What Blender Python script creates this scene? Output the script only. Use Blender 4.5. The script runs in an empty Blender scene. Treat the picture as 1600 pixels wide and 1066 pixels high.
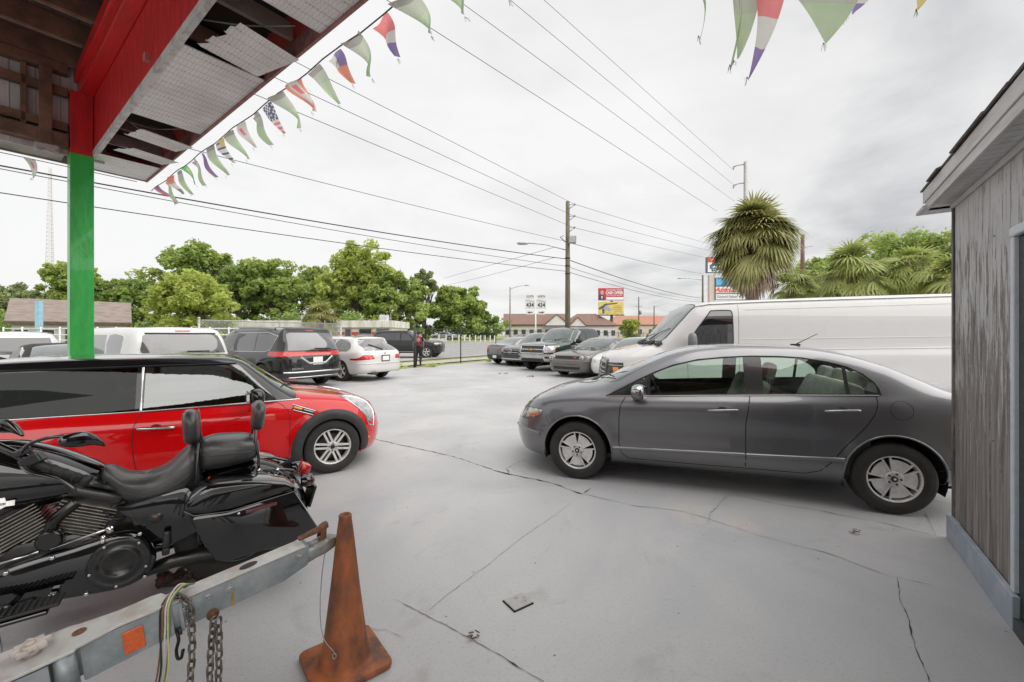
import bpy, bmesh, math, random
import numpy as np
from mathutils import Vector, Matrix
from mathutils.bvhtree import BVHTree
PI = math.pi
R = math.radians
random.seed(7)
S = bpy.context.scene
COL = S.collection

# ------------------------------------------------------------------ camera
EYE = 1.52
cam_data = bpy.data.cameras.new("camera")
cam = bpy.data.objects.new("camera", cam_data)
COL.objects.link(cam)
cam.location = (0, 0, EYE)
cam.rotation_euler = (R(90), 0, 0)
cam_data.sensor_width = 36.0
cam_data.lens = 660 / 1600 * 36
cam_data.shift_y = -9 / 1600
cam_data.clip_start = 0.05
cam_data.clip_end = 3000
S.camera = cam

# ------------------------------------------------------------------ sky (overcast) and sun
SUN_EL, SUN_AZ = R(52), R(120)   # azimuth clockwise from +Y: light comes from the right and slightly behind
world = bpy.data.worlds.new("World")
S.world = world
world.use_nodes = True
wt = world.node_tree
wt.nodes.clear()
def wn(t, **k):
    n = wt.nodes.new(t)
    for a, b in k.items():
        setattr(n, a, b)
    return n
out = wn('ShaderNodeOutputWorld')
bg_sky = wn('ShaderNodeBackground')
sky = wn('ShaderNodeTexSky', sky_type='NISHITA')
sky.sun_disc = False
sky.sun_elevation = SUN_EL
sky.sun_rotation = SUN_AZ
sky.air_density = 1.0
sky.dust_density = 4.0
wt.links.new(sky.outputs[0], bg_sky.inputs[0])
bg_sky.inputs[1].default_value = 0.05
tc = wn('ShaderNodeTexCoord')
sep = wn('ShaderNodeSeparateXYZ')
wt.links.new(tc.outputs['Generated'], sep.inputs[0])
def wmath(op, a, b=None, c=None, clamp=False):
    n = wn('ShaderNodeMath', operation=op)
    n.use_clamp = clamp
    for i, v in enumerate((a, b, c)):
        if v is None: continue
        if isinstance(v, (int, float)): n.inputs[i].default_value = v
        else: wt.links.new(v, n.inputs[i])
    return n.outputs[0]
zc = wmath('MAXIMUM', sep.outputs[2], 0.0)
den = wmath('ADD', zc, 0.16)
comb = wn('ShaderNodeCombineXYZ')
wt.links.new(wmath('DIVIDE', sep.outputs[0], den), comb.inputs[0])
wt.links.new(wmath('DIVIDE', sep.outputs[1], den), comb.inputs[1])
comb.inputs[2].default_value = 3.7
def wnoise(scale, detail, rough, dist=0.0):
    n = wn('ShaderNodeTexNoise')
    n.inputs['Scale'].default_value = scale
    n.inputs['Detail'].default_value = detail
    n.inputs['Roughness'].default_value = rough
    n.inputs['Distortion'].default_value = dist
    wt.links.new(comb.outputs[0], n.inputs['Vector'])
    return n.outputs['Fac']
n1 = wnoise(0.62, 6, 0.52, 0.4)
n2 = wnoise(1.5, 8, 0.58, 0.3)
dens = wmath('ADD', wmath('MULTIPLY', n1, 0.68), wmath('MULTIPLY', n2, 0.32))
# heavier cloud bank towards the front right, thin bright cloud to the left
bank = wmath('ADD', wmath('MULTIPLY', sep.outputs[0], 0.17), dens)
ramp = wn('ShaderNodeValToRGB')
wt.links.new(bank, ramp.inputs[0])
e = ramp.color_ramp.elements
e[0].position = 0.43; e[0].color = (0.89, 0.885, 0.88, 1)
e[1].position = 0.68; e[1].color = (0.50, 0.50, 0.512, 1)
m = e.new(0.545); m.color = (0.79, 0.785, 0.78, 1)
m = e.new(0.61); m.color = (0.65, 0.65, 0.657, 1)
bg_cl = wn('ShaderNodeBackground')
wt.links.new(ramp.outputs[0], bg_cl.inputs[0])
bg_cl.inputs[1].default_value = 0.42
mixs = wn('ShaderNodeAddShader')
# thin Nishita light above, cloud layer over it
mx = wn('ShaderNodeMixShader')
mx.inputs[0].default_value = 0.94
wt.links.new(bg_sky.outputs[0], mx.inputs[1])
wt.links.new(bg_cl.outputs[0], mx.inputs[2])
wt.links.new(mx.outputs[0], out.inputs[0])
wt.nodes.remove(mixs)

sun_data = bpy.data.lights.new("sun", 'SUN')
sun_data.energy = 1.5
sun_data.angle = R(95)
sun_data.color = (1.0, 0.97, 0.93)
sun = bpy.data.objects.new("sun", sun_data)
COL.objects.link(sun)
sun.rotation_euler = (R(90) - SUN_EL, 0, PI - SUN_AZ)
S.view_settings.view_transform = 'Standard'
S.view_settings.look = 'None'
S.view_settings.exposure = 1.40
S.view_settings.gamma = 1.0
S.cycles.max_bounces = 8
S.cycles.transparent_max_bounces = 24
S.cycles.caustics_reflective = False
S.cycles.caustics_refractive = False

# ------------------------------------------------------------------ materials
MATS = {}
def mat(name, col=(0.5, 0.5, 0.5), rough=0.5, metal=0.0, coat=0.0, spec=0.5, var=0.0, vscale=4.0,
        col2=None, t=(0.45, 0.6), bump=0.0, bscale=60.0, emit=None, stretch=None, vrough=0.0, fleck=0.0):
    if name in MATS: return MATS[name]
    m = bpy.data.materials.new(name)
    m.use_nodes = True
    nt = m.node_tree
    p = nt.nodes['Principled BSDF']
    p.inputs['Base Color'].default_value = (*col, 1)
    p.inputs['Roughness'].default_value = rough
    p.inputs['Metallic'].default_value = metal
    p.inputs['Coat Weight'].default_value = coat
    p.inputs['Coat Roughness'].default_value = 0.03
    p.inputs['Specular IOR Level'].default_value = spec
    L = nt.links.new
    tc = nt.nodes.new('ShaderNodeTexCoord')
    vec = tc.outputs['Object']
    if stretch:
        mp = nt.nodes.new('ShaderNodeMapping')
        mp.inputs['Scale'].default_value = stretch
        L(vec, mp.inputs[0]); vec = mp.outputs[0]
    c2 = col2 if col2 else tuple(min(1, c * (1 - var)) for c in col)
    if col2 or var or fleck:
        n = nt.nodes.new('ShaderNodeTexNoise')
        n.inputs['Scale'].default_value = vscale
        n.inputs['Detail'].default_value = 6
        n.inputs['Roughness'].default_value = 0.62
        L(vec, n.inputs['Vector'])
        r = nt.nodes.new('ShaderNodeValToRGB')
        r.color_ramp.elements[0].position = t[0]; r.color_ramp.elements[0].color = (*col, 1)
        r.color_ramp.elements[1].position = t[1]; r.color_ramp.elements[1].color = (*c2, 1)
        L(n.outputs['Fac'], r.inputs[0])
        L(r.outputs[0], p.inputs['Base Color'])
        if vrough:
            mr = nt.nodes.new('ShaderNodeMapRange')
            mr.inputs[1].default_value = 0.3; mr.inputs[2].default_value = 0.7
            mr.inputs[3].default_value = rough; mr.inputs[4].default_value = min(1, rough + vrough)
            L(n.outputs['Fac'], mr.inputs[0]); L(mr.outputs[0], p.inputs['Roughness'])
    if bump:
        nb = nt.nodes.new('ShaderNodeTexNoise')
        nb.inputs['Scale'].default_value = bscale
        nb.inputs['Detail'].default_value = 5
        L(vec, nb.inputs['Vector'])
        b = nt.nodes.new('ShaderNodeBump')
        b.inputs['Strength'].default_value = bump
        b.inputs['Distance'].default_value = 0.01
        L(nb.outputs['Fac'], b.inputs['Height']); L(b.outputs[0], p.inputs['Normal'])
    if emit:
        p.inputs['Emission Color'].default_value = (*emit[0], 1)
        p.inputs['Emission Strength'].default_value = emit[1]
    MATS[name] = m
    return m

def translucent(m, fac):
    nt = m.node_tree; p = nt.nodes['Principled BSDF']; o_ = [n for n in nt.nodes if n.type == 'OUTPUT_MATERIAL'][0]
    tr = nt.nodes.new('ShaderNodeBsdfTranslucent'); mx_ = nt.nodes.new('ShaderNodeMixShader'); mx_.inputs[0].default_value = fac
    nt.links.new(p.inputs['Base Color'].links[0].from_socket, tr.inputs[0])
    nt.links.new(p.outputs[0], mx_.inputs[1]); nt.links.new(tr.outputs[0], mx_.inputs[2]); nt.links.new(mx_.outputs[0], o_.inputs[0])
    return m

def glass(name, tint=(0.6, 0.75, 0.68), refl=1.0, dark=0.0):
    """window glass: tinted see-through sheet with a Fresnel mirror"""
    if name in MATS: return MATS[name]
    m = bpy.data.materials.new(name); m.use_nodes = True
    nt = m.node_tree; nt.nodes.clear(); L = nt.links.new
    o = nt.nodes.new('ShaderNodeOutputMaterial')
    tr = nt.nodes.new('ShaderNodeBsdfTransparent'); tr.inputs[0].default_value = (*tint, 1)
    gl = nt.nodes.new('ShaderNodeBsdfGlossy'); gl.inputs['Roughness'].default_value = 0.015
    gl.inputs[0].default_value = (0.95, 0.97, 0.97, 1)
    fr = nt.nodes.new('ShaderNodeFresnel'); fr.inputs[0].default_value = 1.52
    ml = nt.nodes.new('ShaderNodeMath'); ml.operation = 'MULTIPLY_ADD'; ml.use_clamp = True
    ml.inputs[1].default_value = refl; ml.inputs[2].default_value = dark
    L(fr.outputs[0], ml.inputs[0])
    mx = nt.nodes.new('ShaderNodeMixShader')
    L(ml.outputs[0], mx.inputs[0]); L(tr.outputs[0], mx.inputs[1]); L(gl.outputs[0], mx.inputs[2])
    L(mx.outputs[0], o.inputs[0])
    MATS[name] = m
    return m

def paint(name, col, rough=0.3, metal=0.0, coat=1.0, dirt=0.15):
    return mat(name, col, rough, metal, coat, spec=0.15, var=dirt, vscale=3.0, t=(0.5, 0.8), vrough=0.08)

BLACK = mat('black_plastic', (0.018, 0.018, 0.019), 0.5, var=0.3, vscale=9)
GLOSSBLACK = mat('gloss_black', (0.006, 0.006, 0.007), 0.12, coat=1.0, var=0.3)
RUBBER = mat('tyre_rubber', (0.022, 0.021, 0.020), 0.75, var=-0.5, vscale=6, bump=0.3, bscale=90)
CHROME = mat('chrome', (0.62, 0.62, 0.63), 0.12, 1.0, var=0.15, vscale=12)
ALLOY = mat('alloy', (0.72, 0.71, 0.69), 0.38, 0.25, coat=0.3, var=0.2, vscale=10)
DARKGAP = mat('dark_gap', (0.006, 0.006, 0.006), 0.9, var=0.2)
TINT = mat('tinted_glass', (0.022, 0.024, 0.025), 0.03, spec=1.0, coat=1.0, var=0.3, vscale=2)
LIGHTGLASS = mat('windscreen_glass', (0.09, 0.11, 0.105), 0.03, spec=1.0, coat=1.0, var=0.3, vscale=3)
REDLENS = mat('red_lens', (0.55, 0.012, 0.012), 0.1, coat=1.0, var=0.4, vscale=14)
AMBER = mat('amber_lens', (0.85, 0.25, 0.01), 0.15, coat=1.0, var=0.2, vscale=20)
CLEARLENS = mat('clear_lens', (0.60, 0.62, 0.62), 0.08, 0.35, coat=1.0, var=0.6, vscale=18, t=(0.4, 0.65))
PLATE = mat('plate_white', (0.75, 0.76, 0.74), 0.4, var=0.15, vscale=40)
WHITE = mat('white_paint', (0.78, 0.78, 0.77), 0.5, var=0.12, vscale=5)

# ------------------------------------------------------------------ object helpers
def link(name, me, mats=None, parent=None):
    o = bpy.data.objects.new(name, me)
    COL.objects.link(o)
    if mats is not None:
        for m in (mats if isinstance(mats, (list, tuple)) else [mats]):
            me.materials.append(m)
    if parent is not None: o.parent = parent
    return o

def obj(name, bm, mats=None, parent=None, smooth=None):
    """turn a bmesh into one mesh object; smooth = angle in degrees or None"""
    me = bpy.data.meshes.new(name)
    if smooth is not None:
        a = R(smooth)
        for f in bm.faces: f.smooth = True
        for ed in bm.edges:
            if len(ed.link_faces) == 2:
                if ed.calc_face_angle(0) > a: ed.smooth = False
    bm.to_mesh(me); bm.free()
    return link(name, me, mats, parent)

def thing(name, label, cat, loc=(0, 0, 0), rotz=0.0, group=None, scale=1.0):
    o = bpy.data.objects.new(name, None)
    COL.objects.link(o)
    o.empty_display_size = 0.2
    o.location = loc; o.rotation_euler = (0, 0, rotz)
    o.scale = (scale, scale, scale)
    o['label'] = label; o['category'] = cat
    if group: o['group'] = group
    return o

def tag(o, label, cat, group=None, kind=None):
    if label: o['label'] = label
    if cat: o['category'] = cat
    if group: o['group'] = group
    if kind: o['kind'] = kind
    return o

def heading(hx, hy): return math.atan2(hy, hx)

def box(bm, x0, x1, y0, y1, z0, z1, mi=0, bev=0.0):
    vs = [bm.verts.new(c) for c in ((x0, y0, z0), (x1, y0, z0), (x1, y1, z0), (x0, y1, z0),
                                    (x0, y0, z1), (x1, y0, z1), (x1, y1, z1), (x0, y1, z1))]
    fs = [bm.faces.new([vs[i] for i in q]) for q in
          ((3, 2, 1, 0), (4, 5, 6, 7), (0, 1, 5, 4), (1, 2, 6, 5), (2, 3, 7, 6), (3, 0, 4, 7))]
    for f in fs: f.material_index = mi
    if bev:
        es = set(e for f in fs for e in f.edges)
        r = bmesh.ops.bevel(bm, geom=list(es), offset=bev, segments=2, affect='EDGES', profile=0.5)
        for f in r['faces']: f.material_index = mi
        out = set(vs) | set(v for f in r['faces'] for v in f.verts)
        return [v for v in out if v.is_valid]
    return vs

def obox(bm, c, size, rot=None, mi=0, bev=0.0):
    """box centred on c, optionally rotated by a Matrix/Euler tuple"""
    sx, sy, sz = (s / 2 for s in size)
    vs = box(bm, -sx, sx, -sy, sy, -sz, sz, mi, bev)
    M = Matrix.Translation(c)
    if rot is not None:
        if isinstance(rot, tuple):
            from mathutils import Euler
            rot = Euler(rot).to_matrix()
        M = M @ rot.to_4x4()
    bmesh.ops.transform(bm, matrix=M, verts=vs)
    return vs

def frame(d, up=Vector((0, 0, 1))):
    d = Vector(d).normalized()
    if abs(d.dot(up)) > 0.98: up = Vector((1, 0, 0))
    a = d.cross(up).normalized(); b = a.cross(d).normalized()
    return a, b

def tube(bm, pts, r, n=8, mi=0, caps=True, flat=1.0):
    """tube along points; r is a number or list"""
    pts = [Vector(p) for p in pts]
    rr = r if isinstance(r, (list, tuple)) else [r] * len(pts)
    rings = []
    a = None
    for i, p in enumerate(pts):
        d = (pts[min(i + 1, len(pts) - 1)] - pts[max(i - 1, 0)]).normalized()
        if a is None:
            a, b = frame(d)
        else:
            a = (a - d * a.dot(d))
            a = a.normalized() if a.length > 1e-6 else frame(d)[0]
            b = a.cross(d).normalized()
        rings.append([bm.verts.new(p + (a * math.cos(2 * PI * k / n) + b * flat * math.sin(2 * PI * k / n)) * rr[i]) for k in range(n)])
    for i in range(len(rings) - 1):
        for k in range(n):
            f = bm.faces.new((rings[i][k], rings[i][(k + 1) % n], rings[i + 1][(k + 1) % n], rings[i + 1][k]))
            f.material_index = mi; f.smooth = True
    if caps:
        for q in (rings[0][::-1], rings[-1]):
            f = bm.faces.new(q); f.material_index = mi
    return rings

def cyl(bm, p, q, r, n=16, mi=0, r2=None):
    return tube(bm, [p, q], [r, r if r2 is None else r2], n, mi)

def lathe(bm, prof, axis='Z', c=(0, 0, 0), n=24, mi=0, caps=True):
    """prof = [(radius, height)]; revolve round axis through c"""
    c = Vector(c); rings = []
    ax = {'X': (Vector((0, 1, 0)), Vector((0, 0, 1)), Vector((1, 0, 0))),
          'Y': (Vector((0, 0, 1)), Vector((1, 0, 0)), Vector((0, 1, 0))),
          'Z': (Vector((1, 0, 0)), Vector((0, 1, 0)), Vector((0, 0, 1)))}[axis]
    for r, h in prof:
        rings.append([bm.verts.new(c + ax[2] * h + (ax[0] * math.cos(2 * PI * k / n) + ax[1] * math.sin(2 * PI * k / n)) * max(r, 1e-4)) for k in range(n)])
    for i in range(len(rings) - 1):
        for k in range(n):
            f = bm.faces.new((rings[i][k], rings[i][(k + 1) % n], rings[i + 1][(k + 1) % n], rings[i + 1][k]))
            f.material_index = mi; f.smooth = True
    if caps:
        for q in (rings[0][::-1], rings[-1]):
            f = bm.faces.new(q); f.material_index = mi
    return rings

def prism(bm, poly, d, axis='Y', mi=0, bev=0.0):
    """extrude a 2D polygon between d[0] and d[1] along axis. axis Y: poly is (x,z); X: (y,z); Z: (x,y)"""
    def P(a, b, h):
        return {'Y': (a, h, b), 'X': (h, a, b), 'Z': (a, b, h)}[axis]
    lo = [bm.verts.new(P(a, b, d[0])) for a, b in poly]
    hi = [bm.verts.new(P(a, b, d[1])) for a, b in poly]
    fs = [bm.faces.new(lo[::-1]), bm.faces.new(hi)]
    n = len(poly)
    for i in range(n):
        fs.append(bm.faces.new((lo[i], lo[(i + 1) % n], hi[(i + 1) % n], hi[i])))
    for f in fs: f.material_index = mi
    bmesh.ops.recalc_face_normals(bm, faces=fs)
    if bev:
        es = [e for e in fs[0].edges] + [e for e in fs[1].edges]
        bmesh.ops.bevel(bm, geom=es, offset=bev, segments=2, affect='EDGES', profile=0.5)
    return lo + hi

def ellipsoid(bm, c, r, rot=None, nu=16, nv=10, mi=0, sq=1.0):
    """superellipsoid blob"""
    vs = []
    def pw(v, e): return math.copysign(abs(v) ** e, v)
    M = Matrix.Translation(c)
    if rot is not None:
        from mathutils import Euler
        M = M @ Euler(rot).to_matrix().to_4x4()
    rings = []
    for j in range(1, nv):
        t = -PI / 2 + PI * j / nv
        rings.append([bm.verts.new(M @ Vector((r[0] * pw(math.cos(t), sq) * pw(math.cos(2 * PI * k / nu), sq),
                                               r[1] * pw(math.cos(t), sq) * pw(math.sin(2 * PI * k / nu), sq),
                                               r[2] * pw(math.sin(t), sq)))) for k in range(nu)])
    b = bm.verts.new(M @ Vector((0, 0, -r[2]))); tp = bm.verts.new(M @ Vector((0, 0, r[2])))
    fs = []
    for k in range(nu):
        fs.append(bm.faces.new((b, rings[0][(k + 1) % nu], rings[0][k])))
        fs.append(bm.faces.new((tp, rings[-1][k], rings[-1][(k + 1) % nu])))
        for j in range(len(rings) - 1):
            fs.append(bm.faces.new((rings[j][k], rings[j][(k + 1) % nu], rings[j + 1][(k + 1) % nu], rings[j + 1][k])))
    for f in fs: f.material_index = mi; f.smooth = True

def catmull(pts, sub=6, closed=False):
    pts = [Vector(p) for p in pts]; n = len(pts); o = []
    rng = n if closed else n - 1
    for i in range(rng):
        if closed: p0, p1, p2, p3 = pts[i - 1], pts[i], pts[(i + 1) % n], pts[(i + 2) % n]
        else: p0, p1, p2, p3 = pts[max(i - 1, 0)], pts[i], pts[i + 1], pts[min(i + 2, n - 1)]
        for s in range(sub):
            t = s / sub
            o.append(0.5 * ((2 * p1) + (p2 - p0) * t + (2 * p0 - 5 * p1 + 4 * p2 - p3) * t * t + (3 * p1 - p0 - 3 * p2 + p3) * t ** 3))
    if not closed: o.append(pts[-1])
    return o

def text_mesh(name, body, size, mats, parent=None, loc=(0, 0, 0), rot=(R(90), 0, 0), depth=0.004, sx=1.0, align='CENTER', bold=0.0, shear=0.0, space=1.0):
    cu = bpy.data.curves.new('lettering', 'FONT')
    cu.body = body; cu.size = size; cu.extrude = depth; cu.align_x = align; cu.align_y = 'CENTER'
    cu.offset = bold; cu.shear = shear; cu.space_character = space
    cu.resolution_u = 3
    o = bpy.data.objects.new('lettering', cu)
    COL.objects.link(o)
    bpy.context.view_layer.update()
    dg = bpy.context.evaluated_depsgraph_get()
    me = bpy.data.meshes.new_from_object(o.evaluated_get(dg))
    COL.objects.unlink(o); bpy.data.objects.remove(o); bpy.data.curves.remove(cu)
    me.name = name
    me.materials.clear()
    r = link(name, me, mats, parent)
    r.location = loc; r.rotation_euler = rot; r.scale = (sx, 1, 1)
    return r

def copy_tree(o, parent=None):
    c = o.copy(); COL.objects.link(c); c.parent = parent
    for ch in list(o.children): copy_tree(ch, c)
    return c
# ------------------------------------------------------------------ car bodies
class PC:
    """monotone cubic curve through (x, v) pairs"""
    def __init__(s, pts):
        pts = sorted(pts)
        s.x = np.array([p[0] for p in pts], float); s.y = np.array([p[1] for p in pts], float)
        h = np.diff(s.x); d = np.diff(s.y) / h
        m = np.zeros_like(s.x)
        if len(pts) > 2:
            for i in range(1, len(pts) - 1):
                if d[i - 1] * d[i] > 0:
                    w1 = 2 * h[i] + h[i - 1]; w2 = h[i] + 2 * h[i - 1]
                    m[i] = (w1 + w2) / (w1 / d[i - 1] + w2 / d[i])
        m[0] = d[0]; m[-1] = d[-1]
        s.m = m; s.h = h
    def __call__(s, x):
        x = min(max(x, s.x[0]), s.x[-1])
        i = int(min(max(np.searchsorted(s.x, x) - 1, 0), len(s.h) - 1))
        t = (x - s.x[i]) / s.h[i]; h = s.h[i]
        return ((1 + 2 * t) * (1 - t) ** 2 * s.y[i] + t * (1 - t) ** 2 * h * s.m[i]
                + t * t * (3 - 2 * t) * s.y[i + 1] + t * t * (t - 1) * h * s.m[i + 1])

def sect(pts, ns):
    """smooth section through points (chord-length Catmull-Rom), ns steps per span"""
    P_ = [Vector((0, p[0], p[1])) for p in pts]
    n = len(P_); k = [0.0]
    for i in range(1, n): k.append(k[-1] + max((P_[i] - P_[i - 1]).length, 1e-4) ** 0.62)
    o = []
    def tan(i):
        if i == 0: return (P_[1] - P_[0]) / (k[1] - k[0])
        if i == n - 1: return (P_[-1] - P_[-2]) / (k[-1] - k[-2])
        a = (P_[i] - P_[i - 1]) / (k[i] - k[i - 1]); b = (P_[i + 1] - P_[i]) / (k[i + 1] - k[i])
        w = (k[i] - k[i - 1]) / (k[i + 1] - k[i - 1])
        return a * (1 - w) + b * w
    T = [tan(i) for i in range(n)]
    T[0] = Vector((0, T[0].y, 0)); T[-1] = Vector((0, T[-1].y, 0))
    for i in range(n - 1):
        h = k[i + 1] - k[i]
        for s in range(ns[i]):
            t = s / ns[i]
            v = ((1 + 2 * t) * (1 - t) ** 2 * P_[i] + t * (1 - t) ** 2 * h * T[i]
                 + t * t * (3 - 2 * t) * P_[i + 1] + t * t * (t - 1) * h * T[i + 1])
            o.append((v.y, v.z))
    o.append((P_[-1].y, P_[-1].z))
    return o

def car_body(s):
    """s: dict of tables; x forward (front axle at 0), y left, z up"""
    q = s.get('q', 1.0)
    W = PC(s['W']); zb = PC(s['zb']); zbelt = PC(s['zbelt']); zr = PC(s['zrail']); zt = PC(s['ztop'])
    fb = PC(s['fb']); fr = PC(s['fr'])
    sh = s.get('shoulder', 0.12); sh = PC(sh) if isinstance(sh, list) else (lambda x, v=sh: v)
    low = s.get('low', (0.88, 0.975, 1.0, 0.988))
    xf, xr = s['xf'], s['xr']; jf, jr = s['jf'], s['jr']
    df, dr = s['df'], s['dr']           # nose / tail setback of rings 0..5
    nf = 2.0 / s.get('nf', 2.8); nr = 2.0 / s.get('nr', 3.0)
    NF = int(16 * q) + 3; NR = int(16 * q) + 3; NM = int((jf - jr) / 0.045 * q)
    st = []
    for i in range(NF): st.append(('f', math.sin(PI / 2 * i / NF) * 0.35 + 0.65 * i / NF))
    for i in range(NM + 1): st.append(('m', i / NM))
    for i in range(NR - 1, -1, -1): st.append(('r', math.sin(PI / 2 * i / NR) * 0.35 + 0.65 * i / NR))
    ns = [max(1, int(v * q + 0.5)) for v in s.get('ns', (2, 3, 5, 5, 5, 8, 6, 5))]
    ns = [max(2, v) if i in (3, 4, 5) else v for i, v in enumerate(ns)]
    rows = []
    for kind, v in st:
        def ring(k):
            if kind == 'm': return jf + (jr - jf) * v, 1.0
            th = PI / 2 * v
            c, sn = math.cos(th), math.sin(th)
            if kind == 'f': return jf + (xf - df[k] - jf) * c ** nf, sn ** nf
            return jr + (xr + dr[k] - jr) * c ** nr, sn ** nr
        pts3 = []
        for k in range(9):
            x, m = ring(min(k, 5))
            w = W(x)
            if k == 0: y, z = 0, zb(x)
            elif k == 1: y, z = w * low[0], zb(x)
            elif k == 2: y, z = w * low[1], zb(x) + s.get('sill', 0.10)
            elif k == 3: y, z = w * low[2], zb(x) + 0.55 * (zbelt(x) - zb(x))
            elif k == 4: y, z = w * low[3], zbelt(x) - sh(x)
            elif k == 5: y, z = w * fb(x), zbelt(x)
            elif k == 6: y, z = w * fr(x), max(zr(x), zbelt(x) + 0.004)
            elif k == 7: y, z = w * fr(x) * 0.62, 0
            else: y, z = 0, max(zt(x), zr(x) + 0.001)
            pts3.append([x, y * m, z])
        pts3[7][2] = pts3[6][2] + (pts3[8][2] - pts3[6][2]) * 0.74
        sec = sect([(p[1], p[2]) for p in pts3], ns)
        # x for every section point: linear between rings
        xs = []
        for k in range(8):
            for j in range(ns[k]): xs.append(pts3[k][0] + (pts3[k + 1][0] - pts3[k][0]) * j / ns[k])
        xs.append(pts3[8][0])
        rows.append([(xs[i], max(0.0, sec[i][0]), sec[i][1]) for i in range(len(xs))])
    bm = bmesh.new()
    grid = []
    flares = s.get('flare', [])
    dents = s.get('side_shape')
    for r in rows:
        half = []
        for (x, y, z) in r:
            if y > 0.45:
                for (cx, cz, ra, wd, am) in flares:
                    d = math.hypot(x - cx, z - cz)
                    y += am * math.exp(-((d - ra) / wd) ** 2) if d > ra else am
                if dents: y += dents(x, z)
            half.append((x, y, z))
        left = [bm.verts.new(p) for p in half]
        right = [bm.verts.new((x, -y, z)) for x, y, z in half[1:-1]]
        grid.append(left + right[::-1])
    M = len(grid[0])
    for a, b in zip(grid[:-1], grid[1:]):
        for k in range(M):
            bm.faces.new((a[k], a[(k + 1) % M], b[(k + 1) % M], b[k]))
    bmesh.ops.remove_doubles(bm, verts=bm.verts[:], dist=2e-4)
    bmesh.ops.recalc_face_normals(bm, faces=bm.faces[:])
    if bm.calc_volume(signed=True) < 0: bmesh.ops.reverse_faces(bm, faces=bm.faces[:])
    for f in bm.faces: f.smooth = True
    bm.normal_update()
    ly = bm.verts.layers.float_vector.new('n0')
    for v in bm.verts: v[ly] = v.normal
    return bm

def inpoly(x, y, poly):
    c = False; n = len(poly); j = n - 1
    for i in range(n):
        xi, yi = poly[i]; xj, yj = poly[j]
        if (yi > y) != (yj > y) and x < (xj - xi) * (y - yi) / (yj - yi) + xi: c = not c
        j = i
    return c

PROJ = {'side': (0, 2), 'top': (0, 1), 'back': (1, 2)}
def cut_region(bm, poly, proj, pred):
    a, b = PROJ[proj]
    x0 = min(p[0] for p in poly); x1 = max(p[0] for p in poly)
    y0 = min(p[1] for p in poly); y1 = max(p[1] for p in poly)
    cand = []
    for f in bm.faces:
        c = f.calc_center_median()
        if not pred(c, f.normal): continue
        us = [v.co[a] for v in f.verts]; vs = [v.co[b] for v in f.verts]
        if max(us) < x0 or min(us) > x1 or max(vs) < y0 or min(vs) > y1: continue
        cand.append(f)
    n = len(poly)
    for i in range(n):
        p, q = poly[i], poly[(i + 1) % n]
        ex0, ex1 = sorted((p[0], q[0])); ey0, ey1 = sorted((p[1], q[1]))
        dx, dy = q[0] - p[0], q[1] - p[1]
        if math.hypot(dx, dy) < 1e-6: continue
        sel = []; rest = []
        for f in cand:
            us = [v.co[a] for v in f.verts]; vs = [v.co[b] for v in f.verts]
            if max(us) < ex0 - 1e-5 or min(us) > ex1 + 1e-5 or max(vs) < ey0 - 1e-5 or min(vs) > ey1 + 1e-5: rest.append(f)
            else:
                sd = [(u - p[0]) * dy - (v - p[1]) * dx for u, v in zip(us, vs)]
                (sel if max(sd) > 0 > min(sd) else rest).append(f)
        if not sel: continue
        co = [0, 0, 0]; co[a] = p[0]; co[b] = p[1]
        no = [0, 0, 0]; no[a] = dy; no[b] = -dx
        ge = set()
        for f in sel:
            ge.add(f); ge.update(f.edges); ge.update(f.verts)
        r = bmesh.ops.bisect_plane(bm, geom=list(ge), dist=1e-6, plane_co=co, plane_no=Vector(no).normalized())
        cand = rest + [g for g in r['geom'] if isinstance(g, bmesh.types.BMFace)]
        cand = list({f for f in cand if f.is_valid})
    out = []
    for f in cand:
        c = f.calc_center_median()
        if inpoly(c[a], c[b], poly): out.append(f)
    return out

def extract(bm, faces, delete=True):
    nb = bmesh.new(); ly0 = bm.verts.layers.float_vector['n0']; ly = nb.verts.layers.float_vector.new('n0')
    vm = {}
    for f in faces:
        vs = []
        for v in f.verts:
            if v not in vm:
                w = nb.verts.new(v.co); w[ly] = v[ly0]; vm[v] = w
            vs.append(vm[v])
        try: g = nb.faces.new(vs)
        except ValueError: continue
        g.smooth = True; g.material_index = f.material_index
    if delete: bmesh.ops.delete(bm, geom=faces, context='FACES')
    return nb

def surf_obj(name, bm, mats, parent):
    ly = bm.verts.layers.float_vector['n0']
    bm.verts.ensure_lookup_table()
    ns = [Vector(v[ly]).normalized() if Vector(v[ly]).length > 0 else v.normal.copy() for v in bm.verts]
    for f in bm.faces: f.smooth = True
    me = bpy.data.meshes.new(name)
    bm.to_mesh(me); bm.free()
    me.normals_split_custom_set_from_vertices(ns)
    return link(name, me, mats, parent)

def cast(bvh, u, v, proj, side):
    if proj == 'side': o, d = Vector((u, 3 * side, v)), Vector((0, -side, 0))
    elif proj == 'top': o, d = Vector((u, v, 4)), Vector((0, 0, -1))
    else: o, d = Vector((7 * side, u, v)), Vector((-side, 0, 0))
    h = bvh.ray_cast(o, d)
    return (h[0], h[1]) if h[0] is not None else None

def resample(pts, step, closed=False):
    P_ = [Vector((p[0], p[1])) for p in pts]
    if closed: P_.append(P_[0])
    o = []
    for a, b in zip(P_[:-1], P_[1:]):
        n = max(1, int((b - a).length / step + 0.5))
        for i in range(n): o.append(a + (b - a) * i / n)
    if not closed: o.append(P_[-1])
    return [(p.x, p.y) for p in o]

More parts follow.
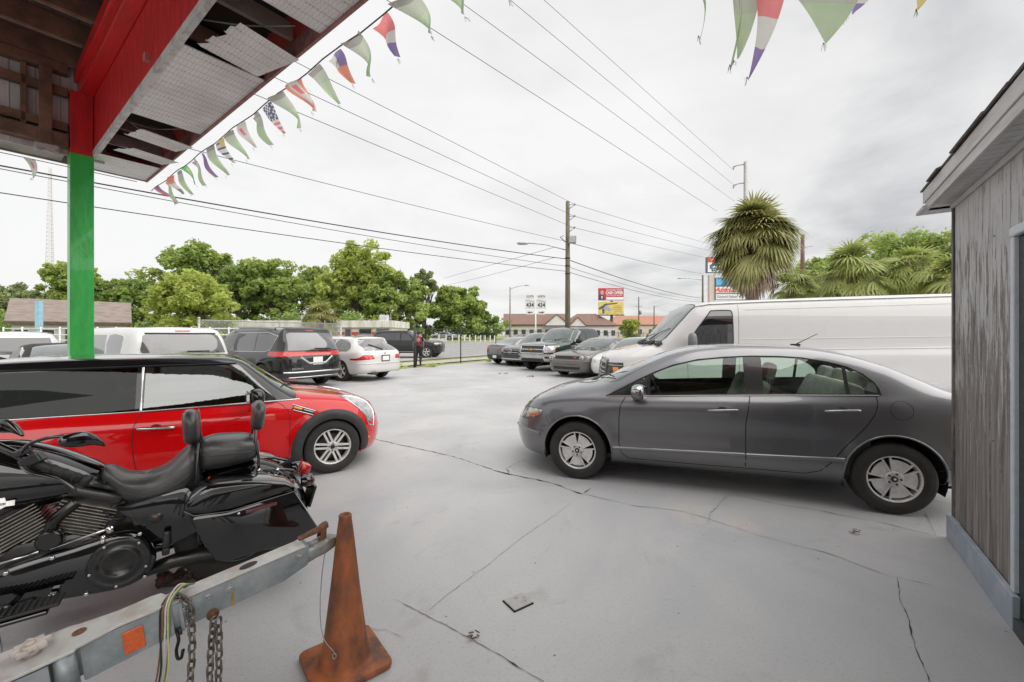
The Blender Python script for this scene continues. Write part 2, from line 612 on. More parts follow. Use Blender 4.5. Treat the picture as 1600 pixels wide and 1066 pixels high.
def ribbon(bm, bvh, path, proj, side, w=0.006, off=0.0015, step=0.05, closed=False, mi=0, peak=0.0):
    """thin strip laid on the body along a 2-D path"""
    pts = resample(path, step, closed); H = []
    for u, v in pts:
        h = cast(bvh, u, v, proj, side)
        if h: H.append(h)
    n = len(H)
    if n < 2: return
    rows = []
    for i in range(n):
        a = H[(i - 1) % n] if closed else H[max(i - 1, 0)]
        b = H[(i + 1) % n] if closed else H[min(i + 1, n - 1)]
        t = (b[0] - a[0])
        if t.length < 1e-7: t = Vector((1, 0, 0))
        t.normalize(); nn = H[i][1].normalized()
        c = nn.cross(t).normalized() * (w / 2)
        p = H[i][0]
        rows.append([bm.verts.new(p - c - nn * 0.003), bm.verts.new(p - c * 0.85 + nn * off),
                     bm.verts.new(p + nn * (off + peak)), bm.verts.new(p + c * 0.85 + nn * off), bm.verts.new(p + c - nn * 0.003)])
    for i in range(n if closed else n - 1):
        r0, r1 = rows[i], rows[(i + 1) % n]
        for k in range(4):
            f = bm.faces.new((r0[k], r0[k + 1], r1[k + 1], r1[k])); f.material_index = mi; f.smooth = True
    return

def circle_pts(cx, cz, r, n=40, a0=0, a1=360):
    return [(cx + r * math.cos(R(a0 + (a1 - a0) * i / n)), cz + r * math.sin(R(a0 + (a1 - a0) * i / n))) for i in range(n + (0 if a1 - a0 == 360 else 1))]

def rim_bm(style, rr, w):
    """rim in local coordinates, outer face towards +Y at y=0; returns bmesh (mat 0 alloy, 1 dark, 2 chrome/hub)"""
    bm = bmesh.new()
    lathe(bm, [(rr, -w * 0.85), (rr * 0.93, -w * 0.8), (rr * 0.90, -w * 0.3), (rr * 0.93, -0.012), (rr * 0.965, -0.002), (rr, 0.002), (rr * 1.02, -0.006)], 'Y', n=40, caps=False)
    lathe(bm, [(0.001, -w * 0.45), (rr * 0.9, -w * 0.45), (rr * 0.9, -w * 0.5)], 'Y', n=32, mi=1, caps=False)
    def plate(poly, y, th, mi=0, rot=0.0, bev=0.0025):
        c, s_ = math.cos(rot), math.sin(rot)
        pp = [(a * c - b * s_, a * s_ + b * c) for a, b in poly]
        prism(bm, pp, (y - th, y), 'Y', mi, bev)
    if style == 'five_fan':
        for k in range(5):
            a0 = R(90 + 72 * k) + R(9); a1 = R(90 + 72 * (k + 1)) - R(9)
            n = 8; ro, ri = rr * 0.83, rr * 0.30
            poly = [(ro * math.cos(a0 + (a1 - a0) * i / n), ro * math.sin(a0 + (a1 - a0) * i / n)) for i in range(n + 1)]
            b0, b1 = a0 - R(2), a1 + R(2)
            poly += [(ri * math.cos(b1 + (b0 - b1) * i / n), ri * math.sin(b1 + (b0 - b1) * i / n)) for i in range(n + 1)]
            plate(poly, -0.008, 0.02)
            for sgn, aa in ((1, R(90 + 72 * k)), (-1, R(90 + 72 * k))):
                ax = aa + sgn * R(9.5)
                d = Vector((math.cos(ax), math.sin(ax))); p = Vector((-d.y, d.x)) * rr * 0.035
                A = Vector((math.cos(aa + sgn * R(6)), math.sin(aa + sgn * R(6)))) * rr * 0.34; B = d * rr * 0.94
                plate([tuple(A - p), tuple(B - p), tuple(B + p), tuple(A + p)], -0.004, 0.022)
        lathe(bm, [(rr * 0.34, -0.03), (rr * 0.34, -0.006), (rr * 0.31, 0.0), (rr * 0.2, -0.006), (rr * 0.13, -0.007)], 'Y', n=28)
        for k in range(5):
            a = R(54 + 72 * k)
            lathe(bm, [(rr * 0.042, -0.01), (rr * 0.042, 0.004), (rr * 0.02, 0.006)], 'Y', (rr * 0.235 * math.cos(a), 0, rr * 0.235 * math.sin(a)), n=8, mi=1)
        lathe(bm, [(rr * 0.125, -0.008), (rr * 0.12, 0.003), (rr * 0.085, 0.005), (0.001, 0.003)], 'Y', n=16, mi=1, caps=False)
        lathe(bm, [(rr * 0.05, 0.002), (rr * 0.045, 0.007), (0.001, 0.007)], 'Y', n=12, mi=0, caps=False)
    elif style in ('six_twin', 'five_twin', 'five', 'ten'):
        cnt = {'six_twin': 6, 'five_twin': 5, 'five': 5, 'ten': 10}[style]
        for k in range(cnt):
            a = 2 * PI * k / cnt + PI / 2
            if 'twin' in style:
                for sg in (-1, 1):
                    o = sg * rr * 0.105
                    t = rr * 0.062
                    poly = [(rr * 0.2, o - t), (rr * 0.93, o * 1.15 - t * 0.9), (rr * 0.93, o * 1.15 + t * 0.9), (rr * 0.2, o + t)]
                    plate(poly, -0.010, 0.03, rot=a)
            else:
                t = rr * (0.115 if cnt == 5 else 0.05)
                poly = [(rr * 0.15, -t * 1.1), (rr * 0.93, -t * (1.3 if cnt == 5 else 1)), (rr * 0.93, t * (1.3 if cnt == 5 else 1)), (rr * 0.15, t * 1.1)]
                plate(poly, -0.010, 0.03, rot=a)
        lathe(bm, [(rr * 0.30, -0.05), (rr * 0.29, -0.012), (rr * 0.24, -0.006), (rr * 0.16, -0.010)], 'Y', n=28)
        for k in range(4 if style == 'six_twin' else 5):
            a = 2 * PI * k / (4 if style == 'six_twin' else 5) + 0.5
            lathe(bm, [(rr * 0.04, -0.01), (rr * 0.036, 0.0)], 'Y', (rr * 0.2 * math.cos(a), 0, rr * 0.2 * math.sin(a)), n=8, mi=1)
        lathe(bm, [(rr * 0.13, -0.02), (rr * 0.125, -0.002), (0.001, 0.0)], 'Y', n=16, mi=1, caps=False)
    return bm

def tyre_bm(r, w, rr):
    bm = bmesh.new(); d = r - rr
    pr = [(rr * 1.0, -0.004), (rr * 1.04, 0.004), (rr + d * 0.35, 0.012), (rr + d * 0.42, 0.010), (rr + d * 0.7, 0.010), (rr + d * 0.86, 0.002), (rr + d * 0.95, -0.010),
          (r * 0.997, -0.022), (r, -w * 0.22), (r - 0.006, -w * 0.23), (r - 0.006, -w * 0.26), (r, -w * 0.27), (r + 0.0, -w * 0.48), (r - 0.006, -w * 0.49), (r - 0.006, -w * 0.52), (r, -w * 0.53),
          (r, -w * 0.75), (r * 0.99, -w * 0.93), (rr + d * 0.6, -w * 1.02), (rr, -w)]
    lathe(bm, pr, 'Y', n=56, caps=False)
    return bm

WHEEL_CACHE = {}
def wheel(parent, x, y, r, w, rr, style, side, rimmat=None, rot=0.0):
    """y = outer face; side +1 left. wheel (brake disc) > tyre, rim"""
    key = (r, w, rr, style)
    rimmat = rimmat or ALLOY
    if key not in WHEEL_CACHE:
        b = bmesh.new()
        lathe(b, [(rr * 0.72, -w * 0.42), (rr * 0.72, -w * 0.38), (rr * 0.3, -w * 0.36), (rr * 0.3, -w * 0.2)], 'Y', n=28)
        me1 = bpy.data.meshes.new('wheel'); b.to_mesh(me1); b.free(); me1.materials.append(mat('brake_disc', (0.12, 0.11, 0.10), 0.5, 0.6, var=0.4))
        b = tyre_bm(r, w, rr); me2 = bpy.data.meshes.new('tyre'); b.to_mesh(me2); b.free(); me2.materials.append(RUBBER)
        b = rim_bm(style, rr, w); me3 = bpy.data.meshes.new('rim')
        b.to_mesh(me3); b.free(); me3.materials.append(rimmat); me3.materials.append(mat('rim_dark', (0.03, 0.03, 0.03), 0.55, 0.2, var=0.3))
        WHEEL_CACHE[key] = (me1, me2, me3)
    m1, m2, m3 = WHEEL_CACHE[key]
    o = link('wheel', m1, None, parent)
    o.location = (x, y, r)
    o.rotation_euler = (0, rot, 0 if side > 0 else PI)
    link('tyre', m2, None, o); link('rim', m3, None, o)
    return o

def seat(parent, name, x, y, m, wd=0.48, z=0.32, back=0.62, head=True, tilt=0.32):
    bm = bmesh.new()
    obox(bm, (x, y, z + 0.09), (0.5, wd, 0.20), None, 0, 0.06)
    c = Vector((x - 0.28, y, z + 0.15 + back / 2))
    obox(bm, c + Vector((-0.06, 0, 0)), (0.15, wd * 0.94, back), (0, -tilt, 0), 0, 0.06)
    o = obj(name, bm, m, parent, 40)
    if head:
        b2 = bmesh.new()
        hx = x - 0.30 - math.sin(tilt) * back * 0.98; hz = z + 0.17 + back * 1.08
        obox(b2, (hx, y, hz), (0.10, 0.26, 0.17), (0, -tilt * 0.6, 0), 0, 0.045)
        cyl(b2, (hx, y - 0.05, hz - 0.16), (hx, y - 0.05, hz), 0.006, 6)
        cyl(b2, (hx, y + 0.05, hz - 0.16), (hx, y + 0.05, hz), 0.006, 6)
        obj('headrest', b2, m, o, 40)
    return o

def build_car(name, label, cat, spec, loc, rotz, body_mat, scale=1.0, group=None):
    """generic assembly: body shell, cut regions as parts, wells, wheels"""
    root = thing(name, label, cat, loc, rotz, group, scale)
    bm = car_body(spec)
    bvh = BVHTree.FromBMesh(bm)
    ra = spec['ra']; WB = spec['wb']; rt = spec['rt']
    hub = spec.get('hubz', rt)
    for cx in (0, -WB):
        for sd in (1, -1):
            fs = cut_region(bm, circle_pts(cx, hub, ra, 36), 'side', lambda c, n, sd=sd: c.y * sd > 0.42)
            bmesh.ops.delete(bm, geom=fs, context='FACES')
    parts = []
    for c in spec['cuts']:
        nm, proj, poly, m = c[0], c[1], c[2], c[3]
        op = c[4] if len(c) > 4 else {}
        if proj == 'side' and op.get('whole'):
            fs = cut_region(bm, poly, 'side', lambda c_, n: True)
            if fs: parts.append((nm, extract(bm, fs), m, op))
        elif proj == 'side':
            for sd in (1, -1):
                fs = cut_region(bm, poly, 'side', lambda c_, n, sd=sd: c_.y * sd > op.get('ymin', 0.3))
                if fs: parts.append((nm, extract(bm, fs), m, op))
        elif proj == 'top':
            full = poly + [(x, -y) for x, y in poly[::-1] if abs(y) > 1e-6]
            zm = op.get('zmin', 0)
            fs = cut_region(bm, full, 'top', lambda c_, n: c_.z > zm and n.z > 0.05)
            if fs: parts.append((nm, extract(bm, fs), m, op))
        else:
            sg = 1 if proj == 'front' else -1
            xm = op.get('xm', 0)
            polys = [poly, [(-y, z) for y, z in poly]] if op.get('both') else [poly]
            if op.get('sym'): polys = [poly + [(-y, z) for y, z in poly[::-1] if abs(y) > 1e-6]]
            for pl in polys:
                fs = cut_region(bm, pl, 'back', lambda c_, n: c_.x * sg > xm * sg and n.x * sg > op.get('nx', 0.02))
                if fs: parts.append((nm, extract(bm, fs), m, op))
    # black underside of the floor pan
    for f in bm.faces:
        c = f.calc_center_median()
        if f.normal.z < -0.85 and c.z < spec['floorz']: f.material_index = 1
    surf_obj('body', bm, [body_mat, BLACK], root)
    for nm, b, m, op in parts:
        for f in b.faces: f.material_index = 0
        o = surf_obj(nm, b, m, root)
        if 'label' in op: o['label'] = op['label']
    # wheel wells
    for cx in (0, -WB):
        for sd in (1, -1):
            wb_ = bmesh.new()
            yo = spec['W0'] - 0.03; yi = yo - 0.32
            pts = circle_pts(cx, hub, ra + 0.012, 20, -20, 200)
            rows = [[wb_.verts.new((x, y * sd, z)) for x, z in pts] for y in (yo, yi)]
            for i in range(len(pts) - 1):
                wb_.faces.new((rows[0][i], rows[0][i + 1], rows[1][i + 1], rows[1][i]))
            wb_.faces.new(rows[1])
            obj('wheel_well', wb_, mat('well_dark', (0.012, 0.012, 0.012), 0.95, var=0.3), root)
    return root, bvh

def rib2(root, name, m, bv, paths, w, off=0.006, proj='side', sides=(1,), closed=False, peak=0.002, step=0.06):
    for p in paths:
        for sd in sides:
            bm = bmesh.new(); ribbon(bm, bv, p, proj, sd, w, off, step, closed, 0, peak)
            if len(bm.verts): obj(name, bm, m, root, 60)
            else: bm.free()
# ------------------------------------------------------------------ ground, road, verges
DR = Vector((0.53, 0.848)); NRM = Vector((-0.848, 0.53))      # road direction and its normal (left-away)
def sc(s, c): return (DR.x * s + NRM.x * c, DR.y * s + NRM.y * c)
def tz(c):
    """the land rises gently beyond the road"""
    t = min(max((c - 24) / 26.0, 0), 1)
    return 0.72 * t * t * (3 - 2 * t)
def terrain(x, y): return tz(NRM.x * x + NRM.y * y)
def strip(name, c0, c1, s0, s1, z, m, label=None, cat=None, ds=12.0, dc=4.0, kind='structure'):
    bm = bmesh.new()
    nc = max(1, int((c1 - c0) / dc + 0.5)); nsn = max(1, int((s1 - s0) / ds))
    g = [[bm.verts.new((*sc(s0 + (s1 - s0) * i / nsn, c0 + (c1 - c0) * j / nc), tz(c0 + (c1 - c0) * j / nc) + z)) for j in range(nc + 1)] for i in range(nsn + 1)]
    for i in range(nsn):
        for j in range(nc):
            bm.faces.new((g[i][j], g[i + 1][j], g[i + 1][j + 1], g[i][j + 1]))
    bmesh.ops.recalc_face_normals(bm, faces=bm.faces[:])
    if bm.faces[:][0].normal.z < 0: bmesh.ops.reverse_faces(bm, faces=bm.faces[:])
    return tag(obj(name, bm, m), label, cat, kind=kind)

GRASS = mat('grass_ground', (0.20, 0.25, 0.07), 0.9, col2=(0.36, 0.35, 0.18), vscale=0.8, t=(0.4, 0.7), bump=0.6, bscale=6)
# painted concrete of the lot
def lot_material():
    m = mat('lot_paint', (0.40, 0.40, 0.405), 0.48)
    nt = m.node_tree; p = nt.nodes['Principled BSDF']; L = nt.links.new
    tc = nt.nodes.new('ShaderNodeTexCoord')
    def noise(sc_, det, rough, dist=0.0):
        n = nt.nodes.new('ShaderNodeTexNoise'); n.inputs['Scale'].default_value = sc_; n.inputs['Detail'].default_value = det
        n.inputs['Roughness'].default_value = rough; n.inputs['Distortion'].default_value = dist
        L(tc.outputs['Object'], n.inputs['Vector']); return n.outputs['Fac']
    def ramp(f, a, b, ca=(0, 0, 0, 1), cb=(1, 1, 1, 1)):
        r = nt.nodes.new('ShaderNodeValToRGB'); r.color_ramp.elements[0].position = a; r.color_ramp.elements[1].position = b
        r.color_ramp.elements[0].color = ca; r.color_ramp.elements[1].color = cb
        L(f, r.inputs[0]); return r.outputs[0]
    def mixc(f, a, b, op='MIX'):
        x = nt.nodes.new('ShaderNodeMix'); x.data_type = 'RGBA'; x.blend_type = op
        L(f, x.inputs[0])
        if isinstance(a, tuple): x.inputs[6].default_value = a
        else: L(a, x.inputs[6])
        if isinstance(b, tuple): x.inputs[7].default_value = b
        else: L(b, x.inputs[7])
        return x.outputs[2]
    base = ramp(noise(0.55, 5, 0.6, 0.6), 0.35, 0.68, (0.36, 0.365, 0.38, 1), (0.475, 0.47, 0.465, 1))
    worn = ramp(noise(1.7, 9, 0.70, 1.2), 0.57, 0.70)
    c = mixc(worn, base, (0.345, 0.335, 0.33, 1))
    tan = ramp(noise(0.9, 6, 0.6, 0.3), 0.60, 0.72)
    c = mixc(tan, c, (0.46, 0.425, 0.385, 1))
    grit = ramp(noise(60, 8, 0.8), 0.54, 0.68)
    c = mixc(grit, c, (0.26, 0.25, 0.245, 1))
    vor = nt.nodes.new('ShaderNodeTexVoronoi'); vor.inputs['Scale'].default_value = 5.5; vor.inputs['Randomness'].default_value = 1
    L(tc.outputs['Object'], vor.inputs['Vector'])
    spots = ramp(vor.outputs['Distance'], 0.02, 0.05, (1, 1, 1, 1), (0, 0, 0, 1))
    c = mixc(spots, c, (0.10, 0.09, 0.08, 1))
    L(c, p.inputs['Base Color'])
    rr = nt.nodes.new('ShaderNodeMapRange'); rr.inputs[1].default_value = 0.3; rr.inputs[2].default_value = 0.7; rr.inputs[3].default_value = 0.36; rr.inputs[4].default_value = 0.62
    L(noise(1.1, 6, 0.6), rr.inputs[0]); L(rr.outputs[0], p.inputs['Roughness'])
    b = nt.nodes.new('ShaderNodeBump'); b.inputs['Strength'].default_value = 0.35; b.inputs['Distance'].default_value = 0.006
    ad = nt.nodes.new('ShaderNodeMath'); ad.operation = 'ADD'
    L(noise(90, 6, 0.7), ad.inputs[0]); L(noise(5, 6, 0.6), ad.inputs[1]); L(ad.outputs[0], b.inputs['Height']); L(b.outputs[0], p.inputs['Normal'])
    p.inputs['Specular IOR Level'].default_value = 0.4
    return m
LOT = lot_material()
ROADM = mat('asphalt_road', (0.34, 0.335, 0.33), 0.85, col2=(0.29, 0.285, 0.28), vscale=0.6, t=(0.35, 0.7), bump=0.3, bscale=40)
WALKM = mat('walk_concrete', (0.50, 0.46, 0.40), 0.85, col2=(0.42, 0.39, 0.35), vscale=2.5)
strip('ground', -260, 900, -400, 1400, -0.02, GRASS, ds=60, dc=6)
strip('parking_lot', -120, 14.3, -60, 90, 0.0, LOT, ds=150, dc=134)
strip('sidewalk', 15.3, 16.9, -60, 400, 0.03, WALKM, ds=20)
strip('road', 18.4, 40.0, -80, 700, 0.004, ROADM, ds=20, dc=2)
strip('kerb', 18.15, 18.4, -60, 400, 0.11, WALKM, ds=40, dc=1)
strip('far_kerb', 40.0, 40.3, -60, 400, 0.11, WALKM, ds=40, dc=1)
ROADPAINT = mat('road_paint', (0.62, 0.61, 0.58), 0.7, var=0.25, vscale=3)
bm = bmesh.new()
for cc in (21.9, 25.4, 33.0, 36.5):
    s = -40
    while s < 160:
        q = [bm.verts.new((*sc(a, b), tz(b) + 0.012)) for a, b in ((s, cc - 0.07), (s + 3, cc - 0.07), (s + 3, cc + 0.07), (s, cc + 0.07))]
        bm.faces.new(q); s += 9
for cc in (28.8, 29.3):
    for s in range(-40, 200, 10):
        q = [bm.verts.new((*sc(a, b), tz(b) + 0.012)) for a, b in ((s, cc - 0.06), (s + 10, cc - 0.06), (s + 10, cc + 0.06), (s, cc + 0.06))]
        bm.faces.new(q)
tag(obj('road_marking', bm, ROADPAINT), None, None, kind='structure')

def crack(name, pts, w, m, jit=0.02, z=0.004, seed=1, step=0.05):
    rnd = random.Random(seed); P_ = [Vector((a, b, 0)) for a, b in pts]
    line = []
    for a, b in zip(P_[:-1], P_[1:]):
        n = max(1, int((b - a).length / step))
        for i in range(n): line.append(a + (b - a) * i / n)
    line.append(P_[-1])
    bm = bmesh.new(); prev = None; off = 0
    for i, p in enumerate(line):
        d = (line[min(i + 1, len(line) - 1)] - line[max(i - 1, 0)]).normalized(); nn = Vector((-d.y, d.x, 0))
        off = off * 0.7 + rnd.uniform(-jit, jit)
        ww = w * rnd.choice((0.25, 0.5, 0.8, 1.2, 0.6, 2.0 if rnd.random() < 0.12 else 0.7)) * (0.2 if i in (0, len(line) - 1) else 1)
        a, b = bm.verts.new(p + nn * (off + ww / 2) + Vector((0, 0, z))), bm.verts.new(p + nn * (off - ww / 2) + Vector((0, 0, z)))
        if prev: bm.faces.new((prev[0], prev[1], b, a))
        prev = (a, b)
    bmesh.ops.recalc_face_normals(bm, faces=bm.faces[:])
    return tag(obj(name, bm, m), None, None, kind='structure')
def G(px, py):
    """ground point seen at a picture position"""
    Y = EYE * 660 / (py - 524); return ((px - 800) / 660 * Y, Y)
CRK = mat('crack_dark', (0.035, 0.033, 0.030), 0.95, var=0.5, vscale=30)
CRL = mat('crack_light', (0.30, 0.295, 0.285), 0.9, var=0.2, vscale=30)
crack('crack', [G(582, 686), G(655, 702), G(730, 720), G(790, 741), G(850, 752), G(912, 772)], 0.014, CRK, 0.012, seed=2)
crack('crack', [G(912, 772), G(990, 790), G(1070, 800), G(1180, 835), G(1300, 868), G(1400, 903)], 0.008, CRL, 0.010, seed=3)
crack('crack', [G(618, 937), G(665, 962), G(740, 1000), G(848, 1066), (0.2, 1.6)], 0.005, CRK, 0.004, seed=4, step=0.03)
crack('crack', [G(893, 786), G(830, 830), G(760, 885), G(705, 925), G(668, 955)], 0.004, CRL, 0.004, seed=5, step=0.03)
crack('crack', [G(1400, 903), G(1412, 955), G(1430, 1010), G(1448, 1066), (1.3, 1.7)], 0.004, CRK, 0.006, seed=6, step=0.03)
crack('crack', [G(1400, 902), G(1455, 915)], 0.006, CRK, 0.001, seed=7)
crack('crack', [G(1142, 773), G(1125, 785), G(1110, 803), G(1104, 820)], 0.009, CRL, 0.006, seed=8, step=0.03)
crack('crack', [G(1145, 772), G(1200, 785), G(1290, 800), G(1380, 818), G(1462, 838)], 0.010, CRL, 0.008, seed=9)
crack('crack', [G(1445, 800), G(1456, 822), G(1462, 838)], 0.006, CRL, 0.002, seed=12)
crack('crack', [G(912, 771), G(924, 763)], 0.012, CRK, 0.001, seed=10)
crack('crack', [G(795, 742), G(792, 732), G(820, 718)], 0.006, CRK, 0.008, seed=11, step=0.03)
crack('crack', [G(560, 980), G(600, 985), G(625, 1000)], 0.003, CRL, 0.01, seed=13, step=0.02)
# ------------------------------------------------------------------ grey sedan on the right
def grow(poly, d):
    """offset a convex-ish polygon outwards from its centroid direction by d"""
    n = len(poly); o = []
    A = sum(poly[i][0] * poly[(i + 1) % n][1] - poly[(i + 1) % n][0] * poly[i][1] for i in range(n))
    sg = 1 if A > 0 else -1
    for i in range(n):
        p, q, r = Vector(poly[i - 1]), Vector(poly[i]), Vector(poly[(i + 1) % n])
        e1 = (q - p).normalized(); e2 = (r - q).normalized()
        nn = Vector((e1.y + e2.y, -e1.x - e2.x)) * sg
        if nn.length < 1e-6: nn = Vector((e1.y, -e1.x)) * sg
        nn.normalize()
        o.append((q.x + nn.x * d, q.y + nn.y * d))
    return o

def smooth2(pts, sub=4, closed=False):
    return [(p.x, p.y) for p in catmull([(a, b, 0) for a, b in pts], sub, closed)]

def wipers(root, bvh, pts, m=None):
    bm = bmesh.new()
    for a, b in pts:
        ha = cast(bvh, a[0], a[1], 'top', 1); hb = cast(bvh, b[0], b[1], 'top', 1)
        if not ha or not hb: continue
        P_ = [ha[0] + Vector((0, 0, 0.02)), (ha[0] + hb[0]) / 2 + Vector((0, 0, 0.045)), hb[0] + Vector((0, 0, 0.018))]
        tube(bm, P_, [0.012, 0.008, 0.006], 6)
    if len(bm.verts): obj('wiper', bm, m or BLACK, root)

GREY = paint('grey_metallic', (0.195, 0.197, 0.206), 0.32, 0.9, dirt=0.05)
FO = 0.90
civ = dict(
    q=1.0, wb=2.70, ra=0.355, rt=0.302, hubz=0.31, W0=0.86, floorz=0.3,
    xf=0.88, xr=-3.59, jf=0.22, jr=-3.05, nf=2.25, nr=2.6,
    W=[(-3.59, 0.80), (-3.3, 0.84), (-2.7, 0.862), (-1.5, 0.872), (-0.3, 0.868), (0.2, 0.86), (0.55, 0.84), (0.9, 0.80)],
    zb=[(0.9, 0.21), (0.55, 0.19), (0.2, 0.19), (-0.4, 0.19), (-2.2, 0.19), (-2.7, 0.22), (-3.2, 0.27), (-3.59, 0.33)],
    zbelt=[(0.9, 0.60), (0.78, 0.655), (0.6, 0.74), (0.4, 0.805), (0.15, 0.85), (-0.2, 0.878), (-0.5, 0.898), (-1.67, 0.958), (-2.59, 0.995), (-3.0, 1.0), (-3.4, 0.985), (-3.59, 0.95)],
    zrail=[(0.9, 0.60), (0.78, 0.665), (0.6, 0.765), (0.4, 0.845), (0.15, 0.905), (-0.1, 0.935), (-0.22, 0.95), (-0.42, 1.035), (-0.65, 1.15), (-0.93, 1.285), (-1.18, 1.345), (-1.6, 1.378), (-2.1, 1.37), (-2.4, 1.325), (-2.7, 1.24), (-2.95, 1.13), (-3.15, 1.05), (-3.35, 1.03), (-3.59, 0.985)],
    ztop=[(0.9, 0.60), (0.78, 0.675), (0.6, 0.79), (0.4, 0.88), (0.15, 0.945), (-0.05, 0.985), (-0.15, 1.01), (-0.4, 1.125), (-0.7, 1.255), (-1.0, 1.365), (-1.22, 1.41), (-1.6, 1.432), (-2.05, 1.422), (-2.4, 1.38), (-2.75, 1.26), (-3.0, 1.15), (-3.2, 1.075), (-3.4, 1.055), (-3.59, 1.01)],
    fb=[(0.9, 0.90), (0.3, 0.93), (-0.2, 0.94), (-0.8, 0.935), (-2.6, 0.935), (-3.0, 0.93), (-3.59, 0.9)],
    fr=[(0.9, 0.62), (0.3, 0.76), (-0.1, 0.83), (-0.3, 0.845), (-0.6, 0.80), (-0.95, 0.725), (-1.4, 0.70), (-2.1, 0.70), (-2.5, 0.715), (-2.9, 0.76), (-3.2, 0.79), (-3.59, 0.74)],
    shoulder=[(0.9, 0.07), (0.4, 0.10), (0, 0.10), (-0.5, 0.085), (-2.6, 0.085), (-3.2, 0.12), (-3.59, 0.12)],
    df=(0.12, 0.06, 0.03, 0.0, 0.05, 0.13), dr=(0.16, 0.08, 0.03, 0.0, 0.05, 0.10),
    flare=[(0, 0.31, 0.36, 0.05, 0.012), (-2.7, 0.31, 0.36, 0.05, 0.014)],
)
def civ_side(x, z):
    d = -0.018 * math.exp(-((z - 0.56) / 0.12) ** 2) if -2.4 < x < -0.35 else 0
    if z < 0.36 and -2.35 < x < -0.35: d -= 0.02 * min(1, (0.36 - z) / 0.1)
    return d
civ['side_shape'] = civ_side
DLO_T = [(-0.30, 0.888), (-0.481, 0.985), (-0.643, 1.075), (-0.775, 1.14), (-0.95, 1.215), (-1.184, 1.275), (-1.427, 1.303), (-1.66, 1.318), (-1.9, 1.318), (-2.08, 1.308), (-2.28, 1.275), (-2.42, 1.235), (-2.53, 1.175), (-2.596, 1.11), (-2.625, 1.05), (-2.63, 1.003)]
DLO_B = [(-2.0, 0.978), (-1.67, 0.962), (-1.2, 0.938), (-0.7, 0.908)]
DLO = DLO_T + DLO_B
def cutx(poly, a, b, inset=0.012):
    """part of the DLO outline between x=a and x=b, slightly inset"""
    top = PC([(p[0], p[1]) for p in DLO_T if p != DLO_T[-1]] + [(-2.6301, 1.004)])
    bot = PC([(-2.63, 1.003), (-2.0, 0.978), (-1.67, 0.962), (-1.2, 0.938), (-0.7, 0.908), (-0.30, 0.888)])
    n = 12
    xs = [a + (b - a) * i / n for i in range(n + 1)]
    return [(x, max(top(x) - inset, bot(x) + 0.014)) for x in xs] + [(x, bot(x) + 0.010) for x in xs[::-1]]
CGLASS = glass('sedan_side_glass', (0.74, 0.86, 0.78), 1.15, 0.02)
CWIND = glass('sedan_windscreen', (0.78, 0.86, 0.82), 1.4, 0.05)
fdoor = [(-0.50, 0.900), (-0.445, 0.80), (-0.431, 0.66), (-0.431, 0.42), (-0.457, 0.315), (-0.53, 0.262), (-1.0, 0.262), (-1.575, 0.272), (-1.575, 0.7), (-1.60, 0.86), (-1.615, 0.952), (-1.2, 0.932), (-0.7, 0.902)]
rdoor = [(-1.622, 0.952), (-1.607, 0.86), (-1.582, 0.7), (-1.582, 0.272), (-2.06, 0.276), (-2.17, 0.315), (-2.243, 0.395), (-2.32, 0.50), (-2.412, 0.622), (-2.503, 0.739), (-2.565, 0.85), (-2.59, 0.94), (-2.588, 0.993), (-2.0, 0.971)]
civ['cuts'] = [
    ('quarter_glass', 'side', cutx(DLO, -0.40, -0.70), CGLASS, {'ymin': 0.35}),
    ('side_window', 'side', cutx(DLO, -0.735, -1.585), CGLASS, {'ymin': 0.35}),
    ('side_window', 'side', cutx(DLO, -1.74, -2.375), CGLASS, {'ymin': 0.35}),
    ('quarter_glass', 'side', cutx(DLO, -2.405, -2.605), CGLASS, {'ymin': 0.35}),
    ('window_surround', 'side', DLO, mat('satin_black', (0.014, 0.014, 0.015), 0.28, coat=0.5, var=0.3), {'ymin': 0.35}),
    ('windshield', 'top', [(-0.13, 0), (-0.16, 0.3), (-0.24, 0.55), (-0.33, 0.70), (-0.42, 0.715), (-0.6, 0.665), (-0.85, 0.605), (-1.08, 0.555), (-1.15, 0.45), (-1.19, 0.2), (-1.20, 0)], CWIND, {'zmin': 0.9}),
    ('rear_window', 'top', [(-2.44, 0), (-2.42, 0.3), (-2.38, 0.52), (-2.55, 0.56), (-2.8, 0.60), (-3.0, 0.62), (-3.10, 0.55), (-3.15, 0.3), (-3.16, 0)], CWIND, {'zmin': 0.9}),
    ('front_door', 'side', fdoor, GREY, {'ymin': 0.5}),
    ('rear_door', 'side', rdoor, GREY, {'ymin': 0.5}),
    ('fuel_door', 'side', circle_pts(-2.75, 0.885, 0.078, 24), GREY, {'ymin': 0.5}),
    ('headlight', 'side', smooth2([(0.80, 0.60), (0.70, 0.665), (0.60, 0.70), (0.43, 0.71), (0.385, 0.695), (0.43, 0.64), (0.52, 0.608), (0.68, 0.575), (0.78, 0.555)], 3, True), CLEARLENS, {'ymin': 0.22}),
    ('grille', 'front', [(-0.30, 0.50), (0.30, 0.50), (0.34, 0.58), (-0.34, 0.58)], BLACK, {'xm': 0.5}),
    ('air_intake', 'front', [(-0.42, 0.25), (0.42, 0.25), (0.46, 0.36), (-0.46, 0.36)], BLACK, {'xm': 0.5}),
    ('taillight', 'back', [(0.50, 0.72), (0.84, 0.72), (0.84, 0.92), (0.56, 0.93)], REDLENS, {'xm': -3.1, 'both': True, 'nx': 0.1}),
    ('trunk_lid', 'top', [(-3.20, 0), (-3.20, 0.3), (-3.17, 0.60), (-3.3, 0.63), (-3.5, 0.62), (-3.58, 0.5), (-3.6, 0)], GREY, {'zmin': 0.9}),
]
FWD = Vector((-0.944, 0.333)).normalized()
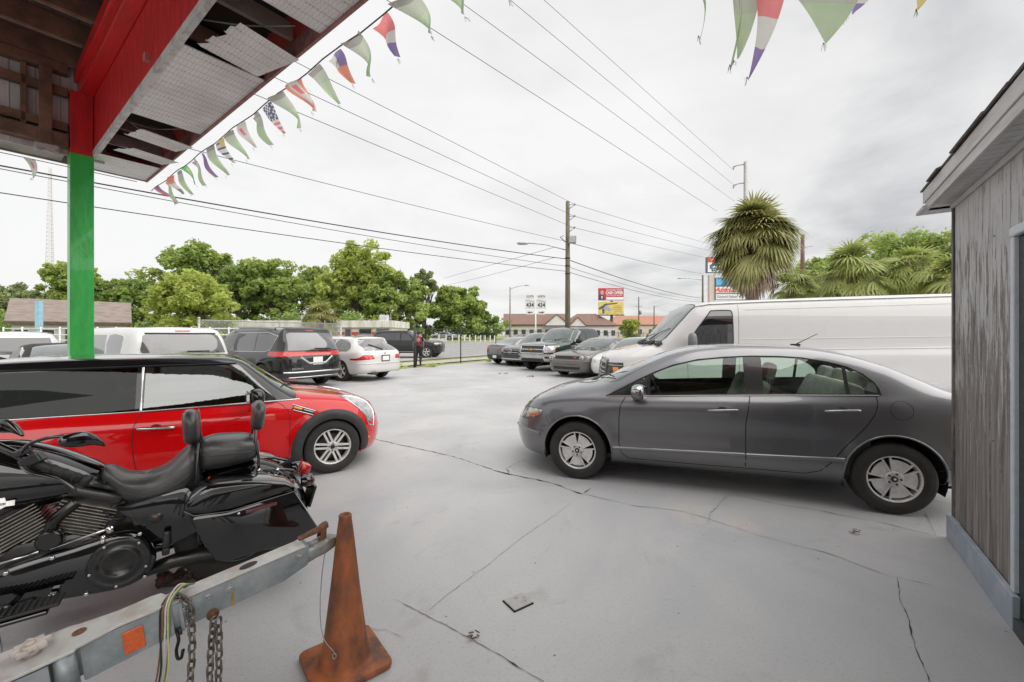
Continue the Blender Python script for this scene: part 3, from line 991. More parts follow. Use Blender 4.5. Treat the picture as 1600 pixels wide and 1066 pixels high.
sedan, sbv = build_car('grey_sedan', 'dark grey four-door sedan parked side-on on the right, in front of the white van', 'car', civ,
                       (0.972, 5.273, 0), heading(-0.944, 0.333), GREY)
def rib(path, w, off=0.001, closed=False, mi=0, proj='side', sides=(1, -1), bmx=None, peak=0.0, step=0.05, bv=None):
    for sd in sides: ribbon(bmx if bmx is not None else bm, bv or sbv, path, proj, sd, w, off, step, closed, mi, peak)
B2 = (1, -1)
rib2(sedan, 'door_seam', DARKGAP, sbv, [rdoor], 0.009, 0.0008, sides=B2, closed=True, peak=0, step=0.03)
rib2(sedan, 'door_seam', DARKGAP, sbv, [fdoor[:8]], 0.009, 0.0008, sides=B2, peak=0, step=0.03)
rib2(sedan, 'fuel_door_seam', DARKGAP, sbv, [circle_pts(-2.75, 0.885, 0.078, 28)], 0.004, 0.0008, sides=B2, closed=True, peak=0, step=0.02)
rib2(sedan, 'panel_seam', DARKGAP, sbv, [[(0.40, 0.53), (0.3, 0.55), (0.36, 0.69)], [(-0.50, 0.9), (-0.36, 0.885)], [(0.84, 0.5), (0.62, 0.495), (0.37, 0.48)], [(-2.99, 0.40), (-3.3, 0.50), (-3.56, 0.52)]], 0.005, 0.0008, sides=B2, peak=0)
rib2(sedan, 'side_moulding', paint('grey_trim', (0.22, 0.22, 0.225), 0.3, 0.6), sbv, [[(-0.37, 0.362), (-1.0, 0.385), (-1.572, 0.405)], [(-1.585, 0.405), (-2.0, 0.42), (-2.345, 0.435)], [(0.80, 0.455), (0.6, 0.45), (0.42, 0.44)]], 0.036, 0.006, sides=B2, peak=0.004)
bm = bmesh.new()
rib([(-0.32, 0.886), (-0.7, 0.903), (-1.2, 0.933), (-1.67, 0.957), (-2.0, 0.973), (-2.61, 0.998)], 0.012, 0.004, peak=0.003)
obj('belt_trim', bm, mat('trim_bright', (0.35, 0.35, 0.36), 0.25, 0.9, var=0.1), sedan)
bm = bmesh.new()
rib(grow(DLO_T, 0.0), 0.014, 0.003, peak=0.003)
obj('window_trim', bm, BLACK, sedan)
rib2(sedan, 'arch_lip', GREY, sbv, [circle_pts(cx, 0.31, 0.362, 30, -12, 192) for cx in (0, -2.7)], 0.016, 0.003, sides=B2, peak=0.003, step=0.04)
def door_handle(root, bv, x, z, ln, side, barm, cupm, tilt=0.06, h=0.022):
    p = cast(bv, x, z, 'side', side)[0]
    bm = bmesh.new()
    lathe(bm, [(0.001, -0.014), (ln * 0.17, -0.012), (ln * 0.19, 0.0015), (ln * 0.195, 0.0)], 'Y', (0, 0, 0), 20, 1)
    for v in bm.verts: v.co.z *= 0.85; v.co.z -= 0.008; v.co.y *= side
    pts = [(ln / 2, 0.004 * side, -0.004), (ln * 0.44, 0.030 * side, 0), (0, 0.040 * side, 0.004), (-ln * 0.44, 0.030 * side, 0.004), (-ln / 2, 0.004 * side, 0.0)]
    tube(bm, catmull(pts, 5), [h * 0.35] + [h * 0.5] * 19 + [h * 0.35], 8, 0)
    o = obj('door_handle', bm, [barm, cupm], root, 50)
    o.location = p; o.rotation_euler = (0, tilt * 1, 0)
HB = paint('handle_silver', (0.30, 0.30, 0.31), 0.25, 0.6)
for sd in (1, -1):
    door_handle(sedan, sbv, -1.385, 0.812, 0.25, sd, HB, paint('grey_cup', (0.10, 0.10, 0.105), 0.3, 0.5))
    door_handle(sedan, sbv, -2.325, 0.862, 0.25, sd, HB, paint('grey_cup', (0.10, 0.10, 0.105), 0.3, 0.5))
    bm = bmesh.new()
    ellipsoid(bm, (-0.63, 0.985 * sd, 0.965), (0.068, 0.115, 0.075), (0, 0, -0.15 * sd), 20, 12, sq=0.75)
    for f in bm.faces:
        if f.calc_center_median().z < 0.955: f.material_index = 1
    tube(bm, [(-0.60, 0.82 * sd, 0.885), (-0.61, 0.90 * sd, 0.90), (-0.63, 0.96 * sd, 0.935)], [0.035, 0.03, 0.03], 10, 1)
    o = obj('side_mirror', bm, [mat('mirror_cap', (0.45, 0.45, 0.46), 0.12, 0.9, var=0.2), GREY], sedan, 60)
    bm = bmesh.new()
    obox(bm, (-0.692, 0.985 * sd, 0.965), (0.006, 0.17, 0.11), (0, 0, -0.15 * sd), 0, 0.002)
    obj('mirror_glass', bm, mat('mirror_glass', (0.8, 0.8, 0.8), 0.02, 1.0, var=0.05), o)
    # amber corner inside the headlight
    bm = bmesh.new(); ribbon(bm, sbv, [(0.42, 0.672), (0.50, 0.648), (0.57, 0.625)], 'side', sd, 0.055, 0.0025, 0.02)
    obj('turn_signal', bm, mat('amber_dull', (0.55, 0.20, 0.10), 0.15, coat=1, var=0.3, vscale=30), sedan)
    bm = bmesh.new(); ribbon(bm, sbv, smooth2([(0.80, 0.60), (0.70, 0.665), (0.60, 0.70), (0.43, 0.71), (0.385, 0.695), (0.43, 0.64), (0.52, 0.608), (0.68, 0.575), (0.78, 0.555)], 3, True), 'side', sd, 0.005, 0.001, 0.03, True)
    obj('headlight_seal', bm, DARKGAP, sedan)
wipers(sedan, sbv, [((-0.14, 0.05), (-0.36, 0.60)), ((-0.12, -0.5), (-0.28, 0.02))])
bm = bmesh.new()
for i in range(9):
    y = -0.62 + 1.24 * i / 8
    obox(bm, (-0.085 - 0.16 * (y / 0.7) ** 2, y, 0.992 - 0.06 * (y / 0.7) ** 2), (0.085, 0.14, 0.018), (0, 0.3, -0.35 * y), 0, 0.005)
obj('cowl_panel', bm, BLACK, sedan)
bm = bmesh.new()
h = cast(sbv, -2.20, 0.0, 'top', 1)[0]
obox(bm, h + Vector((0, 0, 0.008)), (0.09, 0.035, 0.02), None, 0, 0.006)
tube(bm, [h + Vector((0.0, 0, 0.01)), h + Vector((-0.05, 0, 0.04)), h + Vector((-0.20, 0, 0.125))], [0.008, 0.0045, 0.0035], 6)
obj('antenna', bm, BLACK, sedan)
# interior
SEATM = mat('seat_cloth', (0.62, 0.62, 0.55), 0.9, var=0.2, vscale=20, bump=0.2, bscale=300)
PANEL = mat('door_card', (0.045, 0.05, 0.045), 0.8, var=0.2)
for y in (0.38, -0.38):
    seat(sedan, 'front_seat', -1.35, y, SEATM, 0.50, 0.34, 0.60, tilt=0.38)
bm = bmesh.new()
obox(bm, (-2.1, 0, 0.45), (0.5, 1.25, 0.22), None, 0, 0.06)
obox(bm, (-2.42, 0, 0.78), (0.16, 1.25, 0.62), (0, -0.42, 0), 0, 0.06)
o = obj('rear_seat', bm, SEATM, sedan, 40)
for y in (0.42, 0.0, -0.42):
    bm = bmesh.new(); obox(bm, (-2.60, y, 1.10), (0.11, 0.25, 0.15), (0, -0.25, 0), 0, 0.045)
    obj('headrest', bm, SEATM, o, 40)
bm = bmesh.new()
box(bm, -2.75, 0.1, -0.76, 0.76, 0.24, 0.28)
for sd in (1, -1):
    obox(bm, (-1.45, 0.80 * sd, 0.60), (2.2, 0.03, 0.62)); obox(bm, (-1.45, 0.765 * sd, 0.86), (2.2, 0.05, 0.07), None, 0, 0.02)
obox(bm, (-0.42, 0, 0.82), (0.55, 1.46, 0.18), (0, 0.1, 0), 0, 0.05)
obox(bm, (-2.9, 0, 0.98), (0.45, 1.3, 0.03))
obj('cabin_trim', bm, PANEL, sedan, 40)
bm = bmesh.new()
pts = [Vector((-0.80 + 0.19 * math.cos(a) * 0.35, 0.38 + 0.19 * math.sin(a), 0.93 + 0.19 * math.cos(a) * 0.93)) for a in [2 * PI * i / 24 for i in range(25)]]
tube(bm, pts, 0.014, 8, caps=False)
tube(bm, [(-0.62, 0.38, 0.84), (-0.80, 0.38, 0.93)], [0.03, 0.05], 8)
tube(bm, [(-0.80, 0.21, 0.93), (-0.79, 0.38, 0.93), (-0.80, 0.55, 0.93)], 0.012, 6)
obj('steering_wheel', bm, BLACK, sedan, 40)
for x, rt_, in ((0, 0), (-2.70, 1)):
    for sd in (1, -1):
        wheel(sedan, x, 0.855 * sd, 0.302, 0.195, 0.195, 'five_fan', sd, rot=0.35 * x)
bm = bmesh.new(); obox(bm, (-3.575, 0, 0.66), (0.01, 0.31, 0.16), (0, 0.0, 0), 0, 0.002)
obj('license_plate', bm, PLATE, sedan)
bm = bmesh.new(); box(bm, -3.2, 0.45, -0.62, 0.62, 0.20, 0.26)
obj('underbody', bm, mat('underbody_dark', (0.015, 0.015, 0.015), 0.95, var=0.4), sedan)

# ------------------------------------------------------------------ red hatchback on the left
RED = paint('red_paint', (0.60, 0.002, 0.004), 0.22, 0.0, dirt=0.05)
ROOFB = paint('black_roof', (0.008, 0.008, 0.009), 0.12, 0.0, dirt=0.1)
CLAD = mat('arch_cladding', (0.030, 0.030, 0.032), 0.55, var=-0.4, vscale=12, bump=0.1, bscale=300)
mini = dict(
    q=1.0, wb=2.547, ra=0.335, rt=0.312, hubz=0.315, W0=0.83, floorz=0.3,
    xf=0.72, xr=-3.24, jf=0.10, jr=-2.8, nf=2.5, nr=3.2,
    W=[(-3.24, 0.80), (-2.8, 0.83), (-1.5, 0.838), (-0.4, 0.838), (0.1, 0.832), (0.4, 0.82), (0.72, 0.80)],
    zb=[(0.72, 0.20), (0.4, 0.17), (-0.4, 0.17), (-2.2, 0.17), (-2.8, 0.2), (-3.24, 0.28)],
    zbelt=[(0.72, 0.60), (0.62, 0.665), (0.45, 0.735), (0.25, 0.80), (0.0, 0.845), (-0.35, 0.875), (-0.6, 0.888), (-1.6, 0.888), (-2.6, 0.905), (-3.1, 0.91), (-3.24, 0.88)],
    zrail=[(0.72, 0.61), (0.62, 0.70), (0.45, 0.785), (0.25, 0.845), (0.0, 0.89), (-0.3, 0.92), (-0.40, 0.93), (-0.52, 0.99), (-0.7, 1.145), (-0.9, 1.31), (-1.0, 1.345), (-1.2, 1.362), (-2.0, 1.368), (-2.8, 1.35), (-3.1, 1.30), (-3.24, 1.18)],
    ztop=[(0.72, 0.61), (0.62, 0.715), (0.45, 0.80), (0.25, 0.865), (0.0, 0.915), (-0.25, 0.955), (-0.33, 0.975), (-0.5, 1.09), (-0.75, 1.27), (-0.92, 1.375), (-1.08, 1.405), (-1.5, 1.423), (-2.2, 1.425), (-2.8, 1.40), (-3.1, 1.35), (-3.24, 1.22)],
    fb=[(0.72, 0.86), (0.3, 0.90), (-0.3, 0.915), (-0.8, 0.905), (-3.24, 0.90)],
    fr=[(0.72, 0.60), (0.3, 0.72), (-0.2, 0.79), (-0.45, 0.82), (-0.7, 0.79), (-0.95, 0.75), (-1.5, 0.735), (-2.8, 0.725), (-3.24, 0.70)],
    shoulder=[(0.72, 0.08), (0.2, 0.11), (-0.5, 0.10), (-3.24, 0.10)],
    df=(0.10, 0.05, 0.02, 0.0, 0.03, 0.08), dr=(0.12, 0.06, 0.02, 0.0, 0.02, 0.05),
    flare=[(0, 0.315, 0.40, 0.06, 0.022), (-2.547, 0.315, 0.40, 0.06, 0.022)],
)
MG = glass('hatch_door_glass', (0.22, 0.24, 0.24), 1.8, 0.10)
MGD = glass('hatch_privacy_glass', (0.10, 0.11, 0.11), 0.6, 0.0)
mdoor = [(-0.575, 0.878), (-0.52, 0.845), (-0.47, 0.79), (-0.452, 0.68), (-0.455, 0.35), (-0.47, 0.26), (-1.70, 0.26), (-1.735, 0.30), (-1.76, 0.44), (-1.772, 0.62), (-1.765, 0.76), (-1.735, 0.84), (-1.70, 0.878)]
mini['cuts'] = [
    ('door_window', 'side', [(-0.585, 0.902), (-0.62, 0.96), (-0.915, 1.292), (-0.94, 1.306), (-1.69, 1.306), (-1.705, 0.902)], MG, {'ymin': 0.3}),
    ('rear_side_window', 'side', [(-1.765, 0.902), (-1.755, 1.306), (-2.9, 1.295), (-3.0, 1.27), (-3.03, 1.22), (-3.07, 0.99), (-3.04, 0.93), (-2.95, 0.912)], MGD, {'ymin': 0.3}),
    ('windshield', 'top', [(-0.34, 0), (-0.36, 0.35), (-0.41, 0.55), (-0.47, 0.655), (-0.6, 0.635), (-0.8, 0.605), (-0.93, 0.585), (-0.965, 0.5), (-0.985, 0.2), (-0.985, 0)], CWIND, {'zmin': 0.9}),
    ('rear_window', 'back', [(-0.55, 0.98), (0.55, 0.98), (0.50, 1.24), (-0.50, 1.24)], TINT, {'xm': -3.0}),
    ('roof', 'side', [(-0.40, 0.885), (-0.575, 0.885), (-1.72, 0.885), (-2.6, 0.902), (-3.4, 0.905), (-3.4, 1.6), (-0.2, 1.6), (-0.36, 0.99), (-0.36, 0.93)], ROOFB, {'whole': True}),
    ('door', 'side', mdoor, RED, {'ymin': 0.5}),
    ('headlight', 'top', smooth2([(0.12, 0.60), (0.22, 0.53), (0.37, 0.50), (0.49, 0.52), (0.54, 0.60), (0.50, 0.70), (0.38, 0.76), (0.22, 0.74)], 3, True), CLEARLENS, {'zmin': 0.55}),
    ('hood', 'top', [(-0.30, 0), (-0.32, 0.35), (-0.37, 0.60), (-0.2, 0.66), (0.05, 0.655), (0.18, 0.52), (0.33, 0.46), (0.5, 0.46), (0.58, 0.42), (0.62, 0.25), (0.64, 0)], RED, {'zmin': 0.6}),
    ('grille', 'front', [(-0.42, 0.42), (0.42, 0.42), (0.46, 0.56), (-0.46, 0.56)], BLACK, {'xm': 0.4}),
    ('lower_grille', 'front', [(-0.5, 0.24), (0.5, 0.24), (0.46, 0.36), (-0.46, 0.36)], BLACK, {'xm': 0.4}),
    ('taillight', 'back', [(0.60, 0.62), (0.76, 0.62), (0.76, 0.86), (0.60, 0.86)], REDLENS, {'xm': -3.0, 'both': True, 'nx': 0.05}),
    ('sill_cladding', 'side', [(-0.30, 0.10), (-0.36, 0.25), (-2.2, 0.25), (-2.26, 0.10)], CLAD, {'ymin': 0.4}),
]
MS = 0.935
hatch, mbv = build_car('red_hatchback', 'red two-door hatchback with a black roof, parked behind the black motorcycle', 'car', mini,
                       (-2.422, 5.296, 0), R(35), RED, MS)
rib2(hatch, 'door_seam', DARKGAP, mbv, [mdoor], 0.007, 0.0008, sides=B2, closed=True, peak=0, step=0.03)
rib2(hatch, 'panel_seam', DARKGAP, mbv, [[(0.45, 0.56), (0.43, 0.46), (0.5, 0.40)]], 0.005, 0.0008, sides=B2, peak=0)
bm = bmesh.new()
rib([(-0.34, 0.893), (-0.6, 0.893), (-1.72, 0.893), (-2.6, 0.908), (-3.1, 0.912)], 0.016, 0.005, bv=mbv, peak=0.004)
obj('belt_trim', bm, CHROME, hatch)
bm = bmesh.new()
rib([(-1.722, 0.90), (-1.712, 1.31)], 0.020, 0.004, bv=mbv, mi=0)
obj('pillar_trim', bm, CHROME, hatch)
bm = bmesh.new()
rib([(-0.95, 1.322), (-1.7, 1.322), (-2.9, 1.312)], 0.012, 0.008, bv=mbv, peak=0.004)
obj('drip_rail', bm, BLACK, hatch)
for cx in (0, -2.547):
    for sd in (1, -1):
        bm = bmesh.new()
        rib(circle_pts(cx, 0.315, 0.385, 34, -14 if cx == 0 else -8, 194), 0.115, 0.010, bv=mbv, sides=(sd,), peak=0.006, step=0.03)
        obj('wheel_arch_trim', bm, CLAD, hatch, 60)
for sd in (1, -1):
    # side scuttle with amber repeater
    bm = bmesh.new()
    rib([(-0.42, 0.815), (-0.20, 0.735)], 0.052, 0.004, bv=mbv, sides=(sd,), step=0.02)
    o = obj('side_scuttle', bm, mat('scuttle_black', (0.02, 0.02, 0.02), 0.35, var=0.2), hatch)
    bm = bmesh.new()
    rib([(-0.41, 0.812), (-0.33, 0.785)], 0.030, 0.010, bv=mbv, sides=(sd,), peak=0.004, step=0.02)
    obj('turn_signal', bm, AMBER, o)
    bm = bmesh.new()
    rib([(-0.42, 0.843), (-0.19, 0.752)], 0.008, 0.008, bv=mbv, sides=(sd,), step=0.02)
    rib([(-0.42, 0.787), (-0.215, 0.712)], 0.008, 0.008, bv=mbv, sides=(sd,), step=0.02)
    rib([(-0.31, 0.778), (-0.21, 0.74)], 0.006, 0.010, bv=mbv, sides=(sd,), step=0.02)
    obj('scuttle_bar', bm, CHROME, o)
    bm = bmesh.new()
    rib([(0.38, 0.42), (0.44, 0.34)], 0.03, 0.012, bv=mbv, sides=(sd,), step=0.03)
    obj('side_marker', bm, AMBER, hatch)
    door_handle(hatch, mbv, -1.60, 0.735, 0.27, sd, CHROME, RED, 0.05, 0.026)
    bm = bmesh.new()
    ellipsoid(bm, (-0.78, 0.94 * sd, 0.975), (0.075, 0.12, 0.085), (0, 0, -0.1 * sd), 20, 12, sq=0.8)
    tube(bm, [(-0.72, 0.77 * sd, 0.88), (-0.75, 0.85 * sd, 0.885), (-0.78, 0.90 * sd, 0.92)], [0.035, 0.03, 0.03], 10, 1)
    o = obj('side_mirror', bm, [ROOFB, BLACK], hatch, 60)
    bm = bmesh.new(); obox(bm, (-0.852, 0.94 * sd, 0.975), (0.006, 0.17, 0.12), (0, 0, -0.1 * sd), 0, 0.002)
    obj('mirror_glass', bm, mat('mirror_glass'), o)
    bm = bmesh.new()
    rib(smooth2([(0.12, 0.60), (0.22, 0.53), (0.37, 0.50), (0.49, 0.52), (0.54, 0.60), (0.50, 0.70), (0.38, 0.76), (0.22, 0.74)], 3, True) if sd > 0 else
        smooth2([(0.12, -0.60), (0.22, -0.53), (0.37, -0.50), (0.49, -0.52), (0.54, -0.60), (0.50, -0.70), (0.38, -0.76), (0.22, -0.74)], 3, True), 0.018, 0.006, True, proj='top', sides=(1,), bv=mbv, peak=0.004, step=0.03)
    obj('headlight_ring', bm, CHROME, hatch)
wipers(hatch, mbv, [((-0.36, -0.05), (-0.50, -0.58)), ((-0.35, 0.5), (-0.42, -0.0))])
bm = bmesh.new(); h = cast(mbv, -2.90, 0, 'top', 1)[0]
tube(bm, [h + Vector((0.12, 0, 0.0)), h + Vector((0.0, 0, 0.03)), h + Vector((-0.1, 0, 0.005))], [0.012, 0.03, 0.02], 8)
tube(bm, [h + Vector((0.02, 0, 0.02)), h + Vector((-0.03, 0, 0.13))], [0.009, 0.006], 6)
obj('antenna', bm, BLACK, hatch)
DSEAT = mat('dark_seat', (0.03, 0.03, 0.032), 0.7, var=0.3, vscale=15)
for y in (0.36, -0.36):
    seat(hatch, 'front_seat', -1.35, y, DSEAT, 0.50, 0.32, 0.62, tilt=0.35)
bm = bmesh.new()
obox(bm, (-2.1, 0, 0.45), (0.45, 1.2, 0.22), None, 0, 0.05); obox(bm, (-2.40, 0, 0.75), (0.14, 1.2, 0.55), (0, -0.3, 0), 0, 0.05)
obj('rear_seat', bm, DSEAT, hatch, 40)
bm = bmesh.new()
box(bm, -3.0, 0.1, -0.72, 0.72, 0.2, 0.24)
obox(bm, (-0.52, 0, 0.80), (0.42, 1.36, 0.18), (0, 0.1, 0), 0, 0.05)
for sd in (1, -1): obox(bm, (-1.7, 0.75 * sd, 0.55), (2.5, 0.03, 0.62))
obj('cabin_trim', bm, PANEL, hatch, 40)
bm = bmesh.new()
pts = [Vector((-0.85 + 0.18 * math.cos(a) * 0.35, 0.36 + 0.18 * math.sin(a), 0.90 + 0.18 * math.cos(a) * 0.93)) for a in [2 * PI * i / 24 for i in range(25)]]
tube(bm, pts, 0.014, 8, caps=False); tube(bm, [(-0.85, 0.19, 0.9), (-0.84, 0.36, 0.9), (-0.85, 0.53, 0.9)], 0.014, 6)
obj('steering_wheel', bm, BLACK, hatch, 40)
for x in (0, -2.547):
    for sd in (1, -1):
        wheel(hatch, x, 0.835 * sd, 0.312, 0.19, 0.205, 'six_twin', sd, rot=0.4)
bm = bmesh.new(); box(bm, -2.9, 0.35, -0.6, 0.6, 0.19, 0.24)
obj('underbody', bm, mat('underbody_dark'), hatch)
# ------------------------------------------------------------------ the other vehicles (simpler bodies)
def gen(fo, wb, ro, w, h, belt, nosez, cowl, wst, rte, rgb, tailz, rt, fr_roof=0.72, rise=0.03, q=0.42, nf=2.8, nr=3.2, zb=0.24, hoodflat=0.0, midhood=None, dr5=0.07, flare=0.015, wsz=None, bump=0.05):
    """cowl=(x,z) centre of the windscreen base, wst = x of its top, rte = x where the roof ends, rgb=(x,z) base of the back glass"""
    xr = -(wb + ro); hw = w / 2
    mh = midhood or ((fo + cowl[0]) / 2, nosez + (cowl[1] - nosez) * 0.62)
    zt = [(fo, nosez - 0.06), (fo - 0.10, nosez), mh, cowl, ((cowl[0] + wst) / 2, (cowl[1] + h) / 2 + 0.02), (wst, h - 0.035), (wst - 0.25, h - 0.008), ((wst + rte) / 2, h)]
    zt += [(rte, h - 0.03), (rgb[0], rgb[1])]
    vertical = abs(rgb[0] - xr) < 0.35
    if not vertical: zt += [(rgb[0] - 0.12, rgb[1] - 0.015), (xr, tailz)]
    elif rgb[0] - xr > 0.02: zt += [(xr, tailz)]
    lag = 0.14
    zr = [(fo, nosez - 0.065), (fo - 0.10, nosez - 0.01), (mh[0], mh[1] - 0.025), (cowl[0], cowl[1] - 0.05), (cowl[0] - lag, cowl[1] - 0.02), ((cowl[0] + wst) / 2 - lag * 0.6, (cowl[1] + h) / 2 - 0.03), (wst - lag * 0.4, h - 0.10), (wst - 0.3, h - 0.06), ((wst + rte) / 2 - 0.05, h - 0.05), (rte, h - 0.085)]
    zr += [(rgb[0] + (0.0 if vertical else -0.02), rgb[1] - 0.03)]
    if not vertical: zr += [(rgb[0] - 0.14, rgb[1] - 0.04), (xr, tailz - 0.02)]
    elif rgb[0] - xr > 0.02: zr += [(xr, tailz - 0.02)]
    zbt = [(fo, nosez - 0.07), (fo - 0.1, nosez - 0.03), (mh[0], mh[1] - 0.06), (cowl[0], belt - 0.01), (cowl[0] - 0.3, belt), (-wb * 0.7, belt + rise), (xr + 0.3, belt + rise), (xr, belt + rise - 0.03)]
    return dict(q=q, wb=wb, ra=rt + 0.05, rt=rt, hubz=rt, W0=hw - 0.01, floorz=zb + 0.08, xf=fo, xr=xr, jf=fo - 0.62, jr=xr + 0.5, nf=nf, nr=nr,
                W=[(xr, hw * 0.95), (xr + 0.5, hw * 0.99), (-wb / 2, hw), (0, hw * 0.995), (fo, hw * 0.95)],
                zb=[(fo, zb + 0.02), (0, zb - 0.02), (-wb, zb - 0.02), (xr, zb + 0.08)],
                zbelt=zbt, zrail=zr, ztop=zt,
                fb=[(fo, 0.92), (cowl[0], 0.945), (xr, 0.945)],
                fr=[(fo, 0.66), (cowl[0] + 0.1, 0.84), (cowl[0] - 0.2, 0.85), (wst, fr_roof + 0.03), ((wst + rte) / 2, fr_roof), (rte, fr_roof), (xr, fr_roof + (0.10 if not vertical else 0.04))],
                shoulder=0.10, df=(0.12, bump, 0.02, 0.0, 0.03, 0.07), dr=(0.12, 0.05, 0.0, 0.0, 0.02, dr5),
                flare=[(0, rt, rt + 0.05, 0.05, flare), (-wb, rt, rt + 0.05, 0.05, flare)])

def ws_poly(sp, cowl, wst, frb=0.82, frt=0.70, hw=None):
    hw = hw or sp['W0']
    return [(cowl[0] - 0.02, 0), (cowl[0] - 0.05, hw * 0.45), (cowl[0] - 0.15, hw * frb), (cowl[0] - 0.25, hw * (frb - 0.01)),
            (wst - 0.02, hw * (frt - 0.02)), (wst - 0.06, hw * 0.5), (wst - 0.07, 0)]

def simple_wheels(root, sp, w, rr, style='five', rimmat=None):
    for x in (0, -sp['wb']):
        for sd in (1, -1):
            wheel(root, x, (sp['W0'] - 0.01) * sd, sp['rt'], w, rr, style, sd, rimmat, rot=x * 0.3)

def on_body(bv, u, v, proj, side):
    h = cast(bv, u, v, proj, side)
    return (h[0], h[1]) if h else (Vector((0, 0, 0)), Vector((0, 0, 1)))

def mirrors(root, x, y, z, m, size=(0.09, 0.12, 0.09), ym=None):
    for sd in (1, -1):
        bm = bmesh.new()
        ellipsoid(bm, (x, (y + size[1] * 0.8) * sd, z + size[2] * 0.5), size, (0, 0, -0.1 * sd), 14, 8, sq=0.7)
        tube(bm, [(x + 0.02, (y - 0.06) * sd, z - 0.03), (x, (y + size[1] * 0.3) * sd, z + 0.01)], [0.04, 0.035], 8)
        obj('side_mirror', bm, m, root, 60)

def plate_at(root, bv, z, side, w=0.31, y=0.0, frame_m=None):
    p, n = on_body(bv, y, z, 'back', side)
    bm = bmesh.new(); obox(bm, (p.x + 0.012 * side, y, z), (0.012, w, 0.155), None, 0, 0.003)
    o = obj('license_plate', bm, PLATE, root)
    if frame_m:
        bm = bmesh.new()
        for a, b, c, d in ((0, 0.09, w + 0.05, 0.03), (0, -0.09, w + 0.05, 0.03), (w / 2 + 0.01, 0, 0.03, 0.2), (-w / 2 - 0.01, 0, 0.03, 0.2)):
            obox(bm, (p.x + 0.016 * side, y + a, z + b), (0.014, c, d))
        obj('plate_frame', bm, frame_m, o)
    return p

def badge(root, bv, y, z, side, r, m, flat=1.0):
    p, n = on_body(bv, y, z, 'back', side)
    bm = bmesh.new(); lathe(bm, [(r, 0), (r, 0.012), (r * 0.8, 0.018), (0.001, 0.018)], 'X', (0, 0, 0), 18, caps=False)
    for v in bm.verts: v.co.z *= flat; v.co.x *= side
    o = obj('badge', bm, m, root); o.location = p
    return o

# ---- white cargo van
VW = paint('van_white', (0.55, 0.55, 0.545), 0.35, 0.0, dirt=0.05)
vs = gen(0.88, 4.90, 2.00, 2.00, 2.18, 1.22, 1.10, (-0.17, 1.34), -1.10, -6.7, (-6.9, 1.2), 1.1, 0.37, fr_roof=0.79, rise=0.0, q=0.7, nf=3.2, nr=5, zb=0.30, midhood=(0.40, 1.23))
vs['ztop'] = [(0.88, 1.04), (0.80, 1.10), (0.40, 1.24), (0.0, 1.32), (-0.17, 1.36), (-0.62, 1.75), (-1.0, 2.06), (-1.15, 2.12), (-1.5, 2.15), (-2.5, 2.17), (-6.4, 2.20), (-6.75, 2.17), (-6.9, 2.05)]
vs['zrail'] = [(0.88, 1.03), (0.80, 1.09), (0.40, 1.21), (0.0, 1.28), (-0.25, 1.30), (-0.40, 1.42), (-0.75, 1.74), (-1.05, 2.00), (-1.2, 2.05), (-1.6, 2.075), (-2.5, 2.09), (-6.4, 2.12), (-6.75, 2.08), (-6.9, 1.95)]
vs['zbelt'] = [(0.88, 1.02), (0.7, 1.07), (0.3, 1.15), (-0.1, 1.20), (-0.5, 1.22), (-6.9, 1.22)]
vs['fb'] = [(0.88, 0.93), (0.0, 0.955), (-0.5, 0.965), (-6.9, 0.965)]
vs['fr'] = [(0.88, 0.72), (0.1, 0.86), (-0.2, 0.90), (-0.6, 0.88), (-1.1, 0.85), (-6.9, 0.85)]
vw = smooth2([(-0.93, 1.27), (-0.89, 1.36), (-0.93, 1.50), (-1.28, 1.90), (-1.36, 1.945), (-1.68, 1.945), (-1.735, 1.91), (-1.745, 1.80), (-1.745, 1.30), (-1.72, 1.265), (-1.3, 1.26)], 3, True)
vs['cuts'] = [
    ('side_window', 'side', vw, mat('van_privacy_glass', (0.012, 0.013, 0.015), 0.02, spec=1.0, coat=1.0, var=0.2, vscale=1.5), {'ymin': 0.3}),
    ('lamp_housing', 'side', [(0.95, 0.74), (0.50, 0.74), (0.50, 1.02), (0.95, 1.02)], mat('lamp_black', (0.03, 0.03, 0.03), 0.3, coat=0.5, var=0.3), {'ymin': 0.56}),
    ('windshield', 'top', [(-0.24, 0), (-0.26, 0.45), (-0.34, 0.80), (-0.42, 0.835), (-1.04, 0.80), (-1.10, 0.6), (-1.12, 0)], mat('van_windscreen', (0.16, 0.19, 0.185), 0.25, coat=0.6, spec=0.3, var=0.3), {'zmin': 1.2}),
    ('grille', 'front', [(-0.52, 0.78), (0.52, 0.78), (0.56, 1.00), (-0.56, 1.00)], BLACK, {'xm': 0.3}),
    ('headlight', 'front', [(0.60, 0.80), (0.80, 0.80), (0.80, 0.98), (0.60, 0.98)], CLEARLENS, {'xm': 0.3, 'both': True}),
    ('rear_window', 'back', [(0.1, 1.35), (0.72, 1.35), (0.72, 1.85), (0.1, 1.85)], TINT, {'xm': -5, 'both': True}),
]
VH = (-0.9945, 0.1045)
van, vbv = build_car('cargo_van', 'long white cargo van with dark front side window, behind the grey sedan', 'van', vs, (2.59, 8.66, 0.0), heading(*VH), VW)
simple_wheels(van, vs, 0.22, 0.21)
van.scale = (0.86, 1, 1); van.rotation_euler.y = 0.016
for c_ in van.children:
    if c_.name.startswith('wheel') and 'well' not in c_.name: c_.scale.x = 1 / 0.86; c_.rotation_euler.y = 0
rib2(van, 'panel_seam', DARKGAP, vbv, [[(-0.80, 1.12), (-0.82, 0.5), (-0.95, 0.38), (-1.80, 0.38), (-1.84, 1.0), (-1.87, 2.04)], [(-6.6, 0.6), (-6.6, 2.0)]], 0.007, 0.001, sides=(1, -1))
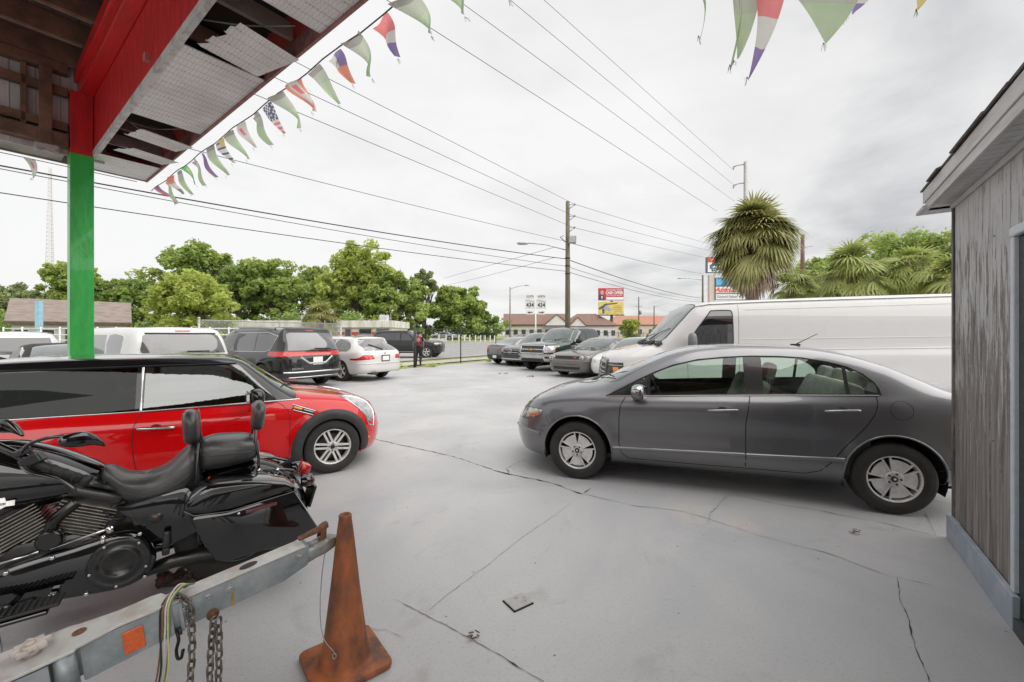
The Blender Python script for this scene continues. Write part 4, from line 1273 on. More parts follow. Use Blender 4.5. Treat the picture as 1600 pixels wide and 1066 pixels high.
rib2(van, 'body_crease', VW, vbv, [[(-1.95, 1.23), (-6.6, 1.23)]], 0.02, 0.006, sides=(1, -1), peak=0.006, step=0.1)
rib2(van, 'body_crease', VW, vbv, [[(-1.95, 1.42), (-6.6, 1.42)], [(-2.0, 1.95), (-6.6, 1.99)]], 0.014, 0.003, sides=(1, -1), peak=0.004, step=0.1)
rib2(van, 'drip_rail', mat('gutter_grey', (0.35, 0.35, 0.34), 0.5, var=0.2), vbv, [[(-1.02, 2.02), (-1.3, 2.06), (-2.5, 2.085), (-6.6, 2.11)]], 0.022, 0.012, sides=(1, -1), peak=0.006, step=0.08)
rib2(van, 'window_seal', BLACK, vbv, [vw], 0.022, 0.003, sides=(1, -1), closed=True)
mirrors(van, -0.86, 1.04, 1.30, mat('mirror_grey', (0.20, 0.20, 0.20), 0.6, var=0.3), (0.08, 0.13, 0.17))
rib2(van, 'turn_signal', AMBER, vbv, [[(0.70, 0.885), (0.60, 0.885)]], 0.10, 0.010, sides=(1, -1), step=0.03)
rib2(van, 'lamp_bezel', CHROME, vbv, [[(0.84, 0.80), (0.52, 0.80)], [(0.84, 0.97), (0.52, 0.97)]], 0.012, 0.008, sides=(1, -1), step=0.03)
rib2(van, 'windshield_seal', BLACK, vbv, [[(-0.24, 0), (-0.26, 0.45), (-0.34, 0.80), (-0.42, 0.835), (-1.04, 0.80), (-1.10, 0.6), (-1.12, 0)], [(-0.24, 0), (-0.26, -0.45), (-0.34, -0.80), (-0.42, -0.835), (-1.04, -0.80)]], 0.028, 0.004, proj='top')
rib2(van, 'front_bumper', mat('bumper_chrome', (0.55, 0.55, 0.55), 0.2, 1.0, var=0.3), vbv, [[(-0.93, 0.58), (0, 0.56), (0.93, 0.58)]], 0.20, 0.03, proj='back', sides=(1,), peak=0.02)
rib2(van, 'grille_bar', CHROME, vbv, [[(-0.52, 0.90), (0.52, 0.90)], [(-0.52, 0.82), (0.52, 0.82)], [(-0.56, 1.0), (0.56, 1.0)], [(0, 0.78), (0, 1.0)]], 0.022, 0.01, proj='back', sides=(1,))
rib2(van, 'grille_bar', mat('bar_grey', (0.25, 0.25, 0.25), 0.3, 0.8, var=0.2), vbv, [[(0.585, 0.70), (0.585, 1.06)]], 0.04, 0.03, proj='back', sides=(1,))
bm = bmesh.new()
for i in range(7):
    y = -0.8 + 1.6 * i / 6
    h_ = cast(vbv, -0.14 - 0.14 * (y / 0.85) ** 2, y, 'top', 1)
    if h_: obox(bm, h_[0] + Vector((0, 0, 0.02)), (0.12, 0.24, 0.05), (0.2 * (i % 2), 0.3, 0), 0, 0.01)
obj('cowl_panel', bm, mat('cowl_grey', (0.06, 0.06, 0.06), 0.8, var=0.5), van)
wipers(van, vbv, [((-0.26, 0.1), (-0.55, 0.7)), ((-0.26, -0.6), (-0.4, 0.05))])
bm = bmesh.new(); box(bm, -6.6, 0.6, -0.85, 0.85, 0.27, 0.36); obj('underbody', bm, mat('underbody_dark'), van)

# ---- black minivan (rear three-quarter)
MVB = paint('minivan_black', (0.020, 0.020, 0.021), 0.15, 0.1, dirt=0.1)
mv = gen(0.98, 3.09, 1.10, 2.00, 1.76, 1.02, 0.80, (-0.25, 1.10), -1.15, -3.72, (-4.06, 1.06), 1.0, 0.36, fr_roof=0.74, q=0.55, zb=0.24)
mv['ztop'] = mv['ztop'][:-2] + [(-3.5, 1.75), (-3.78, 1.66), (-4.0, 1.35), (-4.16, 1.08)]
mv['zrail'] = mv['zrail'][:-2] + [(-3.45, 1.66), (-3.74, 1.55), (-3.97, 1.28), (-4.14, 1.04)]
mv['jr'] = -3.7
mv['cuts'] = [
    ('side_window', 'side', [(-0.72, 1.05), (-1.22, 1.50), (-1.62, 1.56), (-1.62, 1.06)], TINT),
    ('side_window', 'side', [(-1.70, 1.06), (-1.70, 1.57), (-2.62, 1.58), (-2.62, 1.08)], TINT),
    ('side_window', 'side', [(-2.68, 1.08), (-2.68, 1.58), (-3.45, 1.53), (-3.62, 1.45), (-3.40, 1.12), (-3.30, 1.09)], TINT),
    ('windshield', 'top', ws_poly(mv, (-0.25, 1.1), -1.15), LIGHTGLASS, {'zmin': 1.0}),
    ('rear_window', 'back', [(-0.78, 1.10), (0.78, 1.10), (0.68, 1.55), (0.58, 1.59), (-0.58, 1.59), (-0.68, 1.55)], mat('minivan_rear_glass', (0.10, 0.10, 0.105), 0.05, spec=1, coat=1, var=0.2, vscale=2), {'xm': -3.3}),
    ('spoiler', 'back', [(-0.70, 1.60), (0.70, 1.60), (0.62, 1.68), (-0.62, 1.68)], BLACK, {'xm': -3.2}),
    ('taillight', 'back', [(-0.98, 0.93), (-0.4, 0.955), (0.4, 0.955), (0.98, 0.93), (0.98, 1.075), (0.5, 1.065), (-0.5, 1.065), (-0.98, 1.075)], REDLENS, {'xm': -3.4, 'nx': -0.2, 'label': 'red lamp bar right across the tailgate'}),
]
b30 = (-0.866, 0.5)
def at_rear(px, Y, fwd, tail, yoff=0.0):
    """origin so that the tail centre stands at pixel column px and depth Y"""
    X = (px - 800) / 660 * Y
    return (X + fwd[0] * tail - 0 * yoff, Y + fwd[1] * tail, 0)
minivan, nbv = build_car('minivan', 'black minivan with full-width red tail lamp, left of the white estate car', 'minivan', mv,
                         at_rear(497, 12.05, b30, 4.19), heading(*b30), MVB)
simple_wheels(minivan, mv, 0.22, 0.23, 'ten')
plate_at(minivan, nbv, 0.83, -1, 0.30)
rib2(minivan, 'plate_recess', mat('silver_garnish', (0.42, 0.42, 0.43), 0.25, 0.7, var=0.15), nbv, [[(-0.50, 0.915), (-0.34, 0.80), (-0.25, 0.735), (0.25, 0.735), (0.34, 0.80), (0.50, 0.915)]], 0.06, 0.006, proj='back', sides=(-1,))
rib2(minivan, 'bumper_trim', CHROME, nbv, [[(-0.9, 0.50), (0.9, 0.50)]], 0.045, 0.02, proj='back', sides=(-1,))
rib2(minivan, 'bumper_trim', CHROME, nbv, [[(-0.78, 0.36), (0.78, 0.36)]], 0.03, 0.012, proj='back', sides=(-1,))
rib2(minivan, 'rear_reflector', REDLENS, nbv, [[(-0.82, 0.33), (-0.62, 0.33)], [(0.62, 0.33), (0.82, 0.33)]], 0.05, 0.014, proj='back', sides=(-1,))
rib2(minivan, 'window_trim', CHROME, nbv, [[(-0.70, 1.04), (-1.2, 1.52), (-1.7, 1.59), (-3.1, 1.60), (-3.62, 1.50), (-3.42, 1.12), (-3.2, 1.06), (-1.6, 1.045)]], 0.024, 0.004, sides=(1, -1))
rib2(minivan, 'tailgate_handle', CHROME, nbv, [[(-0.16, 0.70), (0.16, 0.70)]], 0.02, 0.01, proj='back', sides=(-1,))
rib2(minivan, 'wiper', BLACK, nbv, [[(0.05, 1.15), (-0.5, 1.13)]], 0.03, 0.02, proj='back', sides=(-1,))
rib2(minivan, 'roof_rail', mat('rail_silver', (0.4, 0.4, 0.4), 0.3, 0.9, var=0.1), nbv, [[(-1.4, 0.68), (-3.3, 0.70)], [(-1.4, -0.68), (-3.3, -0.70)]], 0.035, 0.05, proj='top', sides=(1,))
rib2(minivan, 'brake_light', REDLENS, nbv, [[(-0.12, 1.645), (0.12, 1.645)]], 0.03, 0.008, proj='back', sides=(-1,))
text_mesh('model_script', 'PACIFICA', 0.07, [CHROME], minivan, (-4.20, 0.62, 0.60), (R(90), 0, R(-90)), 0.003, 1.1)
mirrors(minivan, -0.75, 0.98, 1.05, MVB, (0.09, 0.12, 0.09))

# ---- white estate car (rear three-quarter)
EW = paint('estate_white', (0.60, 0.59, 0.57), 0.3, 0.0, dirt=0.06)
ew = gen(0.85, 2.89, 1.10, 1.86, 1.49, 0.95, 0.72, (-0.38, 1.00), -1.20, -3.30, (-3.85, 1.0), 0.95, 0.33, fr_roof=0.70, q=0.55, zb=0.22)
ew['ztop'] = ew['ztop'][:-2] + [(-3.0, 1.47), (-3.35, 1.40), (-3.7, 1.17), (-3.88, 1.0), (-3.99, 0.94)]
ew['zrail'] = ew['zrail'][:-2] + [(-2.95, 1.38), (-3.3, 1.31), (-3.65, 1.12), (-3.85, 0.98), (-3.97, 0.92)]
ew['jr'] = -3.5
ew['cuts'] = [
    ('side_window', 'side', [(-0.80, 0.98), (-1.28, 1.32), (-1.62, 1.36), (-1.62, 0.98)], TINT),
    ('side_window', 'side', [(-1.70, 0.98), (-1.70, 1.36), (-2.42, 1.36), (-2.42, 1.0)], mat('estate_glass', (0.16, 0.16, 0.15), 0.05, coat=1, var=0.4, vscale=3)),
    ('side_window', 'side', smooth2([(-2.50, 1.0), (-2.50, 1.35), (-2.9, 1.34), (-3.15, 1.26), (-3.25, 1.12), (-3.12, 1.01)], 3, True), mat('estate_glass')),
    ('windshield', 'top', ws_poly(ew, (-0.38, 1.0), -1.20), LIGHTGLASS, {'zmin': 0.9}),
    ('rear_window', 'back', [(-0.70, 1.01), (0.70, 1.01), (0.60, 1.33), (0.5, 1.36), (-0.5, 1.36), (-0.60, 1.33)], mat('estate_rear_glass', (0.20, 0.20, 0.195), 0.05, coat=1, var=0.35, vscale=3), {'xm': -3.0}),
    ('taillight', 'back', [(0.44, 0.74), (0.92, 0.70), (0.95, 0.74), (0.78, 0.88), (0.50, 0.87)], REDLENS, {'xm': -3.3, 'both': True, 'nx': -0.3}),
]
estate, ebv = build_car('estate_car', 'white estate car seen from behind, parked between the black minivan and the open gate', 'car', ew,
                        at_rear(603, 14.2, b30, 4.0), heading(*b30), EW)
simple_wheels(estate, ew, 0.21, 0.215, 'five')
plate_at(estate, ebv, 0.76, -1, 0.30, frame_m=mat('plate_surround', (0.06, 0.06, 0.06), 0.4, var=0.2))
rib2(estate, 'wiper', BLACK, ebv, [[(0.0, 1.04), (-0.28, 1.14), (0.42, 1.22)][0:1] + [(0.42, 1.20)]], 0.04, 0.03, proj='back', sides=(-1,))
rib2(estate, 'spoiler', mat('spoiler_dark_grey', (0.10, 0.10, 0.10), 0.5, var=0.2), ebv, [[(-0.55, 1.385), (0.55, 1.385)]], 0.03, 0.012, proj='back', sides=(-1,))  # strip above the back glass in dark grey
badge(estate, ebv, 0, 0.93, -1, 0.04, CHROME)
rib2(estate, 'bumper_crease', EW, ebv, [[(-0.9, 0.60), (0.9, 0.60)]], 0.03, 0.012, proj='back', sides=(-1,))
rib2(estate, 'window_trim', BLACK, ebv, [[(-0.76, 0.965), (-2.5, 0.985), (-3.15, 1.0)], [(-0.8, 0.98), (-1.28, 1.345), (-2.5, 1.385), (-3.0, 1.355)]], 0.02, 0.003, sides=(1, -1))
bm = bmesh.new()
for y in (0.5, 0.40): cyl(bm, (-4.02, y, 0.27), (-3.7, y, 0.27), 0.04, 12)
obj('exhaust_pipe', bm, mat('exhaust', (0.10, 0.09, 0.08), 0.4, 0.9, var=0.3), estate)
mirrors(estate, -0.85, 0.91, 0.96, EW)

# ---- white sport utility behind the hatchback
UW = paint('suv_white', (0.62, 0.62, 0.61), 0.3, 0.0, dirt=0.05)
uw = gen(0.9, 2.95, 1.10, 1.95, 1.70, 1.06, 0.85, (-0.3, 1.12), -1.1, -3.6, (-4.03, 1.0), 0.95, 0.38, fr_roof=0.76, q=0.5, zb=0.28)
uw['ztop'] = uw['ztop'][:-2] + [(-3.45, 1.69), (-3.72, 1.63), (-3.93, 1.30), (-4.05, 1.05)]
uw['zrail'] = uw['zrail'][:-2] + [(-3.4, 1.63), (-3.68, 1.55), (-3.90, 1.27), (-4.04, 1.03)]
uw['jr'] = -3.6
uw['cuts'] = [
    ('side_window', 'side', [(-0.75, 1.10), (-1.2, 1.48), (-1.62, 1.52), (-1.62, 1.11)], TINT),
    ('side_window', 'side', [(-1.72, 1.12), (-1.72, 1.53), (-2.52, 1.53), (-2.68, 1.13)], TINT),
    ('side_window', 'side', smooth2([(-2.78, 1.13), (-2.66, 1.52), (-3.2, 1.52), (-3.38, 1.45), (-3.42, 1.2), (-3.38, 1.13)], 2, True), TINT),
    ('windshield', 'top', ws_poly(uw, (-0.3, 1.12), -1.1), LIGHTGLASS, {'zmin': 1.0}),
    ('rear_window', 'back', [(-0.76, 1.14), (0.76, 1.14), (0.66, 1.51), (0.60, 1.545), (-0.60, 1.545), (-0.66, 1.51)], mat('suv_rear_glass', (0.11, 0.11, 0.11), 0.06, spec=1, coat=1, var=0.3, vscale=2), {'xm': -3.3}),
    ('taillight', 'back', [(0.72, 0.75), (0.97, 0.75), (0.97, 1.12), (0.82, 1.12)], REDLENS, {'xm': -3.3, 'both': True, 'nx': -0.2}),
]
suv, ubv = build_car('white_suv', 'white sport utility car with dark rear glass, seen over the roof of the red hatchback', 'car', uw,
                     at_rear(296, 8.6, b30, 4.05), heading(*b30), UW)
simple_wheels(suv, uw, 0.24, 0.23)
rib2(suv, 'glass_shade_band', BLACK, ubv, [[(-0.62, 1.555), (0.62, 1.555)]], 0.035, 0.01, proj='back', sides=(-1,))
rib2(suv, 'brake_light', REDLENS, ubv, [[(-0.13, 1.605), (0.13, 1.605)]], 0.03, 0.008, proj='back', sides=(-1,))
rib2(suv, 'wiper', BLACK, ubv, [[(0.0, 1.19), (-0.4, 1.185)]], 0.03, 0.02, proj='back', sides=(-1,))
mirrors(suv, -0.8, 0.96, 1.1, UW)

# ---- white hatch and dark sedan at the far left
lw = gen(0.85, 2.6, 0.85, 1.80, 1.62, 1.0, 0.8, (-0.3, 1.05), -1.05, -3.1, (-3.43, 1.0), 0.95, 0.33, fr_roof=0.72, q=0.4)
lw['ztop'] = lw['ztop'][:-2] + [(-2.9, 1.60), (-3.15, 1.52), (-3.35, 1.2), (-3.45, 1.0)]
lw['zrail'] = lw['zrail'][:-2] + [(-2.9, 1.53), (-3.12, 1.45), (-3.33, 1.17), (-3.44, 0.98)]
lw['cuts'] = [('side_window', 'side', [(-0.75, 1.04), (-1.15, 1.42), (-2.3, 1.46), (-3.0, 1.42), (-3.1, 1.06)], TINT),
              ('windshield', 'top', ws_poly(lw, (-0.3, 1.05), -1.05), LIGHTGLASS, {'zmin': 1.0}),
              ('rear_window', 'back', [(-0.68, 1.08), (0.68, 1.08), (0.60, 1.46), (-0.60, 1.46)], TINT, {'xm': -2.8})]
lh, lbv = build_car('white_crossover', 'white crossover with a black rear window, leftmost behind the red hatchback', 'car', lw,
                    at_rear(18, 9.6, (-0.75, 0.66), 3.45), heading(-0.75, 0.66), UW)
simple_wheels(lh, lw, 0.21, 0.21)
DS = mat('dark_sedan_paint', (0.03, 0.025, 0.025), 0.6, spec=0.2, var=0.2)
ds = gen(0.9, 2.7, 0.95, 1.82, 1.36, 0.92, 0.68, (-0.3, 0.95), -1.15, -2.35, (-3.05, 1.02), 0.95, 0.32, q=0.4)
ds['cuts'] = [('side_window', 'side', [(-0.7, 0.95), (-1.2, 1.22), (-1.7, 1.28), (-2.4, 1.24), (-2.8, 1.0)], TINT),
              ('windshield', 'top', ws_poly(ds, (-0.3, 0.95), -1.15), LIGHTGLASS, {'zmin': 0.9}),
              ('rear_window', 'top', [(-2.42, 0), (-2.40, 0.5), (-2.9, 0.6), (-3.02, 0.4), (-3.03, 0)], TINT, {'zmin': 0.9})]
dsd, dbv = build_car('dark_sedan', 'dark brown-black sedan, only its roof showing behind the red hatchback roof', 'car', ds,
                     (-8.3, 8.3, 0), heading(0.82, -0.57), DS)
simple_wheels(dsd, ds, 0.2, 0.2)

# ---- pickup, coupe, cars in the right-hand row
hr = (-0.69, -0.724)
def at_front(px, Y, fwd, fo):
    X = (px - 800) / 660 * Y
    return (X - fwd[0] * fo, Y - fwd[1] * fo, 0)
PG = paint('pickup_green', (0.028, 0.050, 0.042), 0.22, 0.4, dirt=0.15)
pk = gen(1.0, 3.65, 1.15, 2.03, 1.88, 1.20, 1.13, (-0.45, 1.27), -1.10, -2.75, (-2.95, 1.30), 1.2, 0.40, fr_roof=0.75, q=0.55, zb=0.42, nf=4, nr=5, bump=0.02)
pk['ztop'] = [(1.0, 1.05), (0.90, 1.12), (0.3, 1.22), (-0.3, 1.27), (-0.45, 1.29), (-0.8, 1.60), (-1.10, 1.82), (-1.4, 1.87), (-2.0, 1.88), (-2.7, 1.86), (-2.86, 1.80), (-2.98, 1.28), (-3.2, 1.22), (-4.8, 1.22)]
pk['zrail'] = [(1.0, 1.04), (0.90, 1.11), (0.3, 1.19), (-0.3, 1.23), (-0.55, 1.25), (-0.9, 1.56), (-1.18, 1.76), (-1.4, 1.80), (-2.0, 1.82), (-2.7, 1.80), (-2.82, 1.74), (-2.96, 1.26), (-3.2, 1.21), (-4.8, 1.21)]
pk['zbelt'] = [(1.0, 1.03), (0.85, 1.09), (0.3, 1.14), (-0.5, 1.20), (-2.9, 1.21), (-3.2, 1.19), (-4.8, 1.19)]
pk['cuts'] = [
    ('side_window', 'side', [(-0.78, 1.25), (-1.22, 1.68), (-1.70, 1.74), (-1.70, 1.26)], TINT),
    ('side_window', 'side', [(-1.80, 1.26), (-1.80, 1.74), (-2.55, 1.72), (-2.68, 1.62), (-2.72, 1.28)], TINT),
    ('windshield', 'top', [(-0.47, 0), (-0.50, 0.45), (-0.60, 0.82), (-0.70, 0.82), (-1.08, 0.74), (-1.12, 0.5), (-1.14, 0)], LIGHTGLASS, {'zmin': 1.2}),
    ('grille', 'front', [(-0.62, 0.78), (0.62, 0.78), (0.62, 1.08), (-0.62, 1.08)], mat('grille_mesh', (0.035, 0.035, 0.035), 0.4, 0.5, var=-3, vscale=60, t=(0.5, 0.62)), {'xm': 0.5}),
    ('headlight', 'front', [(0.62, 0.80), (0.98, 0.80), (0.98, 1.08), (0.62, 1.08)], CLEARLENS, {'xm': 0.3, 'both': True, 'nx': -0.2}),
    ('front_bumper', 'front', [(-1.0, 0.40), (1.0, 0.40), (1.01, 0.74), (-1.01, 0.74)], mat('bumper_bright', (0.55, 0.55, 0.54), 0.22, 0.85, var=0.2), {'xm': 0.3, 'nx': -0.2}),
    ('air_intake', 'front', [(-0.66, 0.42), (0.66, 0.42), (0.60, 0.56), (-0.60, 0.56)], BLACK, {'xm': 0.3}),
]
pk['cuts'][-2], pk['cuts'][-1] = pk['cuts'][-1], pk['cuts'][-2]
pick, pbv = build_car('pickup_truck', 'dark green pickup truck with a chrome grille facing the camera, tallest in the right-hand row', 'truck', pk,
                      at_front(830, 17.8, hr, 1.0), heading(*hr), PG)
simple_wheels(pick, pk, 0.26, 0.24, 'five')
rib2(pick, 'grille_surround', CHROME, pbv, [[(-0.63, 0.77), (0.63, 0.77), (0.63, 1.09), (-0.63, 1.09), (-0.63, 0.77)], [(-0.62, 0.925), (0.62, 0.925)]], 0.045, 0.02, proj='back', sides=(1,))
bm = bmesh.new()
p_, n_ = on_body(pbv, 0, 0.925, 'back', 1)
prism(bm, [(-0.13, -0.025), (-0.04, -0.025), (-0.03, -0.05), (0.05, -0.05), (0.04, -0.025), (0.13, -0.025), (0.12, 0.025), (0.04, 0.025), (0.03, 0.05), (-0.05, 0.05), (-0.04, 0.025), (-0.14, 0.025)], (0.03, 0.05), 'X')
o = obj('badge', bm, mat('badge_gold', (0.65, 0.45, 0.12), 0.3, 0.7, var=0.2), pick); o.location = p_
rib2(pick, 'turn_signal', AMBER, pbv, [[(-0.97, 0.85), (-0.97, 1.04)], [(0.97, 0.85), (0.97, 1.04)]], 0.035, 0.008, proj='back', sides=(1,))
rib2(pick, 'fog_lamp', BLACK, pbv, [[(-0.84, 0.60), (-0.68, 0.60)], [(0.68, 0.60), (0.84, 0.60)]], 0.09, 0.012, proj='back', sides=(1,))
rib2(pick, 'lower_valance', mat('valance_grey', (0.30, 0.30, 0.29), 0.5, var=0.2), pbv, [[(-0.9, 0.425), (0.9, 0.425)]], 0.05, 0.02, proj='back', sides=(1,))
rib2(pick, 'door_seam', DARKGAP, pbv, [[(-0.62, 1.18), (-0.62, 0.6), (-0.8, 0.5), (-1.72, 0.5), (-1.75, 1.25)], [(-1.76, 0.5), (-2.5, 0.5), (-2.68, 0.8), (-2.72, 1.24)]], 0.012, 0.001, sides=(1, -1))
mirrors(pick, -0.85, 1.02, 1.22, BLACK, (0.09, 0.14, 0.11))
wipers(pick, pbv, [((-0.5, 0.05), (-0.62, 0.7)), ((-0.5, -0.6), (-0.5, 0.0))])

CG = paint('coupe_grey', (0.13, 0.125, 0.115), 0.3, 0.45, dirt=0.1)
cp = gen(1.0, 2.95, 1.05, 1.92, 1.45, 0.98, 0.80, (-0.50, 1.02), -1.32, -2.30, (-3.1, 1.06), 0.98, 0.36, fr_roof=0.66, q=0.55, nf=4.2, nr=3.5, zb=0.20, bump=0.04)
cp['cuts'] = [
    ('side_window', 'side', [(-0.95, 0.99), (-1.45, 1.28), (-1.85, 1.35), (-2.2, 1.33), (-2.42, 1.03)], TINT),
    ('windshield', 'top', ws_poly(cp, (-0.50, 1.02), -1.32, 0.80, 0.66), LIGHTGLASS, {'zmin': 0.9}),
    ('grille', 'front', [(-0.50, 0.665), (0.50, 0.665), (0.53, 0.775), (-0.53, 0.775)], mat('coupe_grille', (0.02, 0.018, 0.018), 0.5, var=0.3), {'xm': 0.5}),
    ('air_intake', 'front', [(-0.55, 0.30), (0.55, 0.30), (0.60, 0.40), (-0.60, 0.40)], BLACK, {'xm': 0.5}),
    ('rear_window', 'top', [(-2.40, 0), (-2.38, 0.5), (-2.9, 0.56), (-3.05, 0.4), (-3.06, 0)], TINT, {'zmin': 0.9}),
]
coupe, cbv = build_car('sports_coupe', 'matt grey sports coupe with round twin headlights, between the green pickup and the white van', 'car', cp,
                       at_front(884, 15.1, hr, 1.0), heading(*hr), CG)
simple_wheels(coupe, cp, 0.24, 0.25, 'five')
for y in (0.62, 0.80, -0.62, -0.80):
    p_, n_ = on_body(cbv, y, 0.72, 'back', 1)
    bm = bmesh.new(); lathe(bm, [(0.075, -0.02), (0.075, 0.015), (0.062, 0.02), (0.05, 0.005), (0.001, 0.0)], 'X', n=18, caps=False)
    o = obj('headlight', bm, mat('lamp_bright', (0.65, 0.65, 0.62), 0.15, 0.5, coat=1, var=0.3, vscale=20), coupe); o.location = p_
rib2(coupe, 'badge', REDLENS, cbv, [[(0.30, 0.725), (0.42, 0.715)]], 0.05, 0.01, proj='back', sides=(1,))
rib2(coupe, 'hood_scoop', BLACK, cbv, [[(-0.12, 0.30), (-0.12, 0.5)], [(-0.12, -0.30), (-0.12, -0.5)]], 0.06, 0.012, proj='top', sides=(1,))
rib2(coupe, 'bumper_crease', paint('crease_light', (0.22, 0.21, 0.2), 0.3, 0.4), cbv, [[(-0.93, 0.615), (0.93, 0.615)]], 0.03, 0.012, proj='back', sides=(1,))
rib2(coupe, 'hood_seam', DARKGAP, cbv, [[(0.93, 0.80), (0.2, 0.82), (-0.45, 0.80)], [(0.93, -0.80), (0.2, -0.82), (-0.45, -0.80)]], 0.01, 0.001, proj='top', sides=(1,))
mirrors(coupe, -0.95, 0.93, 0.98, CG)
wipers(coupe, cbv, [((-0.52, 0.05), (-0.68, 0.65)), ((-0.52, -0.6), (-0.52, 0.0))])

# white sedan nose beyond the coupe
wsd = gen(0.95, 2.75, 1.0, 1.85, 1.46, 0.95, 0.72, (-0.35, 1.0), -1.2, -2.3, (-3.0, 1.06), 0.98, 0.33, q=0.4)
wsd['cuts'] = [('side_window', 'side', [(-0.75, 0.97), (-1.25, 1.27), (-1.8, 1.33), (-2.4, 1.27), (-2.8, 1.03)], TINT),
               ('windshield', 'top', ws_poly(wsd, (-0.35, 1.0), -1.2), LIGHTGLASS, {'zmin': 0.9}),
               ('headlight', 'front', [(0.5, 0.60), (0.88, 0.60), (0.88, 0.72), (0.55, 0.70)], CLEARLENS, {'xm': 0.3, 'both': True, 'nx': -0.2})]
wsed, wbv = build_car('white_sedan', 'white sedan almost hidden between the grey coupe and the white van', 'car', wsd,
                      at_front(950, 13.6, hr, 0.95), heading(*hr), UW)
simple_wheels(wsed, wsd, 0.2, 0.2)

MBS = paint('crossover_dark', (0.05, 0.052, 0.055), 0.2, 0.4, dirt=0.1)
mb = gen(0.9, 2.85, 0.95, 1.88, 1.66, 1.02, 0.90, (-0.4, 1.08), -1.2, -3.3, (-3.78, 1.0), 0.95, 0.36, q=0.4, nf=3.2)
mb['cuts'] = [('side_window', 'side', [(-0.8, 1.05), (-1.25, 1.45), (-2.3, 1.52), (-3.1, 1.45), (-3.3, 1.08)], TINT),
              ('windshield', 'top', ws_poly(mb, (-0.4, 1.08), -1.2), LIGHTGLASS, {'zmin': 1.0}),
              ('grille', 'front', [(-0.45, 0.62), (0.45, 0.62), (0.50, 0.86), (-0.50, 0.86)], BLACK, {'xm': 0.4}),
              ('headlight', 'front', [(0.55, 0.70), (0.90, 0.74), (0.90, 0.88), (0.55, 0.84)], CLEARLENS, {'xm': 0.2, 'both': True, 'nx': -0.2})]
mbc, mbb = build_car('dark_crossover', 'dark crossover with round star badge, half hidden left of the green pickup', 'car', mb,
                     at_front(797, 20.6, hr, 0.9), heading(*hr), MBS)
simple_wheels(mbc, mb, 0.23, 0.24)
rib2(mbc, 'grille_bar', CHROME, mbb, [[(-0.46, 0.80), (0.46, 0.80)], [(-0.46, 0.68), (0.46, 0.68)], [(-0.5, 0.87), (0.5, 0.87)]], 0.03, 0.015, proj='back', sides=(1,))
rib2(mbc, 'bumper_trim', CHROME, mbb, [[(-0.8, 0.36), (0.8, 0.36)]], 0.06, 0.02, proj='back', sides=(1,))
p_, n_ = on_body(mbb, 0, 0.74, 'back', 1)
bm = bmesh.new()
tube(bm, [(0.03, 0.10 * math.cos(a), 0.10 * math.sin(a)) for a in [2 * PI * i / 20 for i in range(21)]], 0.012, 6, caps=False)
for k in range(3):
    a = R(90 + 120 * k); cyl(bm, (0.03, 0, 0), (0.03, 0.10 * math.cos(a), 0.10 * math.sin(a)), 0.012, 6, r2=0.004)
o = obj('badge', bm, CHROME, mbc); o.location = p_

EG = paint('silver_sedan_paint', (0.20, 0.20, 0.205), 0.25, 0.6, dirt=0.1)
el = gen(0.9, 2.7, 1.0, 1.80, 1.44, 0.93, 0.70, (-0.3, 0.97), -1.15, -2.2, (-3.2, 1.05), 1.02, 0.33, q=0.5, nr=3.0, zb=0.22)
el['cuts'] = [('side_window', 'side', [(-0.7, 0.93), (-1.2, 1.24), (-1.75, 1.31), (-2.4, 1.25), (-2.85, 1.03), (-2.6, 0.97)], TINT),
              ('windshield', 'top', ws_poly(el, (-0.3, 0.97), -1.15), LIGHTGLASS, {'zmin': 0.9}),
              ('rear_window', 'top', [(-2.32, 0), (-2.30, 0.5), (-2.9, 0.60), (-3.12, 0.5), (-3.16, 0)], LIGHTGLASS, {'zmin': 0.9}),
              ('taillight', 'back', [(0.30, 0.80), (0.88, 0.80), (0.90, 0.90), (0.62, 0.90), (0.30, 0.84)], REDLENS, {'xm': -3.0, 'both': True, 'nx': -0.4}),
              ('lower_bumper', 'back', [(-0.7, 0.28), (0.7, 0.28), (0.62, 0.52), (-0.62, 0.52)], mat('valance_dark', (0.05, 0.05, 0.05), 0.5, var=0.2), {'xm': -3.0})]
ela, elb = build_car('silver_sedan', 'silver-grey sedan seen from behind, leftmost in the right-hand row', 'car', el,
                     at_rear(773, 21.9, (0.69, 0.724), 3.7), heading(0.69, 0.724), EG)
simple_wheels(ela, el, 0.2, 0.21)
plate_at(ela, elb, 0.42, -1, 0.3, frame_m=BLACK)
rib2(ela, 'rear_reflector', REDLENS, elb, [[(-0.82, 0.36), (-0.62, 0.36)], [(0.62, 0.36), (0.82, 0.36)]], 0.05, 0.01, proj='back', sides=(-1,))
mirrors(ela, -0.8, 0.88, 0.93, EG)

# ---- dark SUV out on the road, cars in the far lots
RS = paint('road_suv_black', (0.02, 0.02, 0.021), 0.18, 0.2, dirt=0.1)
rs = gen(0.9, 2.95, 1.1, 1.98, 1.86, 1.15, 1.05, (-0.5, 1.2), -1.2, -3.5, (-4.03, 1.1), 1.0, 0.40, q=0.4, zb=0.35)
rs['cuts'] = [('side_window', 'side', [(-0.95, 1.18), (-1.3, 1.62), (-1.75, 1.68), (-1.75, 1.18)], TINT), ('side_window', 'side', [(-1.85, 1.18), (-1.85, 1.68), (-3.1, 1.66), (-3.6, 1.55), (-3.6, 1.22)], TINT),
              ('windshield', 'top', ws_poly(rs, (-0.5, 1.2), -1.2), LIGHTGLASS, {'zmin': 1.0}),
              ('headlight', 'side', [(0.9, 0.92), (0.55, 0.92), (0.5, 1.02), (0.9, 1.02)], CLEARLENS, {'ymin': 0.3})]
